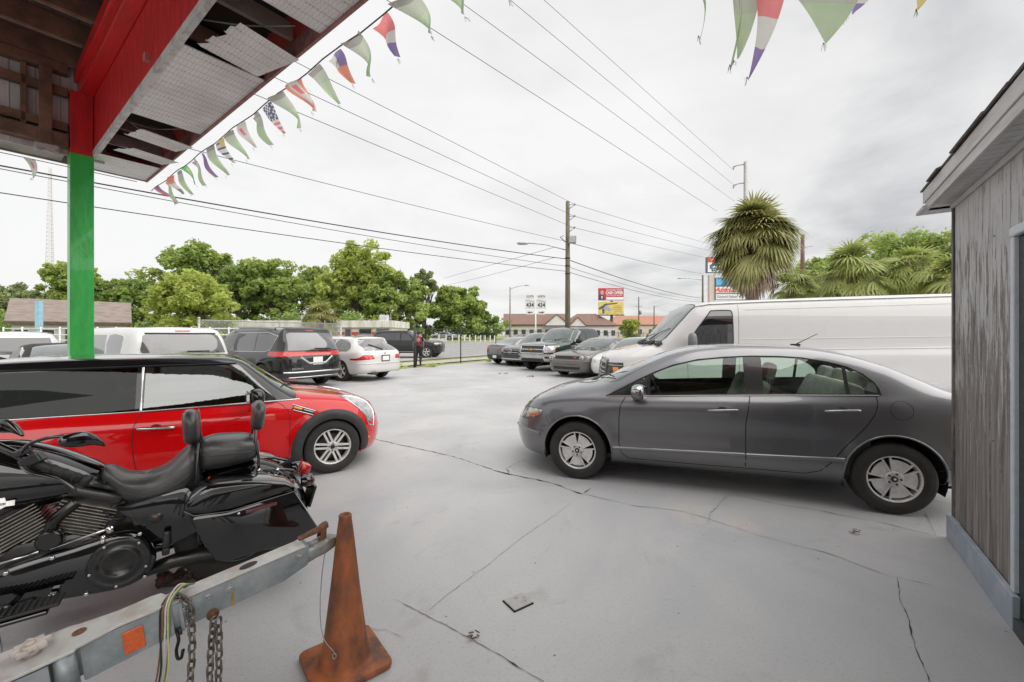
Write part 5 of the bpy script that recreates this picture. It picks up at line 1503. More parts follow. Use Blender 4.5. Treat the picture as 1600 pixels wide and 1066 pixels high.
rsu, rsb = build_car('road_suv', 'black sport utility car driving on the road behind the walking person', 'car', rs, (-5.55, 28.9, 0), heading(0.99, -0.12), RS)
simple_wheels(rsu, rs, 0.24, 0.25, 'five')
rib2(rsu, 'sill_trim', CHROME, rsb, [[(-0.6, 0.42), (-2.4, 0.42)]], 0.05, 0.01, sides=(1, -1))
fs_ = gen(0.9, 2.7, 1.0, 1.8, 1.45, 0.95, 0.75, (-0.35, 1.0), -1.15, -2.2, (-3.0, 1.05), 1.0, 0.33, q=0.35)
fs_['cuts'] = [('side_window', 'side', [(-0.75, 0.97), (-1.2, 1.26), (-1.8, 1.33), (-2.4, 1.27), (-2.8, 1.03)], TINT),
               ('windshield', 'top', ws_poly(fs_, (-0.35, 1.0), -1.15), LIGHTGLASS, {'zmin': 0.9}),
               ('rear_window', 'top', [(-2.3, 0), (-2.3, 0.5), (-2.8, 0.6), (-2.95, 0)], TINT, {'zmin': 0.9})]
FAR_CARS = []
def far_car(px, Y, label, col, hd, z=None):
    X = (px - 800) / 660 * Y
    m = paint('far_paint_' + str(len(FAR_CARS)), col, 0.3, 0.3)
    r, b_ = build_car('parked_car', label, 'car', fs_, (X, Y, terrain(X, Y) if z is None else z), heading(*hd), m, group='cars parked in the far lots')
    simple_wheels(r, fs_, 0.2, 0.2)
    FAR_CARS.append(r)
far_car(683, 74, 'silver car parked on the far grass beyond the row of white posts', (0.30, 0.32, 0.36), (-0.97, 0.24))
far_car(800, 66, 'dark silver car in front of the brown-roofed building, seen above the silver-grey sedan', (0.12, 0.12, 0.13), (-0.9, -0.43))
far_car(823, 64, 'maroon car in front of the brown-roofed building, right of the dark silver one', (0.18, 0.05, 0.05), (-0.95, -0.3))
far_car(190, 33, 'blue car behind the green post, at the foot of the brown-roofed house', (0.05, 0.14, 0.36), (-0.98, 0.2), 0)
far_car(622, 46, 'white car in front of the red-striped building, above the dark road SUV', (0.6, 0.6, 0.6), (0.97, 0.2))
far_car(596, 43, 'dark grey car in front of the red-striped building, left of the white one', (0.06, 0.06, 0.065), (0.97, 0.2))
# ------------------------------------------------------------------ fences, buildings, signs, poles
def W3(px, py, Y): return Vector(((px - 800) / 660 * Y, Y, EYE + (524 - py) / 660 * Y))
def chain_material(name, col, cell=0.075, wire=0.16):
    m = bpy.data.materials.new(name); m.use_nodes = True; nt = m.node_tree; L = nt.links.new
    p = nt.nodes['Principled BSDF']; p.inputs['Base Color'].default_value = (*col, 1); p.inputs['Metallic'].default_value = 0.6; p.inputs['Roughness'].default_value = 0.5
    tcn = nt.nodes.new('ShaderNodeTexCoord'); sp = nt.nodes.new('ShaderNodeSeparateXYZ'); L(tcn.outputs['Object'], sp.inputs[0])
    def mth(op, a, b):
        n = nt.nodes.new('ShaderNodeMath'); n.operation = op
        for i, v in enumerate((a, b)):
            if v is None: continue
            if isinstance(v, (int, float)): n.inputs[i].default_value = v
            else: L(v, n.inputs[i])
        return n.outputs[0]
    a = mth('DIVIDE', mth('ADD', sp.outputs[0], sp.outputs[2]), cell); b = mth('DIVIDE', mth('SUBTRACT', sp.outputs[0], sp.outputs[2]), cell)
    fa = mth('LESS_THAN', mth('FRACT', a, None), wire); fb_ = mth('LESS_THAN', mth('FRACT', b, None), wire)
    L(mth('MAXIMUM', fa, fb_), p.inputs['Alpha'])
    return m
FENCE_D = chain_material('fence_mesh_dark', (0.06, 0.065, 0.06), 0.085, 0.075)
FENCE_G = chain_material('fence_mesh_galvanised', (0.42, 0.42, 0.40), 0.085, 0.16)
GALV = mat('galvanised', (0.42, 0.43, 0.43), 0.42, 0.75, col2=(0.30, 0.32, 0.33), vscale=7, vrough=0.2)
def fence(name, label, s0, s1, c, h, mesh_m, post_m, step=3.05, top=True):
    x0, y0 = sc(s0, c)
    t = thing(name, label, 'fence', (x0, y0, tz(c)), math.atan2(DR.y, DR.x))
    n = max(1, round((s1 - s0) / step)); L_ = s1 - s0
    bm = bmesh.new(); q = [bm.verts.new(v) for v in ((0, 0, 0.03), (L_, 0, 0.03), (L_, 0, h), (0, 0, h))]; bm.faces.new(q)
    obj('mesh_panel', bm, mesh_m, t)
    for i in range(n + 1):
        bm = bmesh.new(); x = L_ * i / n; r = 0.04 if i in (0, n) else 0.03
        cyl(bm, (x, 0.03, 0), (x, 0.03, h + 0.04), r, 8); ellipsoid(bm, (x, 0.03, h + 0.05), (r * 1.2, r * 1.2, r), nu=8, nv=5)
        obj('post', bm, post_m, t)
    bm = bmesh.new(); cyl(bm, (0, 0.03, h - 0.01), (L_, 0.03, h - 0.01), 0.022, 6); obj('top_rail', bm, post_m, t)
    return t
POSTD = mat('fence_post_dark', (0.04, 0.042, 0.04), 0.5, 0.3, var=0.3)
fence('chain_link_fence', 'long black chain-link fence running from the open gate behind the right-hand row of cars', 14.7, 100, 14.6, 1.83, FENCE_D, POSTD, 3.4)
fence('chain_link_fence', 'short bare chain-link fence behind the black minivan and white sport utility car', 5.75, 10.6, 14.6, 1.98, FENCE_G, GALV, 2.4)
# the gate post's latch pole with cross bars
g0 = Vector((*sc(14.45, 14.45), 0))
t = thing('gate_post', 'dark steel gate post with hinges beside the walking person', 'gate post', g0)
bm = bmesh.new(); cyl(bm, (0, 0, 0), (0, 0, 1.92), 0.05, 10); obj('post', bm, POSTD, t)
for z in (0.45, 1.1, 1.6):
    bm = bmesh.new(); obox(bm, (0.05, 0.0, z), (0.16, 0.06, 0.05)); obj('hinge', bm, POSTD, t)

BRICKW = mat('wall_white', (0.66, 0.64, 0.60), 0.8, var=0.1, vscale=2)
SHING_B = mat('shingle_brown', (0.23, 0.145, 0.115), 0.9, col2=(0.17, 0.105, 0.085), vscale=3, stretch=(0.6, 0.6, 5), bump=0.4, bscale=8)
SHING_G = mat('shingle_grey_brown', (0.25, 0.205, 0.18), 0.9, col2=(0.18, 0.15, 0.135), vscale=2.2, stretch=(0.5, 0.5, 4), bump=0.4, bscale=8)
SHING_O = mat('tile_orange', (0.42, 0.20, 0.14), 0.9, col2=(0.33, 0.16, 0.12), vscale=2, stretch=(0.6, 0.6, 4))
WINM = mat('building_glass', (0.04, 0.05, 0.055), 0.08, coat=1, var=0.4, vscale=2)
WOODT = mat('dark_trim', (0.10, 0.06, 0.05), 0.7, var=0.3)
def house(name, label, px0, px1, Y, eave_y, ridge_y, roof_m, wall_m, rot=0.0, depth=9.0, gable='side', hip=2.5, wins=5, base=None, extra=None, cat='house', dormer=None):
    """gable/hip roofed building whose front spans two picture columns at depth Y"""
    x0, x1 = ((p - 800) / 660 * Y for p in (px0, px1)); w = x1 - x0
    zb_ = terrain((x0 + x1) / 2, Y) - 0.15 if base is None else base
    ze = EYE + (524 - eave_y) / 660 * Y - zb_; zr_ = EYE + (524 - ridge_y) / 660 * (Y + depth * 0.35) - zb_
    t = thing(name, label, cat, ((x0 + x1) / 2, Y, zb_), rot)
    hw = w / 2
    bm = bmesh.new(); box(bm, -hw + 0.4, hw - 0.4, 0.4, depth - 0.4, 0, ze - 0.02)
    if gable == 'side':
        for sx in (-1, 1):
            xx = sx * (hw - 0.42)
            prism(bm, [(0.42, ze - 0.03), (depth - 0.42, ze - 0.03), (depth / 2, zr_ - 0.18)], (xx - 0.06, xx + 0.06), 'X')
    obj('wall', bm, wall_m, t)
    bm = bmesh.new(); hp = 0 if gable == 'side' else hip
    th = 0.16
    A = [(-hw, 0, ze), (hw, 0, ze), (hw - hp, depth / 2, zr_), (-hw + hp, depth / 2, zr_), (-hw, depth, ze), (hw, depth, ze)]
    lo = [bm.verts.new((a, b, c)) for a, b, c in A]; hi = [bm.verts.new((a, b, c + th)) for a, b, c in A]
    for L_ in (lo, hi):
        for q in ((0, 1, 2, 3), (3, 2, 5, 4)): bm.faces.new([L_[i] for i in q])
        if hp: bm.faces.new((L_[1], L_[5], L_[2])); bm.faces.new((L_[0], L_[3], L_[4]))
    for a, b in ((0, 1), (1, 5), (5, 4), (4, 0)) if hp else ((0, 1), (1, 2), (2, 5), (5, 4), (4, 3), (3, 0)):
        bm.faces.new((lo[a], lo[b], hi[b], hi[a]))
    bmesh.ops.recalc_face_normals(bm, faces=bm.faces[:])
    obj('roof', bm, roof_m, t)
    bm = bmesh.new(); box(bm, -hw - 0.02, hw + 0.02, -0.06, -0.01, ze - 0.14, ze + 0.10); obj('fascia', bm, WOODT if wall_m is not None else WHITE, t)
    for i in range(wins):
        x = -hw + w * (i + 0.6) / (wins + 0.2)
        door = (i == wins // 2)
        z0, z1 = (0.1, ze * 0.72) if door else (ze * 0.34, ze * 0.72)
        bm = bmesh.new(); box(bm, x - 0.5, x + 0.5, 0.34, 0.39, z0, z1)
        f = obj('door' if door else 'window', bm, mat('window_frame', (0.55, 0.52, 0.50), 0.6, var=0.15) if not door else WOODT, t)
        bm = bmesh.new(); box(bm, x - 0.43, x + 0.43, 0.325, 0.34, z0 + 0.08, z1 - 0.08); obj('pane', bm, WINM, f)
    if dormer:
        for dx, dw, dz, dd in dormer:
            bm = bmesh.new(); zt_ = ze + dz
            prism(bm, [(dx - dw, ze - 0.1), (dx + dw, ze - 0.1), (dx, zt_)], (-dd, -dd + 0.1), 'Y')
            obj('gable', bm, wall_m, t)
            bm = bmesh.new()
            P_ = [(dx - dw * 1.12, -dd - 0.25, ze - 0.18), (dx, -dd - 0.25, zt_ + 0.05), (dx + dw * 1.12, -dd - 0.25, ze - 0.18)]
            Q_ = [(a, depth / 2, c) for a, b, c in P_]
            for k in (0, 1):
                vs_ = [bm.verts.new(v) for v in (P_[k], P_[k + 1], Q_[k + 1], Q_[k])]; vt = [bm.verts.new((v.co.x, v.co.y, v.co.z + 0.14)) for v in vs_]
                bm.faces.new(vs_); bm.faces.new(vt[::-1])
                for a in range(4): bm.faces.new((vs_[a], vs_[(a + 1) % 4], vt[(a + 1) % 4], vt[a]))
            bmesh.ops.recalc_face_normals(bm, faces=bm.faces[:])
            obj('gable_roof', bm, roof_m, t)
    return t
house('house', 'low house with a long grey-brown shingle roof at the far left, behind the green post', 44, 182, 42, 505, 472, SHING_G, mat('wall_grey', (0.38, 0.38, 0.37), 0.85, var=0.1), wins=5, depth=6, rot=R(43))
house('building', 'brown-roofed building with gables behind the twin 434 route signs', 786, 888, 92, 508, 491, SHING_B, BRICKW, wins=8, depth=10, dormer=[(4.5, 2.6, 2.2, 1.2)], cat='building')
house('building', 'second brown-roofed building with a pale gable, left of the billboard', 880, 966, 96, 509, 491, SHING_B, BRICKW, wins=7, depth=11, dormer=[(-3.0, 1.8, 1.8, 0.6)], gable='hip', hip=4, cat='building')
house('building', 'distant orange-tiled building right of the billboard', 948, 1130, 150, 508, 494, SHING_O, mat('wall_cream', (0.58, 0.50, 0.42), 0.8, var=0.1), wins=12, depth=14, gable='hip', hip=5, cat='building')
# long white shop with a red stripe
def shop():
    Y = 57; x0, x1 = ((p - 800) / 660 * Y for p in (366, 611)); zb_ = terrain(x1, Y) - 0.2
    zt = EYE + (524 - 501) / 660 * Y - zb_
    t = thing('shop_building', 'long flat-roofed white building with a red stripe along its wall, behind the estate car', 'building', (x0, Y, zb_), 0)
    w = x1 - x0
    bm = bmesh.new(); box(bm, 0, w, 0.3, 9, 0, zt - 0.1); obj('wall', bm, BRICKW, t)
    bm = bmesh.new(); box(bm, -0.25, w + 0.25, 0.0, 9.3, zt - 0.95, zt, bev=0.03); obj('roof', bm, mat('roof_band', (0.68, 0.66, 0.63), 0.7, col2=(0.5, 0.47, 0.44), vscale=1.2, stretch=(1, 1, 0.3)), t)
    bm = bmesh.new(); box(bm, -0.02, w + 0.02, 0.24, 0.29, 1.15, 1.55); obj('stripe', bm, mat('stripe_red', (0.55, 0.06, 0.05), 0.6, var=0.2), t)
    for i in range(9):
        x = w * (i + 0.5) / 9
        bm = bmesh.new(); ww = 0.9 if i % 3 else 0.45; z0 = 1.0 if i % 3 else 0.05
        box(bm, x - ww, x + ww, 0.16, 0.23, z0, zt - 1.05); f = obj('window' if i % 3 else 'door', bm, mat('shop_frame', (0.40, 0.36, 0.33), 0.6, var=0.2), t)
        bm = bmesh.new(); box(bm, x - ww + 0.1, x + ww - 0.1, 0.13, 0.155, z0 + 0.1, zt - 1.15); obj('pane', bm, WINM, f)
    for xx in (w * 0.37, w * 0.9):
        bm = bmesh.new(); obox(bm, (xx, 4, zt + 0.45), (1.1, 1.1, 0.9), None, 0, 0.04)
        for k in range(5): obox(bm, (xx, 3.44, zt + 0.15 + 0.14 * k), (0.9, 0.03, 0.06))
        obj('air_conditioner', bm, mat('ac_white', (0.6, 0.6, 0.58), 0.6, var=0.2), t)
    bm = bmesh.new(); cyl(bm, (w * 0.985, 1, zt), (w * 0.985, 1, zt + 1.1), 0.05, 8); tube(bm, [(w * 0.985, 1, zt + 1.0), (w * 0.99, 0.8, zt + 1.25), (w + 0.1, 0.4, zt + 1.4)], [0.05, 0.06, 0.12], 8)
    obj('floodlight', bm, GALV, t)
shop()
# back-lot railing and blue column by the house
rail = thing('metal_railing', 'white metal railing in front of the low house at the far left', 'railing', (-32.5, 27, 0.0), 0)
for i in range(14):
    bm = bmesh.new(); cyl(bm, (i * 1.2, 0, 0), (i * 1.2, 0, 2.05), 0.045, 8); obj('post', bm, WHITE, rail)
for z in (1.2, 1.55, 1.95):
    bm = bmesh.new(); cyl(bm, (0, 0, z), (15.6, 0, z), 0.035, 8); obj('rail', bm, WHITE, rail)
t = thing('sign_column', 'pale blue square column standing in front of the low house', 'sign column', (W3(61, 524, 30).x, 30, 0), 0)
bm = bmesh.new(); obox(bm, (0, 0, 1.05), (0.18, 0.18, 2.1), None, 0, 0.01); obj('column', bm, mat('pale_blue', (0.30, 0.52, 0.66), 0.6, var=0.15), t)
bm = bmesh.new(); obox(bm, (0, 0, 2.95), (0.36, 0.25, 1.95), None, 0, 0.02); obj('cabinet', bm, mat('pale_blue'), t)
# white posts in the far verge
bm = bmesh.new()
prism(bm, [(-0.09, 0), (0.09, 0), (0.09, 1.0), (0, 1.12), (-0.09, 1.0)], (-0.05, 0.05), 'Y', bev=0.01)
wp = obj('verge_post', bm, WHITE)
tag(wp, 'short white wooden post in the row along the far grass verge', 'post', 'white posts along the far verge')
for i, px in enumerate((686, 697, 707, 717, 726, 734, 743, 751, 758, 766, 773)):
    o = wp if i == 0 else wp.copy()
    if i: COL.objects.link(o)
    Y = 62 + i * 0.6; x = (px - 800) / 660 * Y
    o.location = (x, Y, terrain(x, Y)); o['label'] = 'short white wooden post in the far verge, ' + ('leftmost', 'second', 'third', 'fourth', 'fifth', 'sixth', 'seventh', 'eighth', 'ninth', 'tenth', 'eleventh')[i] + ' of the row from the left'
bm = bmesh.new(); obox(bm, (0, 0, 0.25), (2.4, 0.5, 0.5), None, 0, 0.05)
for k in (-0.8, 0, 0.8): obox(bm, (k, 0, 0.53), (0.5, 0.4, 0.06), None, 0, 0.02)
o = obj('concrete_block', bm, mat('block_white', (0.62, 0.62, 0.6), 0.8, var=0.2)); o.location = (*W3(684, 0, 60).xy, terrain(W3(684, 0, 60).x, 60))
tag(o, 'low white concrete block in the far verge below the parked silver car', 'concrete block')

# ---- poles and wires
WOODP = mat('pole_wood', (0.17, 0.15, 0.10), 0.9, col2=(0.10, 0.085, 0.06), vscale=5, stretch=(4, 4, 0.3), bump=0.4, bscale=30)
def pole(name, label, px, Y, top_y, r, m, cat='utility pole', lean=0):
    X = (px - 800) / 660 * Y; z0 = terrain(X, Y); zt = EYE + (524 - top_y) / 660 * Y
    t = thing(name, label, cat, (X, Y, z0), 0)
    bm = bmesh.new(); tube(bm, [(0, 0, -0.1), (0.0, 0, (zt - z0) * 0.5), (lean, 0, zt - z0)], [r * 1.2, r, r * 0.8], 12); obj('shaft', bm, m, t)
    return t, zt - z0
def arm(t, name, pts, r, m):
    bm = bmesh.new(); tube(bm, pts, r, 6); return obj(name, bm, m, t)
up, uh = pole('utility_pole', 'tall wooden utility pole with three insulator brackets and a street lamp arm', 887, 30, 315, 0.17, WOODP)
for pyy in (321, 339, 357):
    z = EYE + (524 - pyy) / 660 * 30
    o = arm(up, 'bracket', [(0.1, 0, z - 0.25), (0.5, 0, z + 0.02)], 0.03, GALV)
    bm = bmesh.new(); tube(bm, [(0.1, 0, z + 0.05), (0.48, 0, z + 0.03)], 0.025, 6); obj('strut', bm, GALV, o)
    bm = bmesh.new(); lathe(bm, [(0.03, 0), (0.07, 0.03), (0.04, 0.06), (0.07, 0.09), (0.03, 0.14)], 'Z', (0.5, 0, z), 10); obj('insulator', bm, mat('insulator_grey', (0.25, 0.24, 0.24), 0.3, coat=0.5, var=0.2), o)
z = EYE + (524 - 376) / 660 * 30
bm = bmesh.new(); obox(bm, (0.28, -0.25, z), (0.55, 0.3, 0.55), (0.2, 0, 0), 0, 0.04)
o = obj('floodlight', bm, mat('flood_grey', (0.28, 0.28, 0.25), 0.5, 0.3, var=0.2), up)
bm = bmesh.new(); obox(bm, (0.28, -0.42, z), (0.45, 0.02, 0.42), (0.2, 0, 0)); obj('lens', bm, CLEARLENS, o)
za = EYE + (524 - 391) / 660 * 30
o = arm(up, 'lamp_arm', [(-0.1, 0, za), (-1.6, -0.2, za + 0.35), (-2.9, -0.4, za + 0.42)], 0.035, GALV)
bm = bmesh.new(); ellipsoid(bm, (-3.2, -0.44, za + 0.38), (0.42, 0.17, 0.10), sq=0.8); obj('lamp_head', bm, mat('lamp_grey', (0.4, 0.4, 0.4), 0.4, 0.5, var=0.2), o)
arm(up, 'clamp', [(-0.18, -0.1, za + 0.55), (-0.55, -0.15, za + 0.9), (-0.3, -0.1, za + 1.0)], 0.03, BLACK)
for k in (0, 1, 2): 
    bm = bmesh.new(); cyl(bm, (0, 0, (6.95 - k * 0.55)), (0, 0, 7.03 - k * 0.55), 0.19, 12); obj('clamp_band', bm, BLACK, up)
p2, h2 = pole('street_light', 'slender street lamp pole with its arm to the right, left of the 434 signs', 797, 75, 449, 0.14, mat('pole_grey', (0.30, 0.27, 0.24), 0.6, var=0.3), 'street lamp')
o = arm(p2, 'lamp_arm', [(0, 0, h2 - 0.3), (1.6, 0, h2 + 0.2), (2.7, 0, h2 + 0.35)], 0.05, GALV)
bm = bmesh.new(); ellipsoid(bm, (3.0, 0, h2 + 0.33), (0.45, 0.18, 0.10)); obj('lamp_head', bm, mat('lamp_grey'), o)
p3, h3 = pole('street_light', 'wooden pole with a lamp arm to the left, beside the shopping plaza sign', 1098, 76, 430, 0.18, WOODP, 'street lamp')
o = arm(p3, 'lamp_arm', [(0, 0, h3 - 0.9), (-2.4, 0, h3 - 0.6), (-3.8, 0, h3 - 0.55)], 0.05, GALV)
bm = bmesh.new(); ellipsoid(bm, (-4.1, 0, h3 - 0.58), (0.5, 0.2, 0.11)); obj('lamp_head', bm, mat('lamp_grey'), o)
p4, h4 = pole('steel_pole', 'tall pale steel transmission pole rising behind the big palm', 1165, 52, 253, 0.26, mat('steel_pale', (0.42, 0.40, 0.39), 0.5, 0.4, var=0.15))
for pyy in (258, 287):
    z = EYE + (524 - pyy) / 660 * 52
    o = arm(p4, 'cross_arm', [(0, 0, z + 0.1), (-0.9, 0, z), (-1.5, 0, z - 0.25)], 0.08, mat('steel_pale'))
    bm = bmesh.new(); lathe(bm, [(0.03, 0), (0.1, 0.08), (0.05, 0.16), (0.1, 0.24), (0.05, 0.34)], 'Z', (-1.5, 0, z - 0.6), 8); obj('insulator', bm, mat('insulator_grey'), o)
p5, h5 = pole('utility_pole', 'dark brown pole top with a short arm, right of the big palm', 1254, 42, 367, 0.2, mat('pole_brown', (0.14, 0.075, 0.06), 0.85, col2=(0.35, 0.30, 0.28), vscale=1.2, t=(0.6, 0.66)))
arm(p5, 'cross_arm', [(0, 0, h5 - 1.3), (1.0, 0, h5 - 1.1)], 0.035, GALV)
for px, Y, ty, lb in ((998, 110, 464, 'thin wooden pole with a hanging transformer, right of the billboard'), (1022, 120, 478, 'short grey pole with a lamp arm in front of the orange-tiled building')):
    p6, h6 = pole('utility_pole', lb, px, Y, ty, 0.17, WOODP)
    if px == 998:
        bm = bmesh.new(); cyl(bm, (0.45, 0, h6 - 4.6), (0.45, 0, h6 - 3.6), 0.3, 10); obj('transformer', bm, mat('insulator_grey'), p6)
        arm(p6, 'cross_arm', [(-0.9, 0, h6 - 2.5), (0.9, 0, h6 - 2.5)], 0.05, WOODP)
    else: arm(p6, 'lamp_arm', [(0, 0, h6 - 0.4), (2.5, 0, h6 + 0.4)], 0.05, GALV)
# radio mast far left
bm = bmesh.new(); Y = 300; X = (79 - 800) / 660 * Y; zt = EYE + (524 - 262) / 660 * Y
wd = lambda z: 3.4 - 2.4 * z / zt
for k in range(3):
    a = 2 * PI * k / 3
    tube(bm, [(wd(z) * math.cos(a), wd(z) * math.sin(a), z) for z in (0, zt)], 0.17, 5)
n = 42
for i in range(n):
    z0_, z1_ = zt * i / n, zt * (i + 1) / n
    for k in range(3):
        a, b = 2 * PI * k / 3, 2 * PI * (k + 1) / 3
        tube(bm, [(wd(z0_) * math.cos(a), wd(z0_) * math.sin(a), z0_), (wd(z1_) * math.cos(b), wd(z1_) * math.sin(b), z1_)], 0.08, 4, caps=False)
        tube(bm, [(wd(z0_) * math.cos(a), wd(z0_) * math.sin(a), z0_), (wd(z0_) * math.cos(b), wd(z0_) * math.sin(b), z0_)], 0.08, 4, caps=False)
o = obj('radio_mast', bm, mat('mast_grey', (0.55, 0.52, 0.52), 0.6, var=0.1)); o.location = (X, Y, 0)
tag(o, 'pale lattice radio mast far off beside the green post', 'radio mast')

WIREM = mat('wire_black', (0.02, 0.02, 0.02), 0.6, var=0.2)
def wire(label, a, b, sag, r, n=24):
    """a, b = world points"""
    a, b = Vector(a), Vector(b); pts = [a + (b - a) * (i / n) - Vector((0, 0, 4 * sag * (i / n) * (1 - i / n))) for i in range(n + 1)]
    bm = bmesh.new(); tube(bm, pts, r, 5)
    return tag(obj('power_line', bm, WIREM), label, 'power line', 'overhead power lines')
def ext(p, q, k): return q + (q - p) * k
PT = {n: W3(887 + 10, y, 30) for n, y in (('A', 319), ('B', 338), ('C', 356))}
for n_, (px, py, Y), lb in (('A', (517, 125, 15.4), 'top wire of the three leading left from the utility pole brackets'), ('B', (472, 141, 14.6), 'middle wire of the three leading left from the utility pole brackets'), ('C', (459, 173, 14.3), 'lowest wire of the three leading left from the utility pole brackets')):
    q = W3(px, py, Y); wire(lb, PT[n_], ext(PT[n_], q, 0.75), 0.0, 0.011)
for n_, e_, lb in (('A', (1110, 381), 'top wire leading right from the utility pole to the palm'), ('B', (1112, 392), 'middle wire leading right from the utility pole to the palm'), ('C', (1112, 404), 'lowest wire leading right from the utility pole brackets to the palm')):
    q = W3(e_[0], e_[1], 62); wire(lb, PT[n_], ext(PT[n_], q, 0.2), 0.1, 0.014)
P0 = W3(884, 377, 30); wire('slack wire from the pole clamp to the canopy corner', P0, ext(P0, W3(340, 240, 15), 0.3), 0.12, 0.012)
wire('faint wire leading right below the bracket wires', W3(888, 379, 30), W3(1098, 428, 76), 0.2, 0.02)
for i, (y0, yl, ye, r, lb) in enumerate(((404.6, 249, 466, 0.026, 'thick upper cable of the low bundle crossing behind the green post'), (416, 254, 469, 0.014, 'thin second cable just below the thick one crossing behind the green post'), (424, 294, 472, 0.017, 'lowest cable sagging across the treetops and the green post'))):
    a = W3(884, y0, 30); b = W3(0, yl, 13)
    wire(lb, a, ext(a, b, 0.25), 0.30 if i < 2 else 0.22, r)
    wire(lb.split(' crossing')[0].split(' sagging')[0] + ' continuing right of the utility pole', a, W3(1098, ye, 76), 0.5, r * 1.2)
wire('service wire slanting down left from the utility pole, upper one', W3(868, 386, 30), W3(693, 435, 60), 0.0, 0.016)
wire('service wire slanting down left from the utility pole, lower one', W3(868, 402, 30), W3(696, 446, 60), 0.1, 0.014)
for (ax, ay), (bx, by), lb in (((1144, 264), (850, 0), 'highest of the long wires running to the steel pole'), ((1150, 292), (797, 0), 'second of the long wires running to the steel pole'), ((1148, 315), (715, 0), 'third of the long wires running behind the palm'), ((1120, 330), (662, 37), 'fourth long wire running behind the palm')):
    a = W3(ax, ay, 52); h_ = a.z; Yb = 660 * (h_ - EYE) / (524 - by); b = W3(bx, by, Yb)
    wire(lb, a, ext(a, b, 0.3), 0.0, 0.016 if by else 0.014)

# ---- signs
def panel(name, w, h, m, parent, loc, th=0.05):
    bm = bmesh.new(); obox(bm, (0, 0, 0), (w, th, h), None, 0, 0.01); o = obj(name, bm, m, parent); o.location = loc; return o
WR = mat('letter_white', (0.8, 0.8, 0.78), 0.6, var=0.05); BLK = mat('letter_black', (0.02, 0.02, 0.02), 0.6, var=0.1)
# 434 route signs
Y = 42; X = (837 - 800) / 660 * Y
t = thing('route_sign', 'pair of white 434 route signs, SOUTH and NORTH, with arrows on one post', 'road sign', (X, Y, tz(NRM.x * X + NRM.y * Y)), 0.0)
k = Y / 660
bm = bmesh.new(); cyl(bm, (0, 0.08, 0), (0, 0.08, EYE + 62 * k - 0.3), 0.07, 10); obj('post', bm, WHITE, t)
SIGNW = mat('sign_white', (0.66, 0.66, 0.64), 0.5, var=0.1)
zz = lambda py: EYE + (524 - py) * k - t.location.z
for sx, word, ar in ((-1, 'SOUTH', -1), (1, 'NORTH', 1)):
    x = sx * 0.56
    o = panel('direction_plate', 0.72, 0.40, SIGNW, t, (x, 0, zz(463.5))); text_mesh('word', word, 0.28, [BLK], o, (0, -0.03, 0), sx=0.8)
    o = panel('shield', 0.98, 0.98, SIGNW, t, (x, 0, zz(475.5)))
    text_mesh('number', '434', 0.62, [BLK], o, (0.0, -0.03, -0.10), sx=0.82, bold=0.012)
    bm = bmesh.new(); tube(bm, [(-0.4, -0.03, 0.40), (-0.1, -0.03, 0.36), (0.1, -0.03, 0.27), (0.42, -0.03, 0.25)], 0.012, 4); obj('shield_outline', bm, BLK, o)
    o = panel('arrow_plate', 0.72, 0.40, SIGNW, t, (x, 0, zz(488.5)))
    bm = bmesh.new(); prism(bm, [(-0.24 * ar, -0.035), (0.06 * ar, -0.035), (0.06 * ar, -0.11), (0.26 * ar, 0), (0.06 * ar, 0.11), (0.06 * ar, 0.035), (-0.24 * ar, 0.035)], (-0.035, -0.027), 'Y'); obj('arrow', bm, BLK, o)
# billboard
Y = 100; k = Y / 660; X = (954.5 - 800) * k
t = thing('billboard', 'double-deck roadside billboard, red CASH OFFER advert above a yellow one', 'billboard', (X, Y, 0), 0.0)
zz = lambda py: EYE + (524 - py) * k
bm = bmesh.new(); cyl(bm, (0.3, 0.5, 0), (0.3, 0.5, zz(470)), 0.35, 12); obj('post', bm, mat('bill_post', (0.10, 0.14, 0.14), 0.6, var=0.2), t)
w = 39.5 * k
o = panel('upper_advert', w, 19 * k, mat('ad_red', (0.50, 0.035, 0.06), 0.5, var=0.1), t, (0, 0, zz(460)), 0.3)
x_ = lambda px: (px - 954.5) * k
text_mesh('headline', 'GUARANTEED', 0.62, [WR], o, (0.75, -0.17, 0.98), sx=0.95)
text_mesh('headline', 'CASH OFFER', 0.92, [WR], o, (0.75, -0.17, 0.30), sx=0.78, bold=0.03)
text_mesh('headline', 'ON YOUR HOME', 0.52, [WR], o, (0.75, -0.17, -0.32), sx=0.95)
panel('caption_band', 27 * k, 4 * k, WR, o, (0.9, -0.16, -1.0), 0.03)
bm = bmesh.new(); obox(bm, (-2.35, -0.165, -0.78), (1.1, 0.03, 1.25)); 
prism(bm, [(-2.95, -1.40), (-1.45, -1.40), (-1.6, -0.75), (-1.95, -0.45), (-2.5, -0.45), (-2.9, -0.8)], (-0.20, -0.185), 'Y'); obj('portrait_suit', bm, mat('suit_navy', (0.05, 0.07, 0.12), 0.7, var=0.2), o)
bm = bmesh.new(); ellipsoid(bm, (-2.15, -0.2, 0.35), (0.42, 0.05, 0.55)); obj('portrait_head', bm, mat('ad_skin', (0.62, 0.36, 0.28), 0.7, var=0.2), o)
bm = bmesh.new(); prism(bm, [(-2.35, -0.45), (-2.0, -0.45), (-2.15, -1.35)], (-0.22, -0.205), 'Y'); obj('portrait_shirt', bm, WR, o)
o = panel('lower_advert', w, 20.5 * k, mat('ad_yellow', (0.68, 0.56, 0.16), 0.5, var=0.12, vscale=0.8), t, (0, 0, zz(482.0)), 0.3)
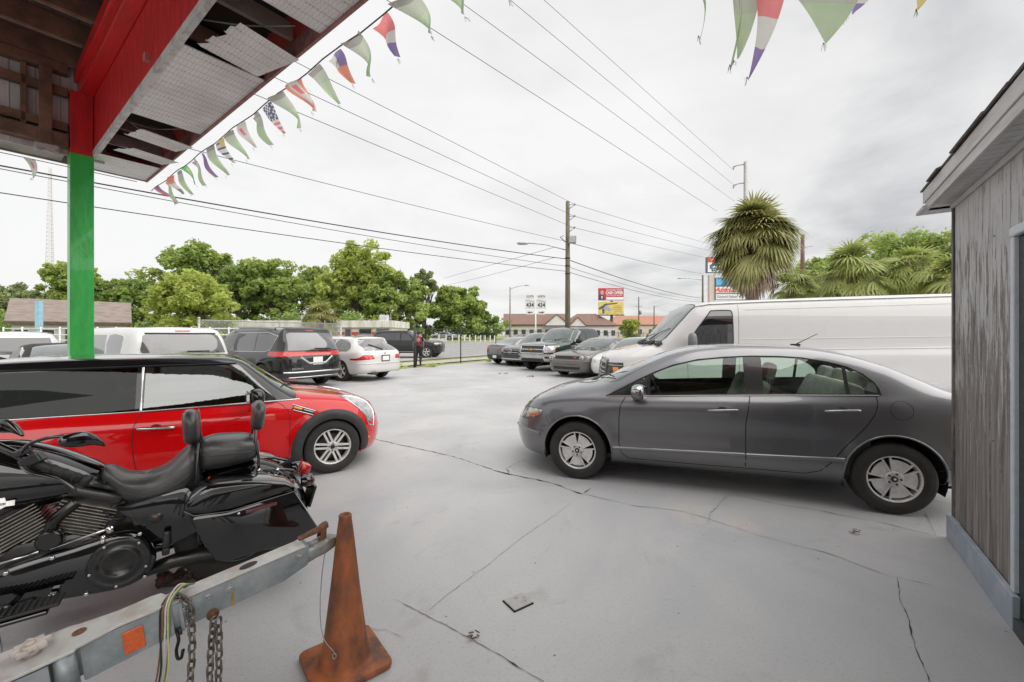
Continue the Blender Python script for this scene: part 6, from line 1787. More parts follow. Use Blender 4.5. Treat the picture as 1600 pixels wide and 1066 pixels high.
bm = bmesh.new(); prism(bm, [(-2.9, 0.1), (-1.4, 1.1), (1.6, 1.35), (1.5, 1.1), (-1.0, 0.8), (-2.7, -0.4)], (-0.18, -0.16), 'Y'); prism(bm, [(-2.1, 0.2), (-1.5, 0.5), (-1.6, -1.2), (-2.0, -1.2)], (-0.2, -0.185), 'Y'); obj('tool_picture', bm, mat('ad_dark', (0.10, 0.10, 0.12), 0.6, var=0.3), o)
bm = bmesh.new(); prism(bm, [(-1.9, 0.0), (-0.9, 0.75), (0.1, -0.2), (-0.5, -0.55), (-0.9, -0.1), (-1.5, -0.45)], (-0.22, -0.205), 'Y'); obj('tool_picture', bm, mat('ad_greyblue', (0.38, 0.42, 0.52), 0.6, var=0.3), o)
text_mesh('headline', 'THE BEST', 0.42, [mat('ad_orange', (0.75, 0.35, 0.05), 0.6, var=0.1)], o, (1.5, -0.17, 0.55))
bm = bmesh.new(); obox(bm, (1.55, -0.165, 0.15), (2.1, 0.02, 0.16)); obox(bm, (1.55, -0.165, -0.25), (2.1, 0.02, 0.10)); obox(bm, (1.7, -0.165, -0.65), (1.8, 0.02, 0.10)); obj('caption_line', bm, mat('ad_brown', (0.45, 0.28, 0.08), 0.6, var=0.2), o)
bm = bmesh.new(); box(bm, -w / 2, w / 2, -1.0, -0.2, zz(493.5), zz(492.5)); 
for i in range(5): tube(bm, [(-w / 2 + w * (i + 0.5) / 5, -0.3, zz(493)), (-w / 2 + w * (i + 0.5) / 5, -1.6, zz(492))], 0.06, 5)
obj('catwalk', bm, BLACK, t)
# plaza sign
Y = 40; k = Y / 660; X = (1112 - 800) * k
t = thing('plaza_sign', 'tall shopping plaza sign with stacked panels, partly behind the big palm', 'sign', (X, Y, 0), 0.0)
zz = lambda py: EYE + (524 - py) * k
bm = bmesh.new(); obox(bm, (0, 0.1, zz(430) / 2), (8.5 * k, 0.4, zz(430)), None, 0, 0.02); obj('column', bm, mat('sign_beige', (0.60, 0.52, 0.44), 0.8, var=0.1), t)
bm = bmesh.new(); obox(bm, ((1176 - 1112) * k, 0.1, zz(436) / 2), (8.5 * k, 0.4, zz(436)), None, 0, 0.02); obj('column', bm, mat('sign_beige'), t)
FR = mat('sign_frame', (0.16, 0.17, 0.20), 0.5, 0.2, var=0.2)
xx = lambda px: (px - 1112) * k
bm = bmesh.new(); obox(bm, (xx(1122), -0.05, zz(414.5)), (38 * k, 0.4, 24.5 * k), None, 0, 0.03); cab = obj('top_cabinet', bm, FR, t)
bm = bmesh.new(); box(bm, xx(1104), xx(1140), -0.27, -0.255, zz(411), zz(403)); o = obj('red_panel', bm, mat('panel_red', (0.75, 0.07, 0.04), 0.4, var=0.08), t)
text_mesh('lettering', 'INTERSTATE', 0.36, [WR], t, (xx(1123.5), -0.28, zz(407)), sx=0.95)
bm = bmesh.new(); box(bm, xx(1104), xx(1140), -0.27, -0.255, zz(426), zz(411.1)); o = obj('white_panel', bm, WR, t)
bm = bmesh.new(); prism(bm, [(xx(1107), zz(421)), (xx(1136), zz(421)), (xx(1138), zz(413.5)), (xx(1112), zz(412.5)), (xx(1107), zz(415))], (-0.30, -0.275), 'Y'); obj('swoosh', bm, mat('panel_blue', (0.03, 0.16, 0.32), 0.4, var=0.1), t)
bm = bmesh.new(); prism(bm, [(xx(1109), zz(419)), (xx(1115), zz(419.5)), (xx(1134), zz(415.5)), (xx(1118), zz(417)), (xx(1112), zz(416))], (-0.32, -0.305), 'Y'); obj('swoosh', bm, WR, t)
text_mesh('lettering', 'BATTERIES', 0.28, [mat('letter_navy', (0.03, 0.05, 0.14), 0.5, var=0.1)], t, (xx(1122.5), -0.28, zz(423.6)), sx=1.15, bold=0.012)
for (a, b, m_) in ((435, 447.5, mat('panel_blue')), (448.5, 458, mat('panel_cream', (0.74, 0.66, 0.60), 0.5, var=0.08)), (460, 468.5, mat('panel_pale', (0.68, 0.68, 0.66), 0.5, var=0.08))):
    bm = bmesh.new(); box(bm, xx(1116), xx(1163), -0.2, 0.05, zz(b + 0.7), zz(a - 0.7)); o = obj('panel_frame', bm, FR, t)
    bm = bmesh.new(); box(bm, xx(1116.7), xx(1162.3), -0.235, -0.203, zz(b), zz(a)); obj('panel_face', bm, m_, o)
bm = bmesh.new(); prism(bm, [(xx(1117), zz(447)), (xx(1124), zz(446)), (xx(1128), zz(440)), (xx(1124), zz(436)), (xx(1121), zz(438)), (xx(1119), zz(435.5)), (xx(1117), zz(435.5))], (-0.26, -0.24), 'Y'); obj('emblem', bm, mat('panel_lightblue', (0.12, 0.42, 0.60), 0.4, var=0.1), t)
text_mesh('lettering', 'AutoZone', 0.62, [mat('letter_red', (0.72, 0.08, 0.06), 0.5, var=0.1)], t, (xx(1139), -0.25, zz(453.5)), sx=1.1, bold=0.015, shear=0.3)
text_mesh('lettering', 'General Repair 407', 0.33, [mat('letter_grey', (0.25, 0.27, 0.25), 0.5, var=0.1)], t, (xx(1139), -0.25, zz(464)), sx=0.95)

# ---- person
def skin_body(name, verts, edges, radii, m, parent, sub=2, root=0):
    me = bpy.data.meshes.new(name); me.from_pydata(verts, edges, [])
    o = bpy.data.objects.new(name, me); COL.objects.link(o)
    sk = o.modifiers.new('s', 'SKIN'); sb = o.modifiers.new('d', 'SUBSURF'); sb.levels = sb.render_levels = sub
    sv = me.skin_vertices[0].data
    for i, r in enumerate(radii):
        sv[i].radius = r if isinstance(r, tuple) else (r, r); sv[i].use_root = (i == root)
    bpy.context.view_layer.update()
    dg = bpy.context.evaluated_depsgraph_get()
    m2 = bpy.data.meshes.new_from_object(o.evaluated_get(dg)); bpy.data.objects.remove(o); m2.name = name
    m2.materials.clear()
    for p in m2.polygons: p.use_smooth = True
    return link(name, m2, m, parent)
SKIN = mat('skin', (0.42, 0.24, 0.17), 0.55, var=0.15, vscale=10)
prs = thing('person', 'person walking away in a black outfit with a red-patterned backpack, beside the gate post', 'person', (-4.72, 21.3, 0), R(8))
# +y away from the camera; walking away with the head turned left
V = [(0, 0, 0.93), (0.0, 0.0, 1.12), (0, 0.0, 1.32), (0, 0.0, 1.45), (0, 0.01, 1.52), (0, 0.01, 1.60), (0, 0.015, 1.70),
     (-0.10, 0, 0.88), (-0.11, 0.14, 0.50), (-0.12, 0.02, 0.11), (-0.12, 0.12, 0.04), (-0.12, 0.20, 0.03),
     (0.10, 0, 0.88), (0.11, -0.02, 0.49), (0.12, -0.26, 0.15), (0.12, -0.20, 0.06), (0.12, -0.12, 0.02),
     (-0.18, 0, 1.41), (-0.23, -0.06, 1.14), (-0.25, 0.06, 0.92), (-0.25, 0.10, 0.86),
     (0.18, 0, 1.41), (0.23, 0.05, 1.14), (0.24, 0.16, 0.93), (0.24, 0.20, 0.87)]
E_ = [(0, 1), (1, 2), (2, 3), (3, 4), (4, 5), (5, 6), (0, 7), (7, 8), (8, 9), (9, 10), (10, 11), (0, 12), (12, 13), (13, 14), (14, 15), (15, 16), (3, 17), (17, 18), (18, 19), (19, 20), (3, 21), (21, 22), (22, 23), (23, 24)]
RD = [(0.15, 0.11), (0.14, 0.10), (0.17, 0.11), (0.13, 0.09), 0.055, (0.075, 0.09), (0.07, 0.08), 0.095, 0.06, 0.042, 0.045, 0.035, 0.095, 0.06, 0.042, 0.04, 0.032, 0.06, 0.043, 0.033, 0.028, 0.06, 0.043, 0.033, 0.028]
skin_body('body', V, E_, RD, SKIN, prs)
def grow_tube(bmx, pts, rs, n=12): tube(bmx, pts, rs, n)
bm = bmesh.new()
CLB = mat('cloth_black', (0.015, 0.015, 0.017), 0.85, var=0.3, vscale=20)
tube(bm, [(0, 0, 0.90), (0, 0, 1.10), (0, 0, 1.30), (0, 0, 1.42), (0, 0.01, 1.49)], [0.18, 0.17, 0.20, 0.17, 0.07], 16, flat=0.72)
for sx, a, b in ((-1, V[17], V[18]), (1, V[21], V[22])): tube(bm, [Vector(a) - Vector((0.08 * sx, 0, 0)), a, Vector(a).lerp(Vector(b), 0.7)], [0.07, 0.075, 0.062], 10)
obj('shirt', bm, CLB, prs)
bm = bmesh.new()
for q in ((0, 7, 8), (0, 12, 13)):
    tube(bm, [Vector(V[q[0]]) + Vector((0.03 if q[1] == 12 else -0.03, 0, 0.02)), Vector(V[q[1]]) + Vector((0, 0, -0.02)), Vector(V[q[1]]).lerp(Vector(V[q[2]]), 1.0)], [0.13, 0.115, 0.085], 12)
obj('shorts', bm, CLB, prs)
bm = bmesh.new()
for q in (8, 13):
    tube(bm, [V[q], Vector(V[q]).lerp(Vector(V[q + 1]), 0.5), V[q + 1]], [0.068, 0.062, 0.048], 10)
obj('leggings', bm, CLB, prs)
for q, sx in ((9, -1), (14, 1)):
    a, b = Vector(V[q]), Vector(V[q + 2])
    bm = bmesh.new(); tube(bm, [a + Vector((0, -0.05, -0.03)), (a + b) / 2, b], [0.05, 0.052, 0.03], 10); obj('shoe', bm, mat('shoe_black', (0.02, 0.02, 0.02), 0.7, var=0.2), prs)
bm = bmesh.new(); ellipsoid(bm, (0.0, -0.02, 1.66), (0.085, 0.105, 0.105)); tube(bm, [(0.0, -0.09, 1.66), (0.0, -0.13, 1.60), (0, -0.12, 1.52)], [0.04, 0.03, 0.015], 8); obj('hair', bm, mat('hair_dark', (0.02, 0.014, 0.01), 0.6, var=0.3), prs)
bm = bmesh.new()
for sx in (-1, 1):
    for f in range(5):
        bx, by, bz = (V[20] if sx < 0 else V[24])
        a = Vector((bx, by, bz - 0.03)); sp = (f - 2) * 0.013
        L_ = (0.05, 0.075, 0.08, 0.075, 0.06)[f]
        tube(bm, [a + Vector((0, sp, 0.02)), a + Vector((0.003 * sx, sp * 1.2 + 0.008, -L_ * 0.5)), a + Vector((-0.008 * sx, sp * 1.2 + 0.018, -L_ * 0.9))], [0.010, 0.009, 0.007], 6)
obj('hand', bm, SKIN, prs)
t = thing('backpack', 'black backpack with red side panels and a white pattern, worn by the walking person', 'backpack', (-4.72, 21.3, 0), R(8))
bm = bmesh.new(); ellipsoid(bm, (0.0, -0.22, 1.22), (0.17, 0.12, 0.24), sq=0.7); obj('bag', bm, mat('pack_black_red', (0.02, 0.02, 0.022), 0.7, col2=(0.45, 0.03, 0.04), vscale=9, t=(0.50, 0.54)), t)
bm = bmesh.new(); ellipsoid(bm, (0.0, -0.31, 1.28), (0.09, 0.05, 0.11), sq=0.7); obj('pocket', bm, mat('pack_print', (0.5, 0.10, 0.12), 0.7, col2=(0.75, 0.7, 0.7), vscale=18, t=(0.55, 0.6)), t)
for sx in (-1, 1):
    bm = bmesh.new(); tube(bm, catmull([(0.11 * sx, -0.14, 1.38), (0.12 * sx, -0.04, 1.475), (0.13 * sx, 0.09, 1.42), (0.14 * sx, 0.12, 1.25), (0.15 * sx, 0.02, 1.05), (0.13 * sx, -0.13, 1.04)], 4), 0.018, 6); obj('strap', bm, mat('pack_red', (0.5, 0.03, 0.04), 0.7, var=0.2), t)

# ------------------------------------------------------------------ vegetation
LEAF_TONES = {
    'mid': ((0.220, 0.320, 0.085), (0.460, 0.540, 0.160)),
    'dark': ((0.160, 0.260, 0.075), (0.350, 0.440, 0.125)),
    'bright': ((0.320, 0.410, 0.085), (0.560, 0.610, 0.180)),
    'dull': ((0.220, 0.280, 0.130), (0.350, 0.390, 0.180)),
}
def leaf_mat(tone):
    a, b = LEAF_TONES[tone]
    nm = 'leaf_' + tone
    if nm in MATS: return MATS[nm]
    return translucent(mat(nm, a, 0.55, col2=b, vscale=0.9, t=(0.36, 0.60), spec=0.3), 0.5)
BARK = mat('bark', (0.16, 0.13, 0.105), 0.95, col2=(0.09, 0.07, 0.055), vscale=4, stretch=(2, 2, 0.5), bump=0.5, bscale=10)
def leaf_cloud(name, centers, radii, per, size, m, parent, seed, flat=0.8):
    """many small leaf faces spread through clumps"""
    rng = np.random.default_rng(seed)
    n = len(centers) * per
    C_ = np.repeat(np.array(centers), per, axis=0); R_ = np.repeat(np.array(radii), per)
    d = rng.normal(size=(n, 3)); d /= np.linalg.norm(d, axis=1)[:, None]
    rad = R_ * rng.uniform(0.15, 1.0, n) ** 0.45
    P_ = C_ + d * rad[:, None] * np.array([1, 1, flat])
    a = rng.normal(size=(n, 3)); a += np.array([0, 0, 0.0]); a /= np.linalg.norm(a, axis=1)[:, None]
    nn = d * 0.5 + rng.normal(size=(n, 3)) * 0.6 + np.array([0, 0, 0.5])
    b = np.cross(nn, a); b /= (np.linalg.norm(b, axis=1)[:, None] + 1e-9)
    a = np.cross(b, nn); a /= (np.linalg.norm(a, axis=1)[:, None] + 1e-9)
    s = size * rng.uniform(0.5, 1.3, n)[:, None]
    q = np.empty((n, 4, 3))
    q[:, 0] = P_ - a * s; q[:, 1] = P_ - b * s * 0.55; q[:, 2] = P_ + a * s; q[:, 3] = P_ + b * s * 0.55
    me = bpy.data.meshes.new(name)
    me.vertices.add(n * 4); me.vertices.foreach_set('co', q.reshape(-1))
    me.loops.add(n * 4); me.loops.foreach_set('vertex_index', np.arange(n * 4, dtype=np.int32))
    me.polygons.add(n); me.polygons.foreach_set('loop_start', np.arange(0, n * 4, 4, dtype=np.int32)); me.polygons.foreach_set('loop_total', np.full(n, 4, dtype=np.int32))
    me.update(calc_edges=True)
    return link(name, me, m, parent)
def tree(label, px, Y, top_y, hwpx, tone, seed, base_frac=0.12, clumps=70, per=95, size=None, sparse=0.0, trunk_r=0.28, z0=None, depth=0.9, cat='tree', name='tree'):
    rnd = random.Random(seed); X = (px - 800) / 660 * Y
    zb_ = terrain(X, Y) if z0 is None else z0
    H = EYE + (524 - top_y) / 660 * Y - zb_; rw = hwpx / 660 * Y
    t = thing(name, label, cat, (X, Y, zb_), 0)
    size = size or 0.0042 * Y + 0.06
    cz0 = H * base_frac; centers = []; radii = []
    lobes = [(rnd.uniform(-0.55, 0.55) * rw, rnd.uniform(-0.4, 0.4) * rw * depth, rnd.uniform(0.45, 0.80) * H, rnd.uniform(0.35, 0.6) * rw) for _ in range(7)]
    lobes.append((0, 0, H * 0.80, rw * 0.45))
    for i in range(clumps):
        lx, ly, lz, lr = lobes[i % len(lobes)]
        th = rnd.uniform(0, 2 * PI); ph = rnd.uniform(-0.5, 1.0)
        rr = lr * rnd.uniform(0.55, 1.05)
        x = lx + rr * math.cos(th) * math.sqrt(max(0, 1 - ph * ph * 0.8)); y = ly + rr * math.sin(th) * 0.9; z = lz + rr * ph * 0.75
        z = min(max(z, cz0 + rw * 0.05), H * 0.985)
        x = max(-rw, min(rw, x))
        if i % 3 == 0:      # lower skirt
            z = rnd.uniform(cz0, H * 0.66); x = rnd.uniform(-1.0, 1.0) * rw
        centers.append((x, y, z)); radii.append(rw * rnd.uniform(0.11, 0.23) * (1 - 0.3 * sparse))
    tmp_r = trunk_r * (H / 12 + 0.3)
    bm = bmesh.new()
    fork = Vector((rnd.uniform(-0.2, 0.2), 0, H * 0.32))
    tube(bm, [(0, 0, -0.2), (0.05, 0, H * 0.15), fork], [tmp_r * 1.25, tmp_r, tmp_r * 0.85], 8)
    for i in range(0, len(centers), 4 if not sparse else 2):
        c = Vector(centers[i])
        if c.z < H * 0.36: continue
        mid = fork.lerp(c, 0.5) + Vector((rnd.uniform(-.1, .1) * rw, rnd.uniform(-.1, .1) * rw, -0.04 * H))
        tube(bm, [fork, mid, c], [tmp_r * 0.42, tmp_r * 0.25, tmp_r * 0.06], 5, caps=False)
    obj('trunk', bm, BARK, t)
    leaf_cloud('crown', centers, radii, int(per * (1 - 0.45 * sparse)), size, leaf_mat(tone), t, seed)
    return t
TREES = [
    ('distant dull-green tree at the far left edge, beyond the low house', 18, 95, 441, 48, 'dull', 1, 60, 0.0),
    ('distant dull-green tree behind the low house, left of the radio mast', 52, 80, 447, 34, 'dull', 2, 40, 0.0),
    ('tall tree split by the green post, beside the radio mast', 122, 64, 402, 46, 'mid', 3, 70, 0.2),
    ('dark tree just right of the green post, behind the white sport utility car', 196, 66, 434, 46, 'dark', 4, 70, 0.0),
    ('largest left-hand tree with a thin open top, above the white sport utility car', 300, 74, 366, 66, 'mid', 5, 95, 0.45),
    ('bright yellow-green tree in front of the largest left-hand tree', 300, 56, 428, 62, 'bright', 6, 90, 0.0),
    ('dark green tree filling the gap above the black minivan', 372, 70, 405, 44, 'dark', 7, 70, 0.1),
    ('broad green tree behind the white shop roof, left of the small palm', 436, 72, 398, 56, 'mid', 8, 90, 0.1),
    ('tree directly behind the small palm', 505, 80, 408, 50, 'mid', 9, 70, 0.1),
    ('big bright-topped tree above the estate car, tallest of the middle clump', 558, 74, 378, 62, 'bright', 10, 95, 0.15),
    ('dark leafy tree between the estate car roof and the person', 616, 72, 418, 46, 'mid', 11, 80, 0.0),
    ('thin bare-branched tree above the walking person', 662, 80, 408, 36, 'dull', 12, 50, 0.85),
    ('round green tree above the far parked silver car', 712, 80, 444, 42, 'mid', 13, 80, 0.0),
    ('last small tree of the left-hand wood, tapering toward the lamp pole', 752, 84, 466, 27, 'dark', 14, 50, 0.0),
    ('large oak with a domed crown behind the palms, by the shed eave', 1400, 46, 350, 84, 'mid', 15, 100, 0.2),
    ('lower oak crown between the brown pole and the palm row', 1300, 42, 380, 62, 'mid', 16, 80, 0.1),
    ('pale tree showing beside the shed corner', 1480, 40, 388, 40, 'bright', 17, 60, 0.3),
    ('small round tree in front of the orange-tiled building', 986, 62, 496, 15, 'bright', 18, 40, 0.0),
    ('low bushy tree right of the small round tree, under the thin poles', 1035, 66, 508, 18, 'dull', 19, 40, 0.0),
]
for lb, px, Y, ty, hw, tone, seed, cl, sp_ in TREES:
    tree(lb, px, Y, ty, hw, tone, seed, clumps=int(cl * 1.7), sparse=sp_, base_frac=0.10 if Y > 50 else 0.15)
# undergrowth band below the wood: nobody could count the bushes
rnd = random.Random(5); cs = []; rs_ = []
for i in range(230):
    px = rnd.uniform(-40, 790); Y = rnd.uniform(62, 72) if px < 590 else rnd.uniform(82, 92)
    X = (px - 800) / 660 * Y
    cs.append((X, Y, terrain(X, Y) + rnd.uniform(0.3, 3.6))); rs_.append(rnd.uniform(1.0, 2.0))
tag(leaf_cloud('undergrowth', cs, rs_, 70, 0.34, leaf_mat('dark'), None, 77), 'dense dark green undergrowth along the foot of the left-hand wood', 'undergrowth', kind='stuff')
cs = []; rs_ = []
for i in range(60):
    X, Yy = sc(rnd.uniform(8, 60), rnd.uniform(13.9, 14.9)); cs.append((X, Yy, rnd.uniform(0.0, 0.12))); rs_.append(rnd.uniform(0.1, 0.35))
tag(leaf_cloud('weeds', cs, rs_, 60, 0.05, leaf_mat('bright'), None, 78, 0.35), 'weeds and tufts of grass growing along the foot of the fence', 'weeds', kind='stuff')

def frond(bm, base, d, L_, droop, rnd, nblade=22, width=0.028, mi=0, fan=R(150)):
    """one fan leaf: stalk and folded blades radiating from its tip"""
    d = Vector(d).normalized(); up = Vector((0, 0, 1))
    side = d.cross(up); side = side.normalized() if side.length > 0.05 else Vector((1, 0, 0))
    tip = base + d * L_ * 0.42 - up * droop * 0.12 * L_
    mid = base + d * L_ * 0.25 + up * 0.03 * L_
    for a, b in ((base, mid), (mid, tip)):
        w = 0.018
        vs = [bm.verts.new(a - side * w), bm.verts.new(a + side * w), bm.verts.new(b + side * w * 0.7), bm.verts.new(b - side * w * 0.7)]
        f = bm.faces.new(vs); f.material_index = mi
    d2 = (tip - mid).normalized(); n2 = side.cross(d2).normalized()
    for k in range(nblade):
        ang = -fan / 2 + fan * k / (nblade - 1)
        bl = L_ * 0.62 * (0.72 + 0.28 * math.cos(ang)) * rnd.uniform(0.85, 1.1)
        dir_ = (d2 * math.cos(ang) + side * math.sin(ang)).normalized()
        fold = n2 * (0.35 if k % 2 else -0.1)
        c = dir_.cross(n2).normalized() * width
        prev = None; p = tip.copy(); v = (dir_ + fold * 0.25).normalized()
        for s in range(5):
            tt = s / 4; ww = (1 - tt ** 1.6) * (0.35 + 1.3 * min(tt * 2, 1)) + 0.04
            cur = (bm.verts.new(p - c * ww), bm.verts.new(p + c * ww))
            if prev: f = bm.faces.new((prev[0], prev[1], cur[1], cur[0])); f.material_index = mi
            prev = cur
            v = (v - up * (0.10 + droop * 0.34) * (tt + 0.25)).normalized()
            p = p + v * bl / 4
PALM_G = mat('palm_green', (0.13, 0.16, 0.04), 0.5, col2=(0.42, 0.41, 0.16), vscale=2.2, t=(0.3, 0.6), spec=0.5); translucent(PALM_G, 0.35)
PALM_D = mat('palm_dead', (0.30, 0.215, 0.15), 0.9, col2=(0.42, 0.35, 0.28), vscale=3)
PALM_L = mat('palm_light', (0.20, 0.26, 0.05), 0.5, col2=(0.46, 0.50, 0.18), vscale=1.8, t=(0.3, 0.6)); translucent(PALM_L, 0.4)
def palm(label, loc, trunk_h, r, seed, n_green=60, n_dead=24, trunk_r=0.17, gm=None, group=None, nblade=22):
    rnd = random.Random(seed)
    t = thing('palm_tree', label, 'palm tree', loc, rnd.uniform(0, 6), group)
    bm = bmesh.new(); pts = [(0, 0, -0.1)]; rr = [trunk_r * 1.3]
    n = 16
    for i in range(1, n + 1): pts.append((0.05 * math.sin(i * 0.5), 0.0, trunk_h * i / n)); rr.append(trunk_r * (1.0 + (0.10 if i % 2 else -0.03)))
    tube(bm, pts, rr, 12); obj('trunk', bm, mat('palm_trunk', (0.26, 0.20, 0.155), 0.95, col2=(0.16, 0.12, 0.09), vscale=6, stretch=(1, 1, 3), bump=0.6, bscale=20), t)
    bm = bmesh.new(); c = Vector((0, 0, trunk_h))
    for i in range(n_green):
        el = R(rnd.uniform(-45, 88)) if i > n_green * 0.25 else R(rnd.uniform(20, 90)); az = rnd.uniform(0, 6.283)
        d = Vector((math.cos(el) * math.cos(az), math.cos(el) * math.sin(az), math.sin(el)))
        frond(bm, c + d * 0.12 + Vector((0, 0, rnd.uniform(-0.25, 0.35))), d, r * rnd.uniform(0.80, 1.05) * (1 - 0.22 * max(0, math.sin(el)) ** 3), rnd.uniform(0.35, 1.3), rnd, nblade, 0.020 * r)
    obj('crown', bm, gm or PALM_G, t)
    if n_dead:
        bm = bmesh.new()
        for i in range(n_dead):
            el = R(rnd.uniform(-75, -35)); az = i * 2.39996
            d = Vector((math.cos(el) * math.cos(az), math.cos(el) * math.sin(az), math.sin(el)))
            frond(bm, c + Vector((0, 0, -0.25)) + d * 0.1, d, r * rnd.uniform(0.65, 0.9), 1.6, rnd, 14, 0.022 * r, fan=R(90))
        # spent flower stalks
        for i in range(7):
            az = rnd.uniform(0, 6.28); el = R(rnd.uniform(-20, 35)); d = Vector((math.cos(el) * math.cos(az), math.cos(el) * math.sin(az), math.sin(el)))
            for k in range(60):
                o_ = d * r * rnd.uniform(0.3, 0.62); a = c + o_ + Vector([rnd.uniform(-0.16, 0.16) * r / 1.6 for _ in range(3)])
                q = a + Vector((rnd.uniform(-0.08, 0.08), rnd.uniform(-0.08, 0.08), -rnd.uniform(0.04, 0.2)))
                s = Vector((0.006, 0.006, 0)); bm.faces.new([bm.verts.new(v) for v in (a - s, a + s, q + s, q - s)])
        obj('dead_fronds', bm, PALM_D, t)
    return t
pY = 16.5
palm('big cabbage palm with a shaggy crown and brown skirt, rising behind the white van', ((1176 - 800) / 660 * pY, pY, 0), EYE + (524 - 372) / 660 * pY, 2.0, 21, 130, 44, 0.19, nblade=26)
sY = 50
palm('small stubby palm in front of the long white shop building', ((500 - 800) / 660 * sY, sY, terrain(-22, sY)), 2.9, 3.0, 22, 75, 40, 0.45, nblade=13)
for i, (px, Y, cy, r, g_) in enumerate(((1238, 19, 440, 1.45, 0), (1330, 17, 425, 1.8, 0), (1425, 17, 424, 1.7, 0), (1500, 15, 438, 1.7, 0), (1285, 21, 440, 1.5, 0), (1378, 20, 432, 1.7, 0))):
    lb = ['first low palm of the row, right beside the big palm trunk', 'third low palm of the row behind the van, under the oak', 'fifth low palm of the row behind the van roof', 'last low palm of the row, cut by the shed corner', 'second low palm of the row behind the van', 'fourth low palm of the row behind the van'][i]
    palm(lb, ((px - 800) / 660 * Y, Y, 0), EYE + (524 - cy) / 660 * Y - 0.2, r, 30 + i, 40, 6, 0.16, PALM_L, 'low palms in a row behind the van', nblade=18)
# ------------------------------------------------------------------ canopy over the camera
REDW = mat('red_painted_wood', (0.66, 0.016, 0.020), 0.5, col2=(0.38, 0.012, 0.014), vscale=5, stretch=(3, 3, 0.5), t=(0.35, 0.7), bump=0.35, bscale=40, coat=0.1)
REDB = mat('red_beam', (0.70, 0.018, 0.022), 0.42, col2=(0.48, 0.014, 0.018), vscale=4, stretch=(0.5, 4, 4), t=(0.4, 0.7), bump=0.3, bscale=40, coat=0.1)
BROWN = mat('old_timber', (0.26, 0.145, 0.09), 0.85, col2=(0.12, 0.07, 0.048), vscale=4, stretch=(1, 1, 1), t=(0.35, 0.65), bump=0.4, bscale=30)
DECKM = mat('roof_deck_dark', (0.085, 0.058, 0.048), 0.9, col2=(0.17, 0.115, 0.09), vscale=2.5, t=(0.4, 0.7), bump=0.5, bscale=12)
SHEET = mat('metal_sheet', (0.66, 0.63, 0.63), 0.5, 0.1, col2=(0.50, 0.47, 0.47), vscale=3, stretch=(1, 1, 0.3))
GREENP = mat('green_post_paint', (0.035, 0.46, 0.075), 0.4, col2=(0.025, 0.36, 0.055), vscale=7, stretch=(1, 1, 0.25), bump=0.5, bscale=22, coat=0.3)
def soffit_material():
    m = mat('soffit_vinyl', (0.64, 0.62, 0.60), 0.55)
    nt = m.node_tree; p = nt.nodes['Principled BSDF']; L = nt.links.new
    tcn = nt.nodes.new('ShaderNodeTexCoord'); mp = nt.nodes.new('ShaderNodeMapping'); mp.inputs['Scale'].default_value = (52, 36, 0)
    L(tcn.outputs['Object'], mp.inputs[0])
    v = nt.nodes.new('ShaderNodeTexVoronoi'); v.voronoi_dimensions = '2D'; v.inputs['Scale'].default_value = 1; v.inputs['Randomness'].default_value = 0.35
    L(mp.outputs[0], v.inputs['Vector'])
    r = nt.nodes.new('ShaderNodeValToRGB'); r.color_ramp.elements[0].position = 0.13; r.color_ramp.elements[0].color = (0.42, 0.41, 0.40, 1)
    r.color_ramp.elements[1].position = 0.21; r.color_ramp.elements[1].color = (0.80, 0.79, 0.77, 1)
    L(v.outputs['Distance'], r.inputs[0])
    n = nt.nodes.new('ShaderNodeTexNoise'); n.inputs['Scale'].default_value = 3; n.inputs['Detail'].default_value = 6; L(tcn.outputs['Object'], n.inputs['Vector'])
    r2 = nt.nodes.new('ShaderNodeValToRGB'); r2.color_ramp.elements[0].position = 0.3; r2.color_ramp.elements[0].color = (0.82, 0.80, 0.78, 1); r2.color_ramp.elements[1].position = 0.6; r2.color_ramp.elements[1].color = (1, 1, 1, 1)
    L(n.outputs['Fac'], r2.inputs[0])
    mx_ = nt.nodes.new('ShaderNodeMix'); mx_.data_type = 'RGBA'; mx_.blend_type = 'MULTIPLY'; mx_.inputs[0].default_value = 1
    L(r.outputs[0], mx_.inputs[6]); L(r2.outputs[0], mx_.inputs[7]); L(mx_.outputs[2], p.inputs['Base Color'])
    return m
SOF = soffit_material()
PX0, PY0 = -5.25, 5.2
cano = thing('wooden_canopy', 'timber canopy with red beam, green post and broken white soffit, over the motorcycle', 'canopy', (PX0, PY0, 0), math.atan2(-0.609, 0.793))
def cbox(name, m, *a, bev=0.0, parent=None, label=None):
    bm = bmesh.new(); box(bm, *a, 0, bev); o = obj(name, bm, m, parent or cano)
    if label: o['label'] = label
    return o
LX = 15.5
bm = bmesh.new(); box(bm, -0.16, 0.05, -0.14, 0.07, 0, 3.72, 0, 0.008); post = obj('post', bm, GREENP, cano); post['label'] = 'green painted lower post'
bm = bmesh.new(); box(bm, -0.155, 0.045, -0.135, 0.065, 3.72, 4.47, 0, 0.006); obj('post_top', bm, REDW, cano)
for xx in (8.6, 15.2):
    bm = bmesh.new(); box(bm, xx - 0.1, xx + 0.1, -0.14, 0.07, 0, 4.47, 0, 0.008); obj('post', bm, GREENP, cano)
cbox('beam', REDB, -0.1, LX, -0.06, 0.068, 4.47, 4.62, bev=0.006)
cbox('beam', REDB, -0.1, LX, -0.09, 0.066, 4.623, 4.77, bev=0.006)
bm = bmesh.new(); x = 0.05
while x < LX:
    box(bm, x, x + 0.196, 0.070, 0.086, 3.78, 4.56, 0, 0.004); x += 0.2
obj('siding', bm, REDW, cano)
cbox('beam_bolt_block', mat('pink_block', (0.55, 0.16, 0.15), 0.6, var=0.2), 2.55, 2.62, 0.03, 0.10, 3.90, 3.96)
